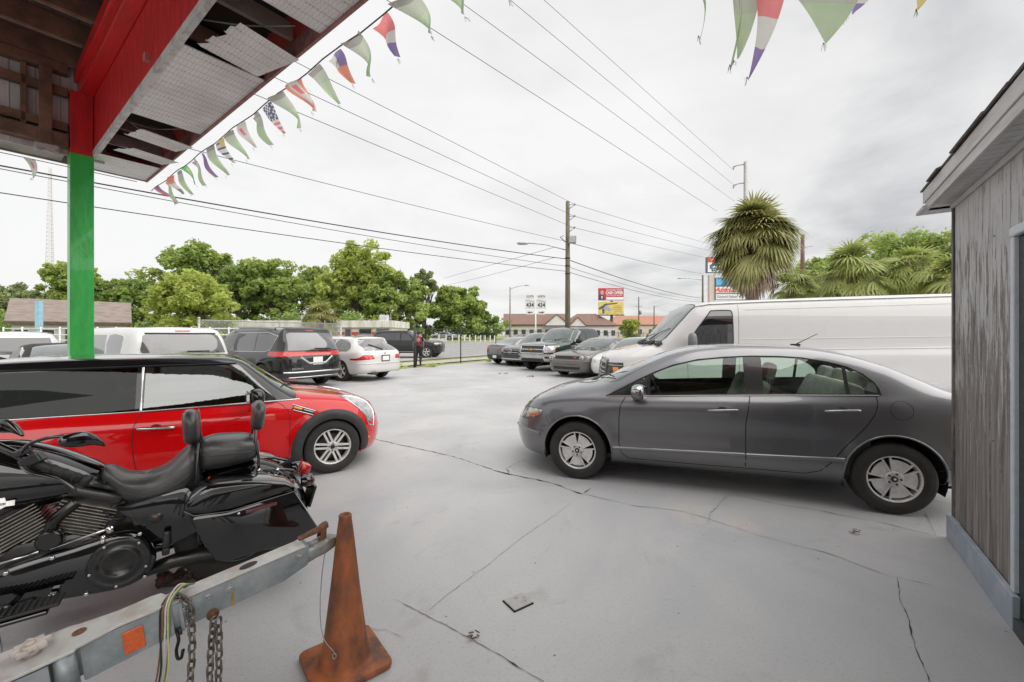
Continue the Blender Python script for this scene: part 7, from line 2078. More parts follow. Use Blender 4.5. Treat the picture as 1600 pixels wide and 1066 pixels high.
bm = bmesh.new(); box(bm, -0.5, LX, 0.060, 0.105, 3.745, 3.765); box(bm, -0.5, LX, 0.057, 0.064, 3.735, 3.80); obj('soffit_channel', bm, mat('channel_white', (0.62, 0.61, 0.59), 0.5, col2=(0.42, 0.40, 0.38), vscale=9), cano)
for i in range(27):
    x = 0.0 + i * 0.6
    if x > LX: break
    bm = bmesh.new(); box(bm, x - 0.02, x + 0.02, -2.6, 0.10, 4.775, 5.0)
    r_ = obj('rafter', bm, BROWN, cano)
    bm = bmesh.new(); box(bm, x - 0.026, x - 0.016, -2.6, -0.1, 4.762, 4.785); obj('lath', bm, mat('pale_timber_lit_edge', (0.34, 0.27, 0.24), 0.7, var=0.3), r_)  # pale strip paints the lit underside edge of each rafter
bm = bmesh.new(); y = -2.6
while y < 0.05:
    box(bm, -0.55, LX, y, y + 0.185, 5.005, 5.03); y += 0.19
obj('roof_deck', bm, DECKM, cano)
cbox('roof_sheet', SHEET, -0.6, LX + 0.1, -2.7, 0.12, 5.035, 5.07)
# red ribbed mansard facing outward
bm = bmesh.new(); q = [bm.verts.new(v) for v in ((-0.62, 0.70, 3.88), (LX, 0.70, 3.88), (LX, 0.10, 5.10), (-0.62, 0.10, 5.10))]; bm.faces.new(q)
x = -0.6
while x < LX:
    tube(bm, [(x, 0.705, 3.88), (x, 0.105, 5.10)], 0.018, 4); x += 0.3
obj('mansard', bm, mat('mansard_red', (0.40, 0.05, 0.04), 0.5, var=0.25, vscale=2), cano)
bm = bmesh.new(); prism(bm, [(-0.14, 3.93), (0.69, 3.93), (0.10, 5.09), (-0.14, 5.09)], (-0.60, -0.585), 'X'); obj('mansard_end', bm, mat('mansard_red'), cano)
cbox('corner_filler', REDW, -0.132, 0.045, 0.070, 0.085, 3.78, 4.8)
# end wall framing beyond the post
cbox('end_plate', BROWN, -0.13, 0.02, -2.6, -0.145, 3.79, 3.93, bev=0.004)
cbox('end_girt', BROWN, -0.11, -0.03, -2.6, -0.145, 3.98, 4.08, bev=0.004)
cbox('end_girt', BROWN, -0.11, -0.03, -2.6, -0.145, 4.40, 4.50, bev=0.004)
cbox('end_top_plate', BROWN, -0.13, 0.0, -2.6, -0.145, 4.66, 4.77, bev=0.004)
for y in (-0.385, -0.52, -1.3, -2.1, -2.55):
    w_ = 0.105 if y == -0.385 else 0.045
    cbox('stud', BROWN, -0.02 if w_ > 0.1 else -0.12, 0.03 if w_ > 0.1 else -0.03, y, y + w_, 3.72 if w_ > 0.1 else 3.94, 4.65, bev=0.004)
cbox('nailer_block', mat('pale_wood', (0.34, 0.20, 0.12), 0.8, var=0.3), 0.005, 0.06, -0.98, -0.80, 4.55, 4.74, bev=0.004)
cbox('bracket_block', mat('bracket_grey', (0.45, 0.42, 0.40), 0.6, col2=(0.25, 0.2, 0.18), vscale=20), -0.05, 0.06, -0.42, -0.22, 3.66, 3.75, bev=0.01)
bm = bmesh.new(); y = -2.6
while y < 0.0:
    box(bm, -0.150, -0.135, y, y + 0.19, 3.72, 4.98); tube(bm, [(-0.13, y + 0.195, 3.75), (-0.13, y + 0.195, 4.97)], 0.008, 4); y += 0.2
obj('end_sheet', bm, SHEET, cano)
TANF = mat('tan_fascia', (0.34, 0.31, 0.27), 0.7, col2=(0.24, 0.21, 0.19), vscale=4)
cbox('end_fascia', TANF, -0.60, -0.585, -2.6, 0.70, 3.74, 3.92)
cbox('end_soffit', TANF, -0.58, -0.16, -2.6, -0.15, 3.76, 3.775)
PINK = mat('fascia_pink', (0.38, 0.17, 0.15), 0.7, col2=(0.24, 0.12, 0.11), vscale=10)
cbox('fascia', PINK, -0.60, LX, 0.690, 0.712, 3.735, 3.88)
cbox('void_shade_sheet', mat('void_shade_dark', (0.03, 0.024, 0.02), 0.9, var=0.4), -0.55, LX, 0.10, 0.66, 4.02, 4.035)  # added dark sheet, painting the shade inside the eave void
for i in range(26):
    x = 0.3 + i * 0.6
    bm = bmesh.new(); box(bm, x - 0.02, x + 0.02, 0.105, 0.67, 3.86, 3.99); obj('lookout', bm, BROWN if i % 3 else mat('pale_timber_lit_edge'), cano)
for i, (a, b, c, d) in enumerate(((0.35, 0.12, 0.6, 0.5), (0.9, 0.55, 1.2, 0.2), (1.2, 0.12, 1.5, 0.6), (3.6, 0.15, 4.1, 0.6))):
    bm = bmesh.new(); tube(bm, catmull([(a, b, 3.86), ((a + c) / 2, (b + d) / 2, 3.80 + 0.03 * (i % 2)), (c, d, 3.85)], 5), 0.006, 5); obj('loose_wire', bm, mat('loose_grey', (0.3, 0.3, 0.28), 0.6, var=0.2), cano)
def soffit_panel(x0, x1, y0=0.085, y1=0.688, z=3.752, loc=None, rot=None, ragged=0, name='soffit_panel'):
    """ribbed vinyl sheet: ribs run outwards every 0.1 m"""
    rnd = random.Random(int(x0 * 100) + 3); bm = bmesh.new(); xs = []
    x = x0
    while x < x1 - 1e-4:
        e_ = min(x + 0.102, x1)
        xs += [(x, 0.0), (x + 0.006, 0.007), (x + 0.010, 0.007), (x + 0.014, 0.0), (e_ - 0.001, 0.0)]
        x = e_
    xs = [p for p in xs if p[0] <= x1]
    rows = []
    for a, dz in xs:
        ya = y0 + (rnd.uniform(0, ragged) if ragged else 0)
        rows.append([bm.verts.new((a, ya + (y1 - ya) * j / 4, z + dz)) for j in range(5)])
    for r0, r1 in zip(rows[:-1], rows[1:]):
        for j in range(4): bm.faces.new((r0[j], r1[j], r1[j + 1], r0[j + 1]))
    if rot is not None:
        from mathutils import Euler
        piv = Vector(loc[0]); M = Matrix.Translation(piv + Vector(loc[1])) @ Euler(rot).to_matrix().to_4x4() @ Matrix.Translation(-piv)
        bmesh.ops.transform(bm, matrix=M, verts=bm.verts[:])
    bmesh.ops.recalc_face_normals(bm, faces=bm.faces[:])
    return obj(name, bm, SOF, cano)
soffit_panel(-0.58, 0.16)
soffit_panel(1.72, 3.36)
soffit_panel(4.30, 9.0); soffit_panel(9.01, 15.4)
soffit_panel(0.98, 1.30, y0=0.16, loc=((1.15, 0.68, 3.75), (0.05, 0, -0.03)), rot=(0.03, 0, 0.30), ragged=0.04, name='hanging_soffit_panel')['label'] = 'upper torn soffit strip hanging across the dark gap'
soffit_panel(0.42, 0.72, y0=0.14, loc=((0.55, 0.68, 3.75), (0.03, 0, -0.045)), rot=(0.06, 0.02, 0.38), ragged=0.05, name='hanging_soffit_panel')['label'] = 'lower torn soffit strip'
soffit_panel(3.48, 3.98, y0=0.20, loc=((3.9, 0.66, 3.75), (-0.02, 0, -0.05)), rot=(0.05, -0.02, 0.24), ragged=0.05, name='hanging_soffit_panel')['label'] = 'large loose soffit panel hanging in the nearer gap'

# added building behind the camera, unseen, placed for the cars to reflect
refl_bldg = thing('reflection_building', 'added red-brown building behind the camera, unseen, there to be reflected in the cars', 'building', (PX0, PY0, 0), math.atan2(-0.609, 0.793))
bm = bmesh.new(); box(bm, 1.5, 16.5, -13.0, -9.7, 0, 3.9); obj('wall', bm, mat('reflection_wall', (0.20, 0.09, 0.07), 0.7, var=0.3), refl_bldg)
bm = bmesh.new(); box(bm, 5, 12, -9.69, -9.66, 0.8, 2.6); obj('window', bm, TINT, refl_bldg)
bm = bmesh.new(); box(bm, 2.2, 3.3, -9.69, -9.65, 0.0, 2.2); obj('door', bm, WHITE, refl_bldg)

# ------------------------------------------------------------------ bunting
def cloth(name, col):
    if name in MATS: return MATS[name]
    m = mat(name, col, 0.7, var=0.12, vscale=12); nt = m.node_tree; p = nt.nodes['Principled BSDF']
    o_ = [n for n in nt.nodes if n.type == 'OUTPUT_MATERIAL'][0]
    tr = nt.nodes.new('ShaderNodeBsdfTranslucent'); tr.inputs[0].default_value = (*[min(1, c * 1.15) for c in col], 1)
    mx_ = nt.nodes.new('ShaderNodeMixShader'); mx_.inputs[0].default_value = 0.55
    nt.links.new(p.outputs[0], mx_.inputs[1]); nt.links.new(tr.outputs[0], mx_.inputs[2]); nt.links.new(mx_.outputs[0], o_.inputs[0])
    return m
CL = [cloth('cloth_sage', (0.50, 0.54, 0.44)), cloth('cloth_green', (0.50, 0.62, 0.42)), cloth('cloth_red', (0.80, 0.26, 0.26)), cloth('cloth_white', (0.72, 0.70, 0.67)),
      cloth('cloth_blue', (0.32, 0.24, 0.46)), cloth('cloth_orange', (0.82, 0.34, 0.25)), cloth('cloth_flag_green', (0.20, 0.52, 0.22)), cloth('cloth_yellow', (0.72, 0.62, 0.25)), cloth('cloth_grey', (0.36, 0.34, 0.32)), cloth('cloth_slate', (0.15, 0.17, 0.26))]
def design(kind, u, v):
    """u across 0..1, v down 0..1 -> material index"""
    if kind == 'sage': return 8 if v < 0.12 else (0 if v < 0.45 else 1)
    if kind == 'tri': return 2 if v < 0.42 else (3 if v < 0.72 else 4)
    if kind == 'star': return (3 if u < 0.48 else 4) if v < 0.5 else 5
    if kind == 'maple':
        if u < 0.28 or u > 0.74: return 5
        return 2 if abs(u - 0.5) < 0.13 and 0.15 < v < 0.42 else 3
    if kind == 'stripes':
        if v < 0.6: return 3 if (int(u * 9) + int(v * 18)) % 3 == 0 else 9
        return 2 if int(v * 14) % 2 else 3
    if kind == 'disc': return 2 if (u - 0.5) ** 2 * 0.8 + (v - 0.36) ** 2 < 0.028 else 3
    if kind == 'bars':
        if u > 0.6 and v < 0.35: return 7
        return 9 if int(v * 9) % 2 else 3
    if kind == 'rhomb':
        d = abs(u - 0.5) * 1.0 + abs(v - 0.32)
        return 4 if d < 0.09 else (7 if d < 0.24 else 6)
    if kind == 'redtop': return 5 if v < 0.4 else (3 if v < 0.7 else 8)
    if kind == 'thin': return 2 if u < 0.4 else 4
    if kind == 'yellow': return 7
    return 0
def pennant(kind, a, w, L_, along, tip, parent, seed, nu=8, nv=14, text=None, curl=0.03):
    """a: attach point (parent space), along: unit vector of the string, tip: offset vector of the point"""
    rnd = random.Random(seed); bm = bmesh.new(); al = Vector(along); tip = Vector(tip); nrm_ = al.cross(tip).normalized()
    rows = []; ph = rnd.uniform(0, 6); cv = rnd.uniform(0.4, 1.2) * curl
    for j in range(nv + 1):
        v = j / nv; half = w / 2 * (1 - v ** 1.15) + 0.003; row = []
        c = Vector(a) + tip * v + al * 0.03 * math.sin(v * 2.6) + nrm_ * (cv * math.sin(v * 5 + ph))
        for i in range(nu + 1):
            u = i / nu
            row.append(bm.verts.new(c + al * half * (2 * u - 1) + nrm_ * cv * 0.7 * math.sin(u * 4 + v * 3 + ph) + Vector((0, 0, 0))))
        rows.append(row)
    for j in range(nv):
        for i in range(nu):
            f = bm.faces.new((rows[j][i], rows[j][i + 1], rows[j + 1][i + 1], rows[j + 1][i])); f.smooth = True
            f.material_index = design(kind, (i + 0.5) / nu, (j + 0.5) / nv)
    # frayed tip
    tp = Vector(a) + tip
    for k in range(6):
        d = tip.normalized() * rnd.uniform(0.01, 0.05) + al * rnd.uniform(-0.02, 0.02)
        s = al * 0.0012; q = [bm.verts.new(x_) for x_ in (tp - s, tp + s, tp + d + s, tp + d - s)]; f = bm.faces.new(q); f.material_index = 8
    o = obj('pennant', bm, CL, parent)
    return o
bs = thing('pennant_string', 'string of flag pennants hanging just outside the canopy eave', 'bunting', (PX0, PY0, 0), math.atan2(-0.609, 0.793))
bm = bmesh.new(); tube(bm, [(-0.5 + 0.25 * i, 0.735, 3.60 + 0.012 * math.sin(i * 1.7)) for i in range(52)], 0.005, 5); obj('string', bm, mat('string_dark', (0.10, 0.10, 0.09), 0.8, var=0.2), bs)
kinds = ['sage', 'tri', 'sage', 'star', 'sage', 'maple', 'sage', 'stripes', 'sage', 'disc', 'sage', 'bars', 'sage', 'thin', 'sage', 'rhomb', 'sage', 'redtop', 'sage', 'thin']
for i in range(26):
    t_ = 5.22 - 0.283 * i
    if i >= 20: t_ = 5.22 + 0.283 * (i - 19)
    k_ = kinds[i % 20]
    rnd = random.Random(i + 40)
    L_ = rnd.uniform(0.24, 0.30)
    o = pennant(k_, (t_, 0.735, 3.595), 0.21 if k_ != 'thin' else 0.1, L_, (1, 0, 0), (0.13 + rnd.uniform(-0.03, 0.05), 0.10 + rnd.uniform(-0.04, 0.05), -L_), bs, i)
    if k_ == 'star':
        bm = bmesh.new(); st = [((0.035 if a % 2 == 0 else 0.014) * math.cos(R(90 + 36 * a)), (0.035 if a % 2 == 0 else 0.014) * math.sin(R(90 + 36 * a))) for a in range(10)]
        prism(bm, st, (-0.002, 0.002), 'Y'); s_ = obj('star', bm, mat('letter_white'), o); s_.location = (t_ + 0.055, 0.735 + 0.022, 3.595 - 0.07)
es = thing('pennant_string', 'short string of faded pennants under the canopy end, left of the green post', 'bunting', (PX0, PY0, 0), math.atan2(-0.609, 0.793))
bm = bmesh.new(); tube(bm, [(-0.62, -6, 3.72), (-0.62, -3, 3.70), (-0.62, 0.6, 3.72)], 0.005, 5); obj('string', bm, mat('string_dark'), es)
for i, (y_, k_, w_) in enumerate(((-0.92, 'sage', 0.34), (-0.42, 'disc', 0.10), (-1.4, 'sage', 0.3), (-2.0, 'tri', 0.3), (-2.6, 'sage', 0.3))):
    pennant(k_, (-0.62, y_, 3.72), w_, 0.26, (0, 1, 0), (0.0, 0.02, -0.24), es, 80 + i)
os_ = thing('pennant_string', 'second string of ragged pennants overhead at the top right, one showing a red, white and purple flag', 'bunting', (0, 0, 0), 0)
os_['label'] = 'overhead string of ragged pennants at the top right of the view'
bm = bmesh.new(); tube(bm, [(0.2, 2.05, 3.30), (0.9, 2.05, 3.27), (1.7, 2.05, 3.28), (3.2, 2.05, 3.36)], 0.005, 5); obj('string', bm, mat('string_dark'), os_)
for i, (px, k_, w_, L_, dx, dy) in enumerate(((1088, 'sage', 0.02, 0.30, 0.01, 0.0), (1150, 'sage', 0.03, 0.44, -0.03, 0.0), (1166, 'sage', 0.16, 0.42, -0.06, 0.0), (1206, 'tri', 0.17, 0.50, -0.12, 0.0), (1283, 'sage', 0.44, 0.335, 0.01, 0.0), (1425, 'yellow', 0.20, 0.17, 0.02, 0), (1350, 'tri', 0.2, 0.12, 0, 0.1))):
    x = (px - 800) / 660 * 2.05
    pennant(k_, (x, 2.05, 3.275), w_, L_, (1, 0, 0), (dx, dy, -L_), os_, 60 + i, nv=18, curl=0.02 if w_ < 0.3 else 0.006)

# ------------------------------------------------------------------ weathered shed on the right
shed = thing('wooden_shed', 'weathered grey wooden shed with peeling paint at the right edge', 'shed', (3.285, 3.14, 0), math.atan2(-0.82, -0.569))
def peel_material():
    m = mat('peeling_boards', (0.5, 0.5, 0.5), 0.85); nt = m.node_tree; p = nt.nodes['Principled BSDF']; L = nt.links.new
    tcn = nt.nodes.new('ShaderNodeTexCoord')
    def nz(scale, st, det=8, rough=0.65):
        mp = nt.nodes.new('ShaderNodeMapping'); mp.inputs['Scale'].default_value = st; L(tcn.outputs['Object'], mp.inputs[0])
        n = nt.nodes.new('ShaderNodeTexNoise'); n.inputs['Scale'].default_value = scale; n.inputs['Detail'].default_value = det; n.inputs['Roughness'].default_value = rough; L(mp.outputs[0], n.inputs['Vector']); return n.outputs['Fac']
    def rp(f, a, b, ca, cb):
        r = nt.nodes.new('ShaderNodeValToRGB'); r.color_ramp.elements[0].position = a; r.color_ramp.elements[1].position = b; r.color_ramp.elements[0].color = ca; r.color_ramp.elements[1].color = cb; L(f, r.inputs[0]); return r.outputs[0]
    wood = rp(nz(26, (1, 1, 0.06)), 0.35, 0.65, (0.12, 0.108, 0.10, 1), (0.34, 0.315, 0.295, 1))
    pnt = rp(nz(2.5, (1, 1, 1)), 0.35, 0.65, (0.56, 0.56, 0.56, 1), (0.46, 0.46, 0.462, 1))
    sep_ = nt.nodes.new('ShaderNodeSeparateXYZ'); L(tcn.outputs['Object'], sep_.inputs[0])
    g = nt.nodes.new('ShaderNodeMapRange'); g.inputs[1].default_value = 0.3; g.inputs[2].default_value = 2.2; g.inputs[3].default_value = -0.19; g.inputs[4].default_value = 0.03; L(sep_.outputs[2], g.inputs[0])
    ad = nt.nodes.new('ShaderNodeMath'); ad.operation = 'ADD'; L(nz(22, (1, 1, 0.10), 9, 0.75), ad.inputs[0]); L(g.outputs[0], ad.inputs[1])
    mask = rp(ad.outputs[0], 0.44, 0.475, (0, 0, 0, 1), (1, 1, 1, 1))
    mx_ = nt.nodes.new('ShaderNodeMix'); mx_.data_type = 'RGBA'; L(mask, mx_.inputs[0]); L(wood, mx_.inputs[6]); L(pnt, mx_.inputs[7]); L(mx_.outputs[2], p.inputs['Base Color'])
    b = nt.nodes.new('ShaderNodeBump'); b.inputs['Strength'].default_value = 0.7; b.inputs['Distance'].default_value = 0.004; L(mask, b.inputs['Height']); L(b.outputs[0], p.inputs['Normal'])
    return m
PEEL = peel_material()
BLUEG = mat('trim_blue_grey', (0.34, 0.39, 0.45), 0.5, col2=(0.42, 0.46, 0.50), vscale=6, bump=0.2, bscale=60)
LBLUE = mat('trim_light_blue', (0.60, 0.64, 0.68), 0.5, col2=(0.50, 0.54, 0.58), vscale=12, t=(0.5, 0.7), bump=0.3, bscale=40)
DGREEN = mat('door_dark_green', (0.024, 0.034, 0.036), 0.55, col2=(0.038, 0.050, 0.052), vscale=6, stretch=(0.6, 0.6, 9), bump=0.8, bscale=25)
GREYT = mat('grey_board', (0.62, 0.62, 0.615), 0.75, col2=(0.46, 0.45, 0.44), vscale=9, stretch=(0.25, 2, 2), t=(0.4, 0.7), bump=0.4, bscale=30)
def sbox(name, m, *a, bev=0.0, parent=None):
    bm = bmesh.new(); box(bm, *a, 0, bev); return obj(name, bm, m, parent or shed)
bm = bmesh.new(); x = 0.03; rnd = random.Random(3)
while x < 1.13:
    box(bm, x, min(x + 0.098, 1.13), 0.0 + rnd.uniform(0, 0.002), 0.03, 0.17, 2.47, 0, 0.002); x += 0.1017
x = 1.13
while x < 3.5: box(bm, x, x + 0.098, 0.0, 0.03, 2.05 if x < 2.1 else 0.17, 2.47, 0, 0.002); x += 0.1017
obj('siding', bm, PEEL, shed)
sbox('wall', mat('groove_dark', (0.05, 0.04, 0.035), 0.9, var=0.3), 0.005, 1.16, 0.031, 0.12, 0.0, 2.46)
sbox('wall', mat('groove_dark'), 1.16, 2.12, 0.045, 0.12, 0.0, 2.46)
sbox('wall', mat('groove_dark'), 2.12, 3.6, 0.031, 0.12, 0.0, 2.46)
sbox('side_wall', PEEL, 0.0, 0.10, 0.125, 2.6, 0.0, 2.6)
sbox('back_wall', PEEL, 3.5, 3.6, 0.125, 2.6, 0.0, 2.6)
sbox('corner_board', mat('corner_dark', (0.09, 0.08, 0.075), 0.85, col2=(0.25, 0.24, 0.23), vscale=14, stretch=(1, 1, 0.2)), -0.014, 0.028, -0.010, 0.12, 0.17, 2.47)
sbox('base_board', BLUEG, -0.03, 1.20, -0.035, -0.004, 0.0, 0.178, bev=0.004)
sbox('door_casing', LBLUE, 1.125, 1.170, -0.022, 0.012, 0.183, 2.03, bev=0.006)
sbox('door_casing', LBLUE, 1.125, 2.12, -0.026, 0.010, 2.033, 2.085, bev=0.01)
sbox('door', DGREEN, 1.176, 2.06, -0.004, 0.040, 0.075, 2.025, bev=0.003)
sbox('door_sill', mat('sill_dark', (0.06, 0.07, 0.075), 0.7, var=0.3), 1.17, 2.1, -0.03, 0.044, 0.0, 0.07)
bm = bmesh.new(); x = -0.14
while x < 3.6: box(bm, x, x + 0.075, -0.115, 0.02, 2.50, 2.52); x += 0.082
obj('eave_boards', bm, GREYT, shed)
sbox('frieze', GREYT, -0.02, 3.6, -0.016, -0.003, 2.46, 2.497, bev=0.002)
sbox('fascia', GREYT, -0.16, 3.6, -0.142, -0.120, 2.562, 2.655, bev=0.003)
sbox('fascia_lower', GREYT, -0.13, 3.6, -0.134, -0.117, 2.497, 2.560, bev=0.003)
sbox('eave_return', GREYT, -0.30, -0.05, -0.16, 0.05, 2.50, 2.525, bev=0.003)
sbox('end_soffit', mat('eave_dark_red', (0.12, 0.07, 0.065), 0.9, var=0.3), -0.13, 0.0, -0.10, 0.5, 2.53, 2.55)  # end soffit in a dark red-brown
bm = bmesh.new()
for k in range(9):
    y0 = -0.155 + 0.19 * k; z0 = 2.657 + 0.075 * k
    for j in range(13):
        x0 = -0.20 + 0.3 * j + (0.15 if k % 2 else 0); rr_ = random.Random(k * 31 + j)
        vs_ = box(bm, x0, x0 + 0.294, 0, 0.24, 0, 0.012)
        bmesh.ops.transform(bm, matrix=Matrix.Translation((0, y0 + rr_.uniform(-0.012, 0.012), z0 + 0.004 * rr_.random())) @ Matrix.Rotation(0.38 + rr_.uniform(-0.02, 0.02), 4, 'X'), verts=vs_)
obj('roof_shingles', bm, mat('shingle_dark', (0.09, 0.08, 0.075), 0.9, var=-0.6, vscale=15), shed)
bm = bmesh.new(); q = [bm.verts.new(v) for v in ((-0.18, -0.14, 2.652), (3.6, -0.14, 2.652), (3.6, 1.6, 3.38), (-0.18, 1.6, 3.38))]; bm.faces.new(q); q = [bm.verts.new(v) for v in ((-0.18, 1.6, 3.38), (3.6, 1.6, 3.38), (3.6, 3.0, 2.7), (-0.18, 3.0, 2.7))]; bm.faces.new(q)
obj('roof', bm, mat('shingle_dark'), shed)
for i, (x, z) in enumerate(((0.35, 1.0), (0.36, 1.6), (0.8, 0.9), (0.82, 2.1))):
    bm = bmesh.new(); ellipsoid(bm, (x, -0.002, z), (0.006, 0.004, 0.006), nu=8, nv=5); obj('nail', bm, GALV, shed)

# ------------------------------------------------------------------ traffic cone and cover plate
cone = thing('traffic_cone', 'dirty faded orange traffic cone in the foreground, a thin cable hanging on it', 'traffic cone', (-0.772, 1.955, 0), R(39))
CONEM = mat('cone_dirty', (0.34, 0.10, 0.03), 0.65, col2=(0.10, 0.045, 0.028), vscale=11, stretch=(1, 1, 0.5), t=(0.36, 0.66), bump=0.25, bscale=40)
bm = bmesh.new()
q = [(-0.165, -0.165), (0.165, -0.165), (0.165, 0.165), (-0.165, 0.165)]
pl = []
for i in range(4):
    a, b = q[i], q[(i + 1) % 4]; pv = q[i - 1]
    for k in range(5):
        ang = R(180 + 90 * i + 90 * k / 4); cx_, cy_ = q[i][0] * 0.8, q[i][1] * 0.8
        pl.append((cx_ + 0.034 * math.cos(ang), cy_ + 0.034 * math.sin(ang)))
prism(bm, pl, (0.004, 0.032), 'Z', bev=0.006); obj('base', bm, CONEM, cone, 40)
bm = bmesh.new(); lathe(bm, [(0.114, 0.030), (0.109, 0.036), (0.105, 0.05), (0.094, 0.12), (0.064, 0.36), (0.038, 0.60), (0.028, 0.675), (0.029, 0.685), (0.026, 0.692), (0.019, 0.692), (0.018, 0.66), (0.03, 0.5)], 'Z', n=48, caps=False); obj('body', bm, CONEM, cone)
t = thing('cable', 'thin steel cable hanging from the trailer coupler down the side of the cone', 'cable', (0, 0, 0), 0)
bm = bmesh.new(); tube(bm, catmull([(-0.845, 1.92, 0.56), (-0.855, 1.90, 0.44), (-0.845, 1.86, 0.30), (-0.82, 1.84, 0.20), (-0.775, 1.845, 0.135)], 8), 0.0022, 6)
tube(bm, [Vector((-0.775, 1.843, 0.13)) + Vector((0.008 * math.sin(a), 0, 0.012 * math.cos(a) - 0.01)) for a in [2 * PI * i / 12 for i in range(13)]], 0.0022, 5, caps=False); obj('wire', bm, GALV, t)
bm = bmesh.new(); box(bm, -0.062, 0.062, -0.055, 0.055, 0.004, 0.012, 0, 0.003)
o = obj('cover_plate', bm, mat('cover_grey', (0.36, 0.355, 0.345), 0.55, col2=(0.16, 0.14, 0.12), vscale=40, t=(0.55, 0.7))); o.location = (0.034, 2.40, 0); o.rotation_euler = (0, 0, R(35))
tag(o, 'small square grey cover plate lying on the pavement in the foreground', 'cover plate')
bm = bmesh.new(); box(bm, -0.067, 0.067, -0.060, 0.060, 0.001, 0.005); o2 = obj('rim', bm, DARKGAP, o)
LEAFD = mat('dead_leaf', (0.15, 0.09, 0.05), 0.8, var=0.4, vscale=30)
for i, (px, py, s_, lb) in enumerate(((829, 589, 0.16, 'dead brown palm scrap on the pavement in front of the grey coupe'), (786, 584, 0.2, 'flat dark leaf litter scrap in front of the green pickup'), (738, 999, 0.03, 'small clump of brown leaves caught in the foreground crack'), (1336, 834, 0.03, 'tiny dark leaf on the pavement below the sedan rear wheel'))):
    x, y = G(px, py); bm = bmesh.new(); rnd = random.Random(i)
    for k in range(7):
        obox(bm, (rnd.uniform(-1, 1) * s_, rnd.uniform(-0.6, 0.6) * s_, 0.008 + 0.004 * k), (s_ * rnd.uniform(0.5, 1.2), s_ * 0.22, 0.004), (rnd.uniform(-.3, .3), rnd.uniform(-.2, .2), rnd.uniform(0, 3)))
    o = obj('leaf_litter', bm, LEAFD); o.location = (x, y, 0); tag(o, lb, 'leaf litter')

# ------------------------------------------------------------------ trailer tongue with chains
TGAL = mat('trailer_galvanised', (0.40, 0.42, 0.43), 0.42, 0.55, col2=(0.20, 0.235, 0.25), vscale=5.5, t=(0.35, 0.65), vrough=0.25, bump=0.1, bscale=50)
TTOP = mat('trailer_top', (0.56, 0.56, 0.54), 0.5, 0.3, col2=(0.44, 0.40, 0.36), vscale=7)
RUST = mat('rust', (0.17, 0.07, 0.035), 0.85, col2=(0.09, 0.045, 0.03), vscale=30, bump=0.5, bscale=90)
trl = thing('boat_trailer', 'galvanised trailer tongue with coupler, amber reflector and rusty bolts, in the foreground', 'trailer', (-0.86, 1.95, 0.605), 0)
trl.rotation_euler = (0, -0.118, math.atan2(0.68, 0.733))
def tb(name, m, *a, bev=0.0, parent=None):
    bm = bmesh.new(); box(bm, *a, 0, bev); return obj(name, bm, m, parent or trl)
bm = bmesh.new(); prism(bm, [(-1.6, -0.108), (-0.20, -0.108), (-0.10, -0.085), (-0.085, -0.002), (-1.6, -0.002)], (-0.042, 0.042), 'Y', bev=0.006); obj('tongue_beam', bm, TGAL, trl, 40)
tb('top_flange', TTOP, -0.80, -0.10, -0.044, 0.044, -0.001, 0.003, bev=0.001)
bm = bmesh.new(); prism(bm, smooth2([(-0.585, -0.050), (-0.585, 0.050), (-0.70, 0.052), (-0.80, 0.07), (-0.90, 0.085), (-1.6, 0.09), (-1.6, -0.10), (-0.88, -0.095), (-0.80, -0.075), (-0.70, -0.052)], 3, True), (0.004, 0.014), 'Z', bev=0.002); obj('hinge_plate', bm, TTOP, trl)
bm = bmesh.new(); prism(bm, [(-0.565, -0.110), (-0.80, -0.122), (-0.80, 0.0), (-0.565, 0.003)], (-0.052, -0.046), 'Y', bev=0.001); obj('side_plate', bm, TGAL, trl)
bm = bmesh.new(); cyl(bm, (-0.835, -0.062, -0.115), (-0.835, -0.062, 0.003), 0.028, 18); obj('pivot_tube', bm, TGAL, trl, 40)
bm = bmesh.new(); prism(bm, [(-0.865, -0.125), (-1.6, -0.125), (-1.6, 0.0), (-0.865, 0.0)], (-0.096, -0.086), 'Y'); obj('side_plate', bm, TGAL, trl)
bm = bmesh.new(); lathe(bm, [(0.010, 0.0155), (0.010, 0.0175), (0.018, 0.0175), (0.018, 0.015)], 'Z', (-0.80, 0.01, 0), 14); obj('pivot_hole', bm, RUST, trl)
bm = bmesh.new()
pts_ = []
for i in range(40):
    a = 2 * PI * i / 40; r_ = 0.040 + 0.006 * math.sin(8 * a); pts_.append((r_ * math.cos(a), r_ * math.sin(a)))
prism(bm, pts_, (0.028, 0.046), 'Z', bev=0.003)
cyl(bm, (0, 0, 0.014), (0, 0, 0.03), 0.024, 16); lathe(bm, [(0.012, 0.046), (0.012, 0.052), (0.001, 0.052)], 'Z', n=12)
o = obj('jack_knob', bm, mat('knob_pale', (0.52, 0.47, 0.43), 0.6, col2=(0.25, 0.17, 0.13), vscale=40, t=(0.5, 0.7)), trl, 40); o.location = (-0.905, 0.0, 0)
tb('reflector', mat('reflector_amber', (0.62, 0.10, 0.008), 0.3, var=0.2, vscale=90, coat=0.6), -0.700, -0.645, -0.058, -0.053, -0.098, -0.020, bev=0.002)
def bolt(x, z, r=0.011, m=GALV, y=-0.042):
    bm = bmesh.new(); lathe(bm, [(r * 1.5, 0), (r * 1.5, 0.003)], 'Y', n=18); n0 = len(bm.verts)
    lathe(bm, [(r, 0.003), (r, 0.011), (r * 0.7, 0.013)], 'Y', n=6); lathe(bm, [(r * 0.5, 0.013), (r * 0.5, 0.020)], 'Y', n=10)
    for v in bm.verts: v.co.y *= -1
    bmesh.ops.recalc_face_normals(bm, faces=bm.faces[:])
    o = obj('bolt', bm, m, trl, 30); o.location = (x, y, z); return o
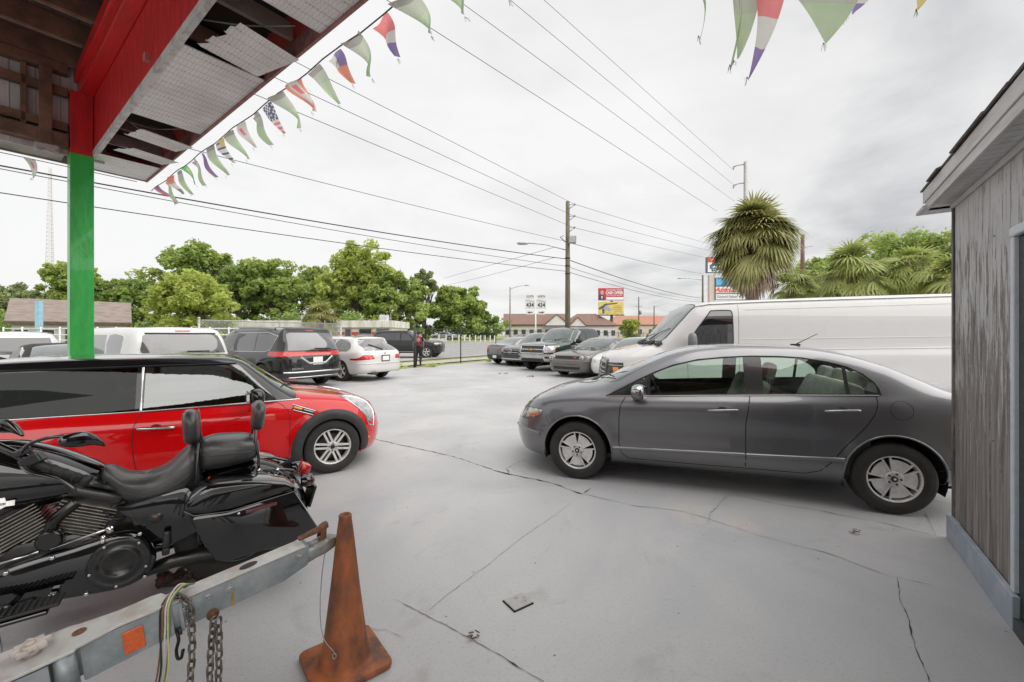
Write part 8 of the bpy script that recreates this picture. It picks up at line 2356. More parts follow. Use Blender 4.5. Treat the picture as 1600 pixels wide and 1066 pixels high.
for x, z, r in ((-0.13, -0.028, 0.010), (-0.385, -0.036, 0.013), (-0.455, -0.026, 0.010), (-0.53, -0.035, 0.010), (-0.525, -0.095, 0.010)): bolt(x, z, r)
bolt(-0.45, -0.105, 0.014, RUST)
bm = bmesh.new(); prism(bm, [(-0.384, -0.055), (-0.390, -0.108), (-0.380, -0.108), (-0.376, -0.055)], (-0.0435, -0.0425), 'Y'); obj('rust_streak', bm, mat('rust_stain', (0.32, 0.22, 0.09), 0.8, var=0.3, vscale=30), trl)
bm = bmesh.new(); lathe(bm, [(0.026, 0.0035), (0.026, 0.0045), (0.001, 0.0045)], 'Z', (-0.31, 0, 0), 20); 
for v in bm.verts: v.co.x = -0.31 + (v.co.x + 0.31) * 1.25; v.co.y *= 0.8
obj('slot_hole', bm, mat('hole_dark', (0.05, 0.04, 0.035), 0.9, var=0.2), trl)
bm = bmesh.new()
lft = [(-0.12, 0.042, 0.040, -0.050), (-0.06, 0.036, 0.034, -0.048), (-0.02, 0.040, 0.034, -0.045), (0.02, 0.036, 0.028, -0.042), (0.045, 0.018, 0.014, -0.042)]
rg = []
for x, hy, hz, zc_ in lft: rg.append([bm.verts.new((x, hy * math.copysign(abs(math.cos(a)) ** 0.6, math.cos(a)), zc_ + hz * math.copysign(abs(math.sin(a)) ** 0.6, math.sin(a)))) for a in [2 * PI * k / 20 for k in range(20)]])
for a, b in zip(rg[:-1], rg[1:]):
    for k in range(20): bm.faces.new((a[k], a[(k + 1) % 20], b[(k + 1) % 20], b[k]))
bm.faces.new(rg[0][::-1]); bm.faces.new(rg[-1])
obj('coupler', bm, mat('coupler_grey', (0.30, 0.31, 0.30), 0.4, 0.6, col2=(0.20, 0.10, 0.06), vscale=14, t=(0.5, 0.66)), trl, 50)
bm = bmesh.new(); prism(bm, [(-0.115, 0.03), (-0.02, 0.042), (0.012, 0.052), (0.012, 0.030), (-0.03, 0.024), (-0.115, 0.022)], (-0.018, 0.018), 'Y', bev=0.003)
prism(bm, [(-0.035, -0.01), (-0.005, -0.01), (0.004, 0.05), (-0.02, 0.042)], (-0.021, -0.0185), 'Y'); prism(bm, [(-0.035, -0.01), (-0.005, -0.01), (0.004, 0.05), (-0.02, 0.042)], (0.0185, 0.021), 'Y')
o = obj('coupler_latch', bm, RUST, trl, 40)
tb('angle_bracket', TGAL, -0.545, -0.535, -0.055, -0.043, -0.11, 0.0)
TM = Matrix.Translation(trl.location) @ Matrix.Rotation(math.atan2(0.68, 0.733), 4, 'Z') @ Matrix.Rotation(-0.118, 4, 'Y')
CHM = mat('chain_steel', (0.13, 0.105, 0.09), 0.5, 0.8, col2=(0.25, 0.22, 0.20), vscale=40)
def chain(label, pts, ln=0.036, r=0.0042):
    t = thing('safety_chain', label, 'chain', (0, 0, 0), 0, None)
    P_ = catmull(pts, 20); link_ = 0; acc = 0; i = 0; pos = [P_[0]]
    for a, b in zip(P_[:-1], P_[1:]):
        acc += (b - a).length
        if acc >= ln * 0.72: pos.append(b); acc = 0
    for i, (a, b) in enumerate(zip(pos[:-1], pos[1:])):
        d = (b - a).normalized(); c = (a + b) / 2; s1, s2 = frame(d, Vector((0.3, 1, 0.1))); sd = s1 if i % 2 else s2
        bm = bmesh.new(); loop = []
        for k in range(17):
            a_ = 2 * PI * k / 16; ca, sa = math.cos(a_), math.sin(a_)
            loop.append(c + d * (math.copysign(min(abs(ca), 1), ca) * ln * 0.22 + math.copysign(ln * 0.28, ca) * (1 if abs(ca) > 0.05 else 0)) + sd * sa * ln * 0.31)
        tube(bm, loop, r, 6, caps=False); obj('link', bm, CHM, t)
    return t
tw = lambda x, y, z: TM @ Vector((x, y, z))
a = tw(-0.47, -0.06, 0.0)
chain('left steel chain looped over the trailer tongue and hanging to the ground', [tw(-0.555, 0.0, 0.012), tw(-0.53, -0.045, 0.010), tw(-0.515, -0.066, -0.03), a + Vector((-0.02, -0.03, -0.22)), Vector((a.x - 0.03, a.y - 0.06, 0.05))])
b = tw(-0.45, -0.062, -0.11)
chain('middle steel chain hanging from the rusty bolt', [b, b + Vector((-0.008, -0.005, -0.12)), Vector((b.x - 0.015, b.y - 0.01, 0.03))])
chain('right steel chain hanging doubled from the rusty bolt', [b + Vector((0.014, 0.004, -0.004)), b + Vector((0.02, 0.0, -0.12)), Vector((b.x + 0.012, b.y, 0.03))])
t = thing('chain_hook', 'open steel S-hook hanging beside the chains', 'hook', tw(-0.555, -0.06, -0.10), R(-20))
bm = bmesh.new(); tube(bm, catmull([(0.012, 0, -0.008), (0.004, 0, 0.010), (-0.010, 0, 0.0), (0.0, 0, -0.03), (-0.012, 0, -0.07), (-0.006, 0, -0.098), (0.014, 0, -0.092), (0.024, 0, -0.06)], 6), 0.0055, 8); obj('hook', bm, mat('hook_dark', (0.05, 0.045, 0.04), 0.4, 0.8, var=0.3), t)
for i, (m_, dx, z2, lb) in enumerate(((mat('cable_white', (0.55, 0.53, 0.48), 0.5, var=0.1), 0.0, 0.03, 'white wiring strand'), (mat('cable_yellow', (0.50, 0.46, 0.22), 0.5, var=0.1), 0.008, 0.10, 'yellow wiring strand'), (mat('cable_brown', (0.20, 0.11, 0.05), 0.5, var=0.1), -0.008, 0.12, 'brown wiring strand'), (mat('cable_green', (0.10, 0.20, 0.09), 0.5, var=0.1), 0.013, 0.16, 'green wiring strand'), (mat('wire_black'), -0.014, 0.02, 'black wiring strand'))):
    p_ = [tw(-0.50 + dx, 0.02, 0.012), tw(-0.535 + dx, -0.01, 0.045 - abs(dx)), tw(-0.575 + dx, -0.048, 0.012), tw(-0.590 + dx, -0.058, -0.07)]
    e_ = p_[-1]; p_ += [e_ + Vector((0.01 * math.sin(i * 2), -0.01, -0.14)), Vector((e_.x - 0.01 + 0.02 * math.sin(i * 3), e_.y - 0.03, max(z2, 0.02) + 0.1))]
    bm = bmesh.new(); tube(bm, catmull(p_, 8), 0.0032, 6); tag(obj('trailer_wiring', bm, m_), lb + ' looped over the trailer tongue beside the chain', 'wiring')
# ------------------------------------------------------------------ black touring motorcycle, left foreground
bike = thing('motorcycle', 'large black touring motorcycle with leather seat and hard saddlebags, in the left foreground', 'motorcycle', (-1.754, 2.708, 0), math.atan2(-0.585, -0.81))
LEATH = mat('leather_black', (0.026, 0.026, 0.027), 0.40, spec=0.8, col2=(0.04, 0.039, 0.038), vscale=10, bump=0.3, bscale=160, coat=0.3)
PIANO = mat('piano_black', (0.004, 0.004, 0.005), 0.06, coat=1.0, var=0.3)
ENGB = mat('engine_black', (0.012, 0.012, 0.013), 0.28, col2=(0.022, 0.021, 0.020), vscale=25, coat=0.3, bump=0.1, bscale=120)
FINM = mat('fin_edge', (0.42, 0.39, 0.34), 0.35, 0.8, var=0.3, vscale=20)
def loft(bm, secs, n=20, mi=0, caps=True):
    """secs: (x, yc, zc, half width, half height, squareness)"""
    rg = []
    for x, yc, zc_, hw, hh, e in secs:
        r = []
        for k in range(n):
            a = 2 * PI * k / n; c, s = math.cos(a), math.sin(a)
            r.append(bm.verts.new((x, yc + hw * math.copysign(abs(c) ** e, c), zc_ + hh * math.copysign(abs(s) ** e, s))))
        rg.append(r)
    for a, b in zip(rg[:-1], rg[1:]):
        for k in range(n):
            f = bm.faces.new((a[k], a[(k + 1) % n], b[(k + 1) % n], b[k])); f.smooth = True; f.material_index = mi
    if caps:
        bm.faces.new(rg[0][::-1]).material_index = mi; bm.faces.new(rg[-1]).material_index = mi
    bmesh.ops.recalc_face_normals(bm, faces=bm.faces[:])
def dense(secs, sub=4):
    """Catmull-Rom through section tuples"""
    n = len(secs); o = []
    for i in range(n - 1):
        p0, p1, p2, p3 = secs[max(i - 1, 0)], secs[i], secs[i + 1], secs[min(i + 2, n - 1)]
        for s in range(sub):
            t = s / sub
            o.append(tuple(0.5 * (2 * b + (c - a) * t + (2 * a - 5 * b + 4 * c - d) * t * t + (3 * b - a - 3 * c + d) * t ** 3) for a, b, c, d in zip(p0, p1, p2, p3)))
    o.append(secs[-1]); return o
# rider seat: low saddle rising into the bolster
bm = bmesh.new()
S_ = [(0.635, 0, 0.735, 0.03, 0.03, 0.8), (0.622, 0, 0.735, 0.075, 0.062, 0.75), (0.585, 0, 0.712, 0.10, 0.075, 0.7), (0.52, 0, 0.662, 0.135, 0.075, 0.65), (0.44, 0, 0.645, 0.165, 0.078, 0.62), (0.36, 0, 0.66, 0.175, 0.09, 0.62), (0.29, 0, 0.70, 0.175, 0.115, 0.62), (0.235, 0, 0.735, 0.165, 0.125, 0.62), (0.20, 0, 0.735, 0.14, 0.11, 0.65), (0.185, 0, 0.73, 0.08, 0.06, 0.7)]
loft(bm, dense(S_, 4), 28); seat_ = obj('rider_seat', bm, LEATH, bike)
bm = bmesh.new(); tube(bm, [(0.62, 0.076, 0.735), (0.58, 0.098, 0.708), (0.52, 0.134, 0.655), (0.44, 0.164, 0.635), (0.36, 0.175, 0.648), (0.29, 0.176, 0.685), (0.235, 0.166, 0.72)], 0.0035, 5); obj('seam', bm, LEATH, seat_)
bm = bmesh.new()
S_ = [(0.205, 0, 0.785, 0.10, 0.05, 0.7), (0.19, 0, 0.79, 0.145, 0.085, 0.62), (0.12, 0, 0.80, 0.165, 0.092, 0.55), (0.04, 0, 0.80, 0.165, 0.088, 0.55), (-0.04, 0, 0.80, 0.155, 0.078, 0.55), (-0.09, 0, 0.80, 0.13, 0.062, 0.62), (-0.108, 0, 0.80, 0.09, 0.035, 0.7)]
loft(bm, dense(S_, 4), 28); pil = obj('passenger_seat', bm, LEATH, bike)
bm = bmesh.new(); tube(bm, [(0.19, 0.145, 0.80), (0.12, 0.166, 0.808), (0.04, 0.166, 0.805), (-0.04, 0.156, 0.80), (-0.09, 0.131, 0.80)], 0.0035, 5); obj('seam', bm, LEATH, pil)
bm = bmesh.new(); tube(bm, [(0.215, 0.172, 0.64), (0.212, 0.172, 0.76), (0.205, 0.14, 0.86), (0.20, 0.0, 0.895), (0.205, -0.14, 0.86), (0.212, -0.172, 0.76)], 0.016, 6, flat=0.4); obj('seat_strap', bm, LEATH, bike)
def backrest(x, z0, z1, hw, th, tilt):
    bm = bmesh.new(); h = z1 - z0; S_ = []
    for i in range(9):
        v = i / 8; w = hw * (0.62 + 0.38 * math.sin(PI * min(v * 1.25, 1) * 0.5 + 0.25)) * (1 if v < 0.85 else 0.86) * (0.6 if i in (0, 8) else 1); t_ = th * (0.5 if i in (0, 8) else 1)
        S_.append((z0 + h * v, w, t_))
    rg = []
    for z, w, t_ in S_:
        rg.append([bm.verts.new((x - tilt * (z - z0) + t_ * math.copysign(abs(math.cos(a)) ** 0.7, math.cos(a)), w * math.copysign(abs(math.sin(a)) ** 0.75, math.sin(a)), z)) for a in [2 * PI * k / 24 for k in range(24)]])
    for a, b in zip(rg[:-1], rg[1:]):
        for k in range(24): f = bm.faces.new((a[k], a[(k + 1) % 24], b[(k + 1) % 24], b[k])); f.smooth = True
    bm.faces.new(rg[0][::-1]); bm.faces.new(rg[-1]); bmesh.ops.recalc_face_normals(bm, faces=bm.faces[:])
    return bm
bm = backrest(0.235, 0.865, 1.065, 0.13, 0.042, -0.06); o = obj('rider_backrest', bm, LEATH, bike, 50)
bm = bmesh.new(); tube(bm, [(0.20, 0.10, 0.88), (0.19, 0.13, 0.97), (0.20, 0.09, 1.05), (0.205, 0, 1.068)], 0.0035, 5); obj('seam', bm, LEATH, o)
bm = bmesh.new(); obox(bm, (0.205, 0, 0.875), (0.05, 0.09, 0.10), (0, 0.2, 0), 0, 0.01); obj('bracket', bm, ENGB, o)
bm = backrest(-0.10, 0.905, 1.085, 0.135, 0.038, 0.08); o = obj('passenger_backrest', bm, LEATH, bike, 50)
for sd in (1, -1):
    bm = bmesh.new(); tube(bm, catmull([(-0.09, 0.09 * sd, 0.93), (-0.085, 0.125 * sd, 0.85), (-0.10, 0.135 * sd, 0.75), (-0.10, 0.14 * sd, 0.665)], 4), 0.008, 6, flat=0.7); obj('upright', bm, PIANO, o)
# fuel tank with console and emblem
bm = bmesh.new()
S_ = [(0.60, 0, 0.715, 0.03, 0.03, 0.9), (0.635, 0, 0.725, 0.075, 0.06, 0.85), (0.70, 0, 0.745, 0.115, 0.092, 0.8), (0.80, 0, 0.775, 0.145, 0.13, 0.76), (0.92, 0, 0.80, 0.165, 0.16, 0.74), (1.05, 0, 0.815, 0.168, 0.165, 0.72), (1.16, 0, 0.83, 0.15, 0.15, 0.72), (1.23, 0, 0.85, 0.10, 0.10, 0.8), (1.25, 0, 0.86, 0.04, 0.04, 0.9)]
loft(bm, dense(S_, 5), 36); tank = obj('fuel_tank', bm, PIANO, bike)
bm = bmesh.new(); loft(bm, dense([(0.62, 0, 0.79, 0.02, 0.010, 0.8), (0.66, 0, 0.822, 0.04, 0.012, 0.8), (0.80, 0, 0.905, 0.045, 0.02, 0.8), (0.95, 0, 0.962, 0.05, 0.022, 0.8), (1.10, 0, 0.985, 0.045, 0.02, 0.8), (1.16, 0, 0.98, 0.02, 0.01, 0.8)], 4), 16); obj('tank_console', bm, PIANO, tank)
EMB = mat('emblem_silver', (0.55, 0.54, 0.53), 0.3, 0.7, var=0.2, vscale=30)
bm = bmesh.new(); prism(bm, [(-0.085, 0.014), (-0.05, 0.014), (-0.045, 0.034), (0.045, 0.034), (0.05, 0.014), (0.085, 0.014), (0.085, -0.016), (0.05, -0.016), (0.0, -0.046), (-0.05, -0.016), (-0.085, -0.016)], (-0.003, 0.003), 'Y', bev=0.001)
em = obj('emblem', bm, EMB, tank); em.location = (0.985, 0.170, 0.715); em.scale = (0.85, 0.85, 0.85); em.rotation_euler = (R(18), 0, 0)
text_mesh('emblem_lettering', 'MOTOR', 0.015, [BLK], em, (0, 0.0045, 0.024), (R(90), 0, PI), 0.0008, 1.0)
text_mesh('emblem_lettering', 'HARLEY-DAVIDSON', 0.018, [BLK], em, (0, 0.0045, -0.001), (R(90), 0, PI), 0.0008, 0.62, bold=0.0004)
text_mesh('emblem_lettering', 'CYCLES', 0.013, [BLK], em, (0, 0.0045, -0.024), (R(90), 0, PI), 0.0008, 0.9)
# handlebar, grip, levers, mirror
for sd in (1, -1):
    bm = bmesh.new(); tube(bm, catmull([(1.14, 0.03 * sd, 0.98), (1.10, 0.10 * sd, 1.01), (1.00, 0.20 * sd, 1.025), (0.90, 0.29 * sd, 0.985), (0.80, 0.355 * sd, 0.93)], 5), 0.017, 12); hb_ = obj('handlebar', bm, PIANO, bike)
    if sd < 0: hb_.location = (0.40, 0.14, 0)   # bars turned to full left lock
    bm = bmesh.new(); tube(bm, [(0.80, 0.355 * sd, 0.93), (0.77, 0.37 * sd, 0.912), (0.64, 0.41 * sd, 0.838)], [0.017, 0.019, 0.019], 14)
    tube(bm, [(0.64, 0.41 * sd, 0.838), (0.615, 0.415 * sd, 0.826)], [0.024, 0.024], 14)
    for k in range(3): cyl(bm, (0.75 - 0.04 * k, 0.376 * sd + 0.012 * k * sd, 0.90 - 0.023 * k), (0.742 - 0.04 * k, 0.379 * sd + 0.012 * k * sd, 0.8955 - 0.023 * k), 0.0215, 14)
    obj('grip', bm, mat('grip_rubber', (0.02, 0.02, 0.02), 0.6, var=0.3), hb_)
    bm = bmesh.new(); obox(bm, (0.815, 0.35 * sd, 0.945), (0.08, 0.045, 0.05), (0, 0.5, -0.3 * sd), 0, 0.008); obox(bm, (0.85, 0.335 * sd, 0.985), (0.06, 0.03, 0.03), (0, 0.4, 0), 0, 0.006)
    obj('switch_housing', bm, ENGB, hb_)
    bm = bmesh.new(); tube(bm, catmull([(0.845, 0.36 * sd, 0.925), (0.80, 0.42 * sd, 0.90), (0.72, 0.455 * sd, 0.87), (0.665, 0.465 * sd, 0.822), (0.655, 0.465 * sd, 0.80)], 4), [0.011] * 8 + [0.008] * 8 + [0.010], 8, flat=0.6); obj('lever', bm, PIANO, hb_)
    bm = bmesh.new(); tube(bm, catmull([(0.86, 0.34 * sd, 0.97), (0.825, 0.36 * sd, 1.02), (0.76, 0.375 * sd, 1.045), (0.70, 0.38 * sd, 1.045)], 4), 0.008, 8); obj('mirror_stem', bm, PIANO, hb_)
    bm = bmesh.new(); ellipsoid(bm, (0, 0, 0), (0.088, 0.022, 0.036), None, 24, 12, sq=0.85)
    for v in bm.verts:
        if v.co.x < 0: v.co.z *= 1 + v.co.x * 6; v.co.z -= 0.05 * (v.co.x / 0.088) ** 2
    o = obj('mirror', bm, PIANO, hb_, 60); o.location = (0.645, 0.385 * sd, 1.025); o.rotation_euler = (0, -0.06, 0.55 * sd)
# headlamp nacelle, forks, front wheel
bm = bmesh.new(); lathe(bm, [(0.02, 0.16), (0.09, 0.13), (0.115, 0.05), (0.12, -0.02), (0.11, -0.06)], 'X', (1.20, 0, 0.93), 28); obj('headlamp_nacelle', bm, CHROME, bike)
bm = bmesh.new(); lathe(bm, [(0.045, -0.015), (0.055, 0.0), (0.05, 0.012), (0.001, 0.014)], 'Z', (1.12, 0.0, 1.035), 20, caps=False); obj('gauge', bm, CHROME, bike)
for sd in (1, -1):
    bm = bmesh.new(); tube(bm, [(1.20, 0.11 * sd, 0.92), (1.50, 0.11 * sd, 0.38)], [0.032, 0.036], 12); obj('fork_leg', bm, PIANO, bike)
wheel(bike, 1.60, 0.065, 0.32, 0.13, 0.22, 'ten', 1, PIANO)
w2 = wheel(bike, 0.0, 0.09, 0.325, 0.18, 0.21, 'ten', 1, PIANO)
def fender(x, r, w, a0, a1, name):
    bm = bmesh.new(); rows = []
    for i in range(25):
        a = R(a0 + (a1 - a0) * i / 24)
        row = []
        for k in range(9):
            t_ = -1 + 2 * k / 8; rr = r - 0.06 * (abs(t_) ** 3)
            row.append(bm.verts.new((x + rr * math.cos(a), w * math.sin(t_ * PI / 2 * 0.92), 0.325 + rr * math.sin(a))))
        rows.append(row)
    for a, b in zip(rows[:-1], rows[1:]):
        for k in range(8): f = bm.faces.new((a[k], b[k], b[k + 1], a[k + 1])); f.smooth = True
    r_ = bmesh.ops.solidify(bm, geom=bm.faces[:], thickness=0.006)
    return obj(name, bm, PIANO, bike, 60)
fender(1.60, 0.36, 0.085, -5, 130, 'front_fender'); rf = fender(0.0, 0.40, 0.12, 62, 205, 'rear_fender')
# saddlebags
for sd in (1, -1):
    y0, y1 = sorted((0.215 * sd, 0.425 * sd))
    bm = bmesh.new(); body_ = [(0.255, 0.600), (0.215, 0.560), (0.06, 0.548), (-0.262, 0.588), (-0.405, 0.315), (-0.395, 0.300), (0.075, 0.268), (0.13, 0.30), (0.19, 0.42)]
    prism(bm, body_, (y0, y1), 'Y', bev=0.016); sb_ = obj('saddlebag', bm, PIANO, bike, 40)
    bm = bmesh.new(); lid_ = smooth2([(0.262, 0.607), (0.225, 0.572), (0.06, 0.556), (-0.262, 0.597), (-0.268, 0.606), (-0.215, 0.655), (-0.06, 0.692), (0.06, 0.705), (0.15, 0.705), (0.23, 0.66)], 2, True)
    yy0, yy1 = sorted((0.20 * sd, 0.430 * sd)); prism(bm, lid_, (yy0, yy1), 'Y', bev=0.02); obj('lid', bm, PIANO, sb_, 50)
    bm = bmesh.new(); tube(bm, [(0.262, 0.43 * sd, 0.600), (0.22, 0.431 * sd, 0.566), (0.06, 0.432 * sd, 0.552), (-0.27, 0.431 * sd, 0.594)], 0.0028, 5); obj('lid_edge', bm, mat('edge_grey', (0.18, 0.18, 0.18), 0.3, 0.5, var=0.2), sb_)
    bm = bmesh.new(); obox(bm, (-0.09, 0.429 * sd, 0.536), (0.155, 0.006, 0.020), (0, 0.10, 0), 0, 0.002); obj('reflector', bm, mat('dark_red_lens', (0.10, 0.012, 0.012), 0.15, coat=1, var=0.2), sb_)
    bm = bmesh.new(); lathe(bm, [(0.008, 0), (0.008, 0.006), (0.001, 0.008)], 'Y', n=10, caps=False)
    for v in bm.verts: v.co.y *= sd
    o = obj('lock', bm, CHROME, sb_); o.location = (0.02, 0.425 * sd, 0.528)
# side cover and rear frame
for sd in (1, -1):
    bm = bmesh.new(); y0, y1 = sorted((0.10 * sd, 0.195 * sd)); prism(bm, [(0.56, 0.60), (0.26, 0.66), (0.19, 0.60), (0.17, 0.40), (0.33, 0.34), (0.47, 0.50)], (y0, y1), 'Y', bev=0.02); obj('side_cover', bm, PIANO, bike, 40)
bm = bmesh.new(); box(bm, 0.10, 0.62, -0.10, 0.10, 0.35, 0.64, 0, 0.02); obj('frame_core', bm, ENGB, bike, 40)
bm = bmesh.new()
tube(bm, [(0.20, 0.13, 0.33), (0.0, 0.14, 0.325), (-0.05, 0.14, 0.325)], 0.028, 8); tube(bm, [(0.20, -0.13, 0.33), (0.0, -0.14, 0.325), (-0.05, -0.14, 0.325)], 0.028, 8); obj('swingarm', bm, ENGB, bike)
# engine: two finned cylinders, cases, primary cover
def cylinder(base, top, label=None):
    base, top = Vector(base), Vector(top); d = (top - base); L_ = d.length; d.normalize()
    bm = bmesh.new(); a_, b_ = frame(d, Vector((0, 1, 0)))
    M = Matrix((( *a_, ), ( *b_, ), ( *d, ))).transposed().to_4x4(); M.translation = base
    n = 13
    for i in range(n):
        z = L_ * (0.05 + 0.72 * i / n); s = 0.105 + (0.012 if i > 8 else 0)
        vs_ = box(bm, -s, s, -s * 0.92, s * 0.92, z, z + 0.0045, 1, 0)
        bmesh.ops.transform(bm, matrix=M, verts=vs_)
    vs_ = box(bm, -0.082, 0.082, -0.08, 0.08, 0, L_ * 0.8, 0, 0); bmesh.ops.transform(bm, matrix=M, verts=vs_)
    c = obj('cylinder', bm, [ENGB, FINM], bike)
    bm = bmesh.new(); vs_ = box(bm, -0.115, 0.115, -0.10, 0.10, L_ * 0.79, L_ * 0.98, 0, 0.018); bmesh.ops.transform(bm, matrix=M, verts=vs_)
    vs_ = box(bm, -0.09, 0.09, -0.085, 0.085, L_ * 0.985, L_ * 1.10, 1, 0.02); bmesh.ops.transform(bm, matrix=M, verts=vs_)
    for k in (-0.07, 0.0, 0.07):
        for j in (-1, 1):
            n0 = set(bm.verts); lathe(bm, [(0.009, L_ * 1.09), (0.009, L_ * 1.13)], 'Z', (k, 0.07 * j, 0), 8, 1); nv_ = [v for v in bm.verts if v not in n0]; bmesh.ops.transform(bm, matrix=M, verts=nv_)
    obj('cylinder_head', bm, [ENGB, mat('rocker_black', (0.03, 0.03, 0.03), 0.2, 0.5, coat=0.5, var=0.3)], c, 40)
cylinder((0.75, 0.03, 0.44), (0.625, 0.03, 0.70)); cylinder((0.86, 0.03, 0.44), (1.00, 0.03, 0.70))
bm = bmesh.new(); prism(bm, [(0.55, 0.28), (0.60, 0.44), (0.72, 0.50), (0.92, 0.50), (1.03, 0.42), (1.05, 0.30), (0.98, 0.20), (0.66, 0.18)], (-0.15, 0.14), 'Y', bev=0.03); obj('crankcase', bm, ENGB, bike, 40)
bm = bmesh.new()
prim = smooth2([(0.405, 0.36), (0.39, 0.29), (0.43, 0.215), (0.52, 0.18), (0.66, 0.19), (0.85, 0.215), (0.97, 0.25), (1.01, 0.32), (0.97, 0.40), (0.86, 0.43), (0.70, 0.45), (0.54, 0.475), (0.45, 0.44)], 4, True)
prism(bm, prim, (0.14, 0.215), 'Y', bev=0.022); pc = obj('primary_cover', bm, PIANO, bike, 50)
bm = bmesh.new(); lathe(bm, [(0.128, 0.205), (0.128, 0.222), (0.118, 0.230), (0.108, 0.224), (0.085, 0.226), (0.080, 0.232), (0.062, 0.232), (0.058, 0.226), (0.001, 0.228)], 'Y', (0.535, 0, 0.325), 44, caps=False); obj('derby_cover', bm, ENGB, pc)
for k in range(5):
    a = R(60 + 72 * k); bm = bmesh.new(); lathe(bm, [(0.007, 0.224), (0.007, 0.232), (0.003, 0.232)], 'Y', (0.535 + 0.116 * math.cos(a), 0, 0.325 + 0.116 * math.sin(a)), 8); obj('cover_screw', bm, CHROME, pc)
for x, z in ((0.455, 0.455), (0.60, 0.455), (0.78, 0.425), (0.93, 0.40), (0.97, 0.27), (0.80, 0.225), (0.66, 0.205), (0.435, 0.22)):
    bm = bmesh.new(); lathe(bm, [(0.010, 0.212), (0.010, 0.224), (0.006, 0.226)], 'Y', (x, 0, z), 10); obj('cover_screw', bm, CHROME, pc)
bm = bmesh.new(); lathe(bm, [(0.05, 0.14), (0.05, 0.18), (0.042, 0.19)], 'Y', (0.80, 0, 0.50), 20); obj('horn_cover', bm, mat('horn_dark', (0.02, 0.02, 0.02), 0.2, 0.6, coat=0.6, var=0.2), bike)
bm = bmesh.new(); tube(bm, catmull([(0.80, 0.13, 0.50), (0.79, 0.15, 0.58), (0.745, 0.15, 0.63), (0.71, 0.14, 0.66)], 4), 0.028, 10); obj('intake_pipe', bm, mat('horn_dark'), bike)
bm = bmesh.new(); tube(bm, [(0.79, 0.19, 0.46), (0.60, 0.20, 0.505), (0.575, 0.19, 0.51)], [0.007, 0.007, 0.014], 8); tube(bm, [(1.02, 0.16, 0.42), (0.83, 0.19, 0.46)], 0.006, 8); obj('shift_rod', bm, CHROME, bike)
bm = bmesh.new(); ellipsoid(bm, (0.575, 0.19, 0.50), (0.02, 0.02, 0.024)); ellipsoid(bm, (0.60, 0.20, 0.465), (0.013, 0.013, 0.018)); obj('linkage', bm, CHROME, bike)
bm = bmesh.new(); obox(bm, (0.43, 0.16, 0.545), (0.13, 0.06, 0.09), (0, 0.25, 0), 0, 0.012); cyl(bm, (0.39, 0.12, 0.50), (0.39, 0.20, 0.52), 0.03, 12); obj('transmission_cover', bm, mat('worn_metal', (0.11, 0.085, 0.08), 0.4, 0.6, var=0.4, vscale=15), bike, 40)
bm = bmesh.new(); obox(bm, (0.345, 0.22, 0.375), (0.035, 0.03, 0.13), (0, -0.05, 0), 0, 0.01); obox(bm, (0.345, 0.235, 0.335), (0.03, 0.02, 0.035), None, 0, 0.004); obj('footpeg_mount', bm, ENGB, bike, 40)
bm = bmesh.new(); obox(bm, (0.775, 0.24, 0.235), (0.03, 0.03, 0.055), (0, -0.1, 0), 0, 0.004); obj('engine_mount_tab', bm, CHROME, bike)
for i, (p_, q_) in enumerate((((0.47, 0.12, 0.60), (0.44, 0.15, 0.53)), ((0.50, 0.13, 0.58), (0.40, 0.15, 0.50)), ((0.62, 0.12, 0.60), (0.50, 0.15, 0.55)))):
    bm = bmesh.new(); p_, q_ = Vector(p_), Vector(q_); tube(bm, catmull([p_, (p_ + q_) / 2 + Vector((0.0, 0.04, -0.03)), q_], 5), 0.006, 6); obj('hose', bm, (BLACK, mat('cable_brown', (0.20, 0.11, 0.05)), BLACK)[i], bike)
# floorboards, kickstand, exhaust
for sd in (1, -1):
    bm = bmesh.new(); obox(bm, (0.90, 0.34 * sd, 0.262), (0.36, 0.11, 0.016), (0, 0.03, 0), 0, 0.006)
    for k in range(15): obox(bm, (0.745 + 0.022 * k, 0.34 * sd, 0.275), (0.009, 0.10, 0.008), (0, 0.03, 0.0), 0, 0.002)
    fb_ = obj('floorboard', bm, mat('floorboard_rubber', (0.02, 0.02, 0.02), 0.5, var=0.3), bike)
    bm = bmesh.new(); obox(bm, (0.86, 0.345 * sd, 0.235), (0.20, 0.08, 0.02), (0, 0.03, 0), 0, 0.006); tube(bm, [(0.92, 0.20 * sd, 0.22), (0.92, 0.33 * sd, 0.24)], 0.014, 8); obj('bracket', bm, PIANO, fb_)
bm = bmesh.new(); tube(bm, [(0.98, 0.20, 0.20), (0.915, 0.36, 0.13), (0.90, 0.42, 0.015)], [0.014, 0.011, 0.010], 8); tube(bm, [(0.88, 0.42, 0.01), (0.95, 0.43, 0.01)], 0.014, 8); obj('kickstand', bm, GALV, bike)
bm = bmesh.new(); tube(bm, catmull([(1.02, -0.17, 0.62), (1.10, -0.20, 0.40), (0.98, -0.22, 0.24), (0.6, -0.24, 0.20), (-0.35, -0.28, 0.20)], 6), [0.024] * 13 + [0.045] * 12, 12); obj('exhaust_pipe', bm, PIANO, bike)
bm = bmesh.new(); tube(bm, [(0.50, 0.12, 0.20), (0.3, 0.10, 0.22), (-0.3, 0.20, 0.22)], [0.03, 0.04, 0.045], 12); obj('exhaust_pipe', bm, ENGB, bike)
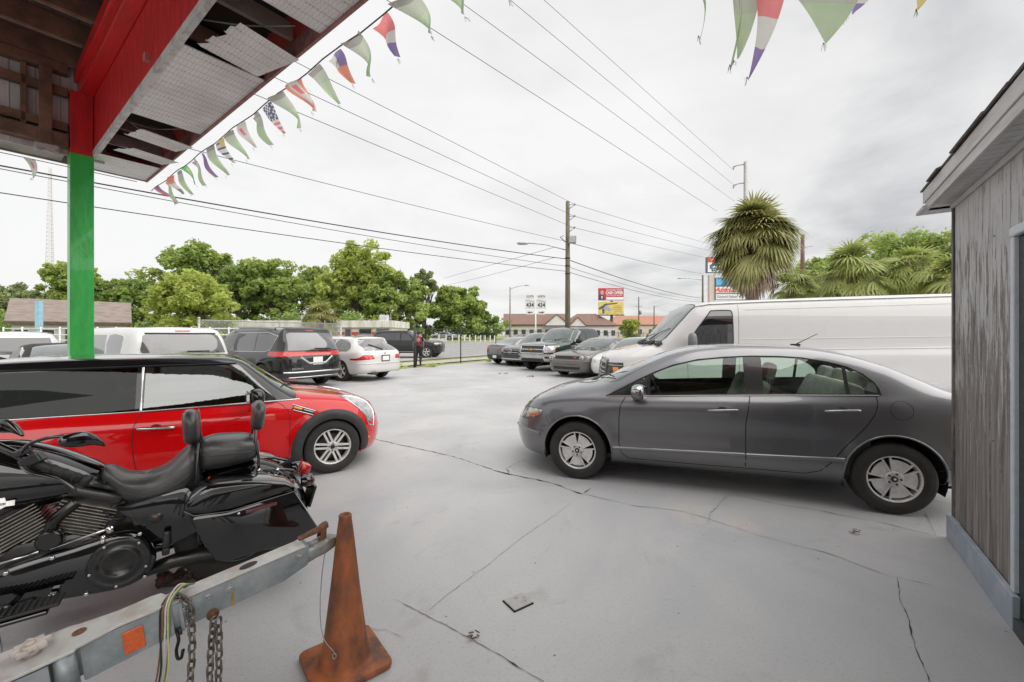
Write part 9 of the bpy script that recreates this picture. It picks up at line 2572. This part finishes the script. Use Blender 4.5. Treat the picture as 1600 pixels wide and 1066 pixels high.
# tail: lamp, signals, licence plate holder
bm = bmesh.new(); obox(bm, (-0.385, 0, 0.60), (0.06, 0.12, 0.07), (0, -0.4, 0), 0, 0.015); o = obj('tail_light', bm, REDLENS, bike, 40)
bm = bmesh.new(); tube(bm, [(-0.36, -0.20, 0.565), (-0.36, 0.20, 0.565)], 0.011, 8); obj('light_bar', bm, PIANO, bike)
for sd in (1, -1):
    bm = bmesh.new(); lathe(bm, [(0.03, 0.035), (0.036, 0.01), (0.034, -0.02), (0.001, -0.03)], 'X', (-0.37, 0.19 * sd, 0.565), 16, caps=False); o = obj('turn_signal', bm, PIANO, bike)
    bm = bmesh.new(); lathe(bm, [(0.033, 0), (0.025, -0.014), (0.001, -0.02)], 'X', (-0.395, 0.19 * sd, 0.565), 16, caps=False); obj('lens', bm, mat('dark_red_lens'), o)
bm = bmesh.new(); obox(bm, (-0.42, 0, 0.42), (0.02, 0.19, 0.14), (0, -0.3, 0), 0, 0.006); tube(bm, [(-0.42, 0.0, 0.55), (-0.41, 0, 0.46)], 0.02, 8); obj('plate_holder', bm, ENGB, bike)
bm = bmesh.new(); tube(bm, [(-0.12, 0.15, 0.665), (-0.22, 0.16, 0.66), (-0.30, 0.13, 0.63)], 0.009, 8); tube(bm, [(-0.12, -0.15, 0.665), (-0.22, -0.16, 0.66), (-0.30, -0.13, 0.63)], 0.009, 8); obj('fender_rail', bm, PIANO, bike)
bm = bmesh.new()
for x, y, z in ((-0.10, 0.145, 0.672), (-0.20, 0.165, 0.662)): ellipsoid(bm, (x, y, z), (0.014, 0.014, 0.014), nu=10, nv=6)
obj('fender_bolt', bm, CHROME, bike)
# oily rag on the ground below
bm = bmesh.new(); rnd = random.Random(9)
for k in range(26): ellipsoid(bm, (rnd.uniform(-0.14, 0.14), rnd.uniform(-0.09, 0.09), rnd.uniform(0.0, 0.045)), (rnd.uniform(0.015, 0.05), rnd.uniform(0.015, 0.04), rnd.uniform(0.01, 0.03)), (rnd.uniform(-1, 1), rnd.uniform(-1, 1), 0), 8, 5)
o = obj('rag_pile', bm, mat('oily_rag', (0.05, 0.04, 0.035), 0.95, col2=(0.12, 0.06, 0.05), vscale=20, bump=0.6, bscale=60)); o.location = (*G(288, 905), 0)
tag(o, 'small dark oily debris pile on the ground below the saddlebag of the motorcycle', 'debris')
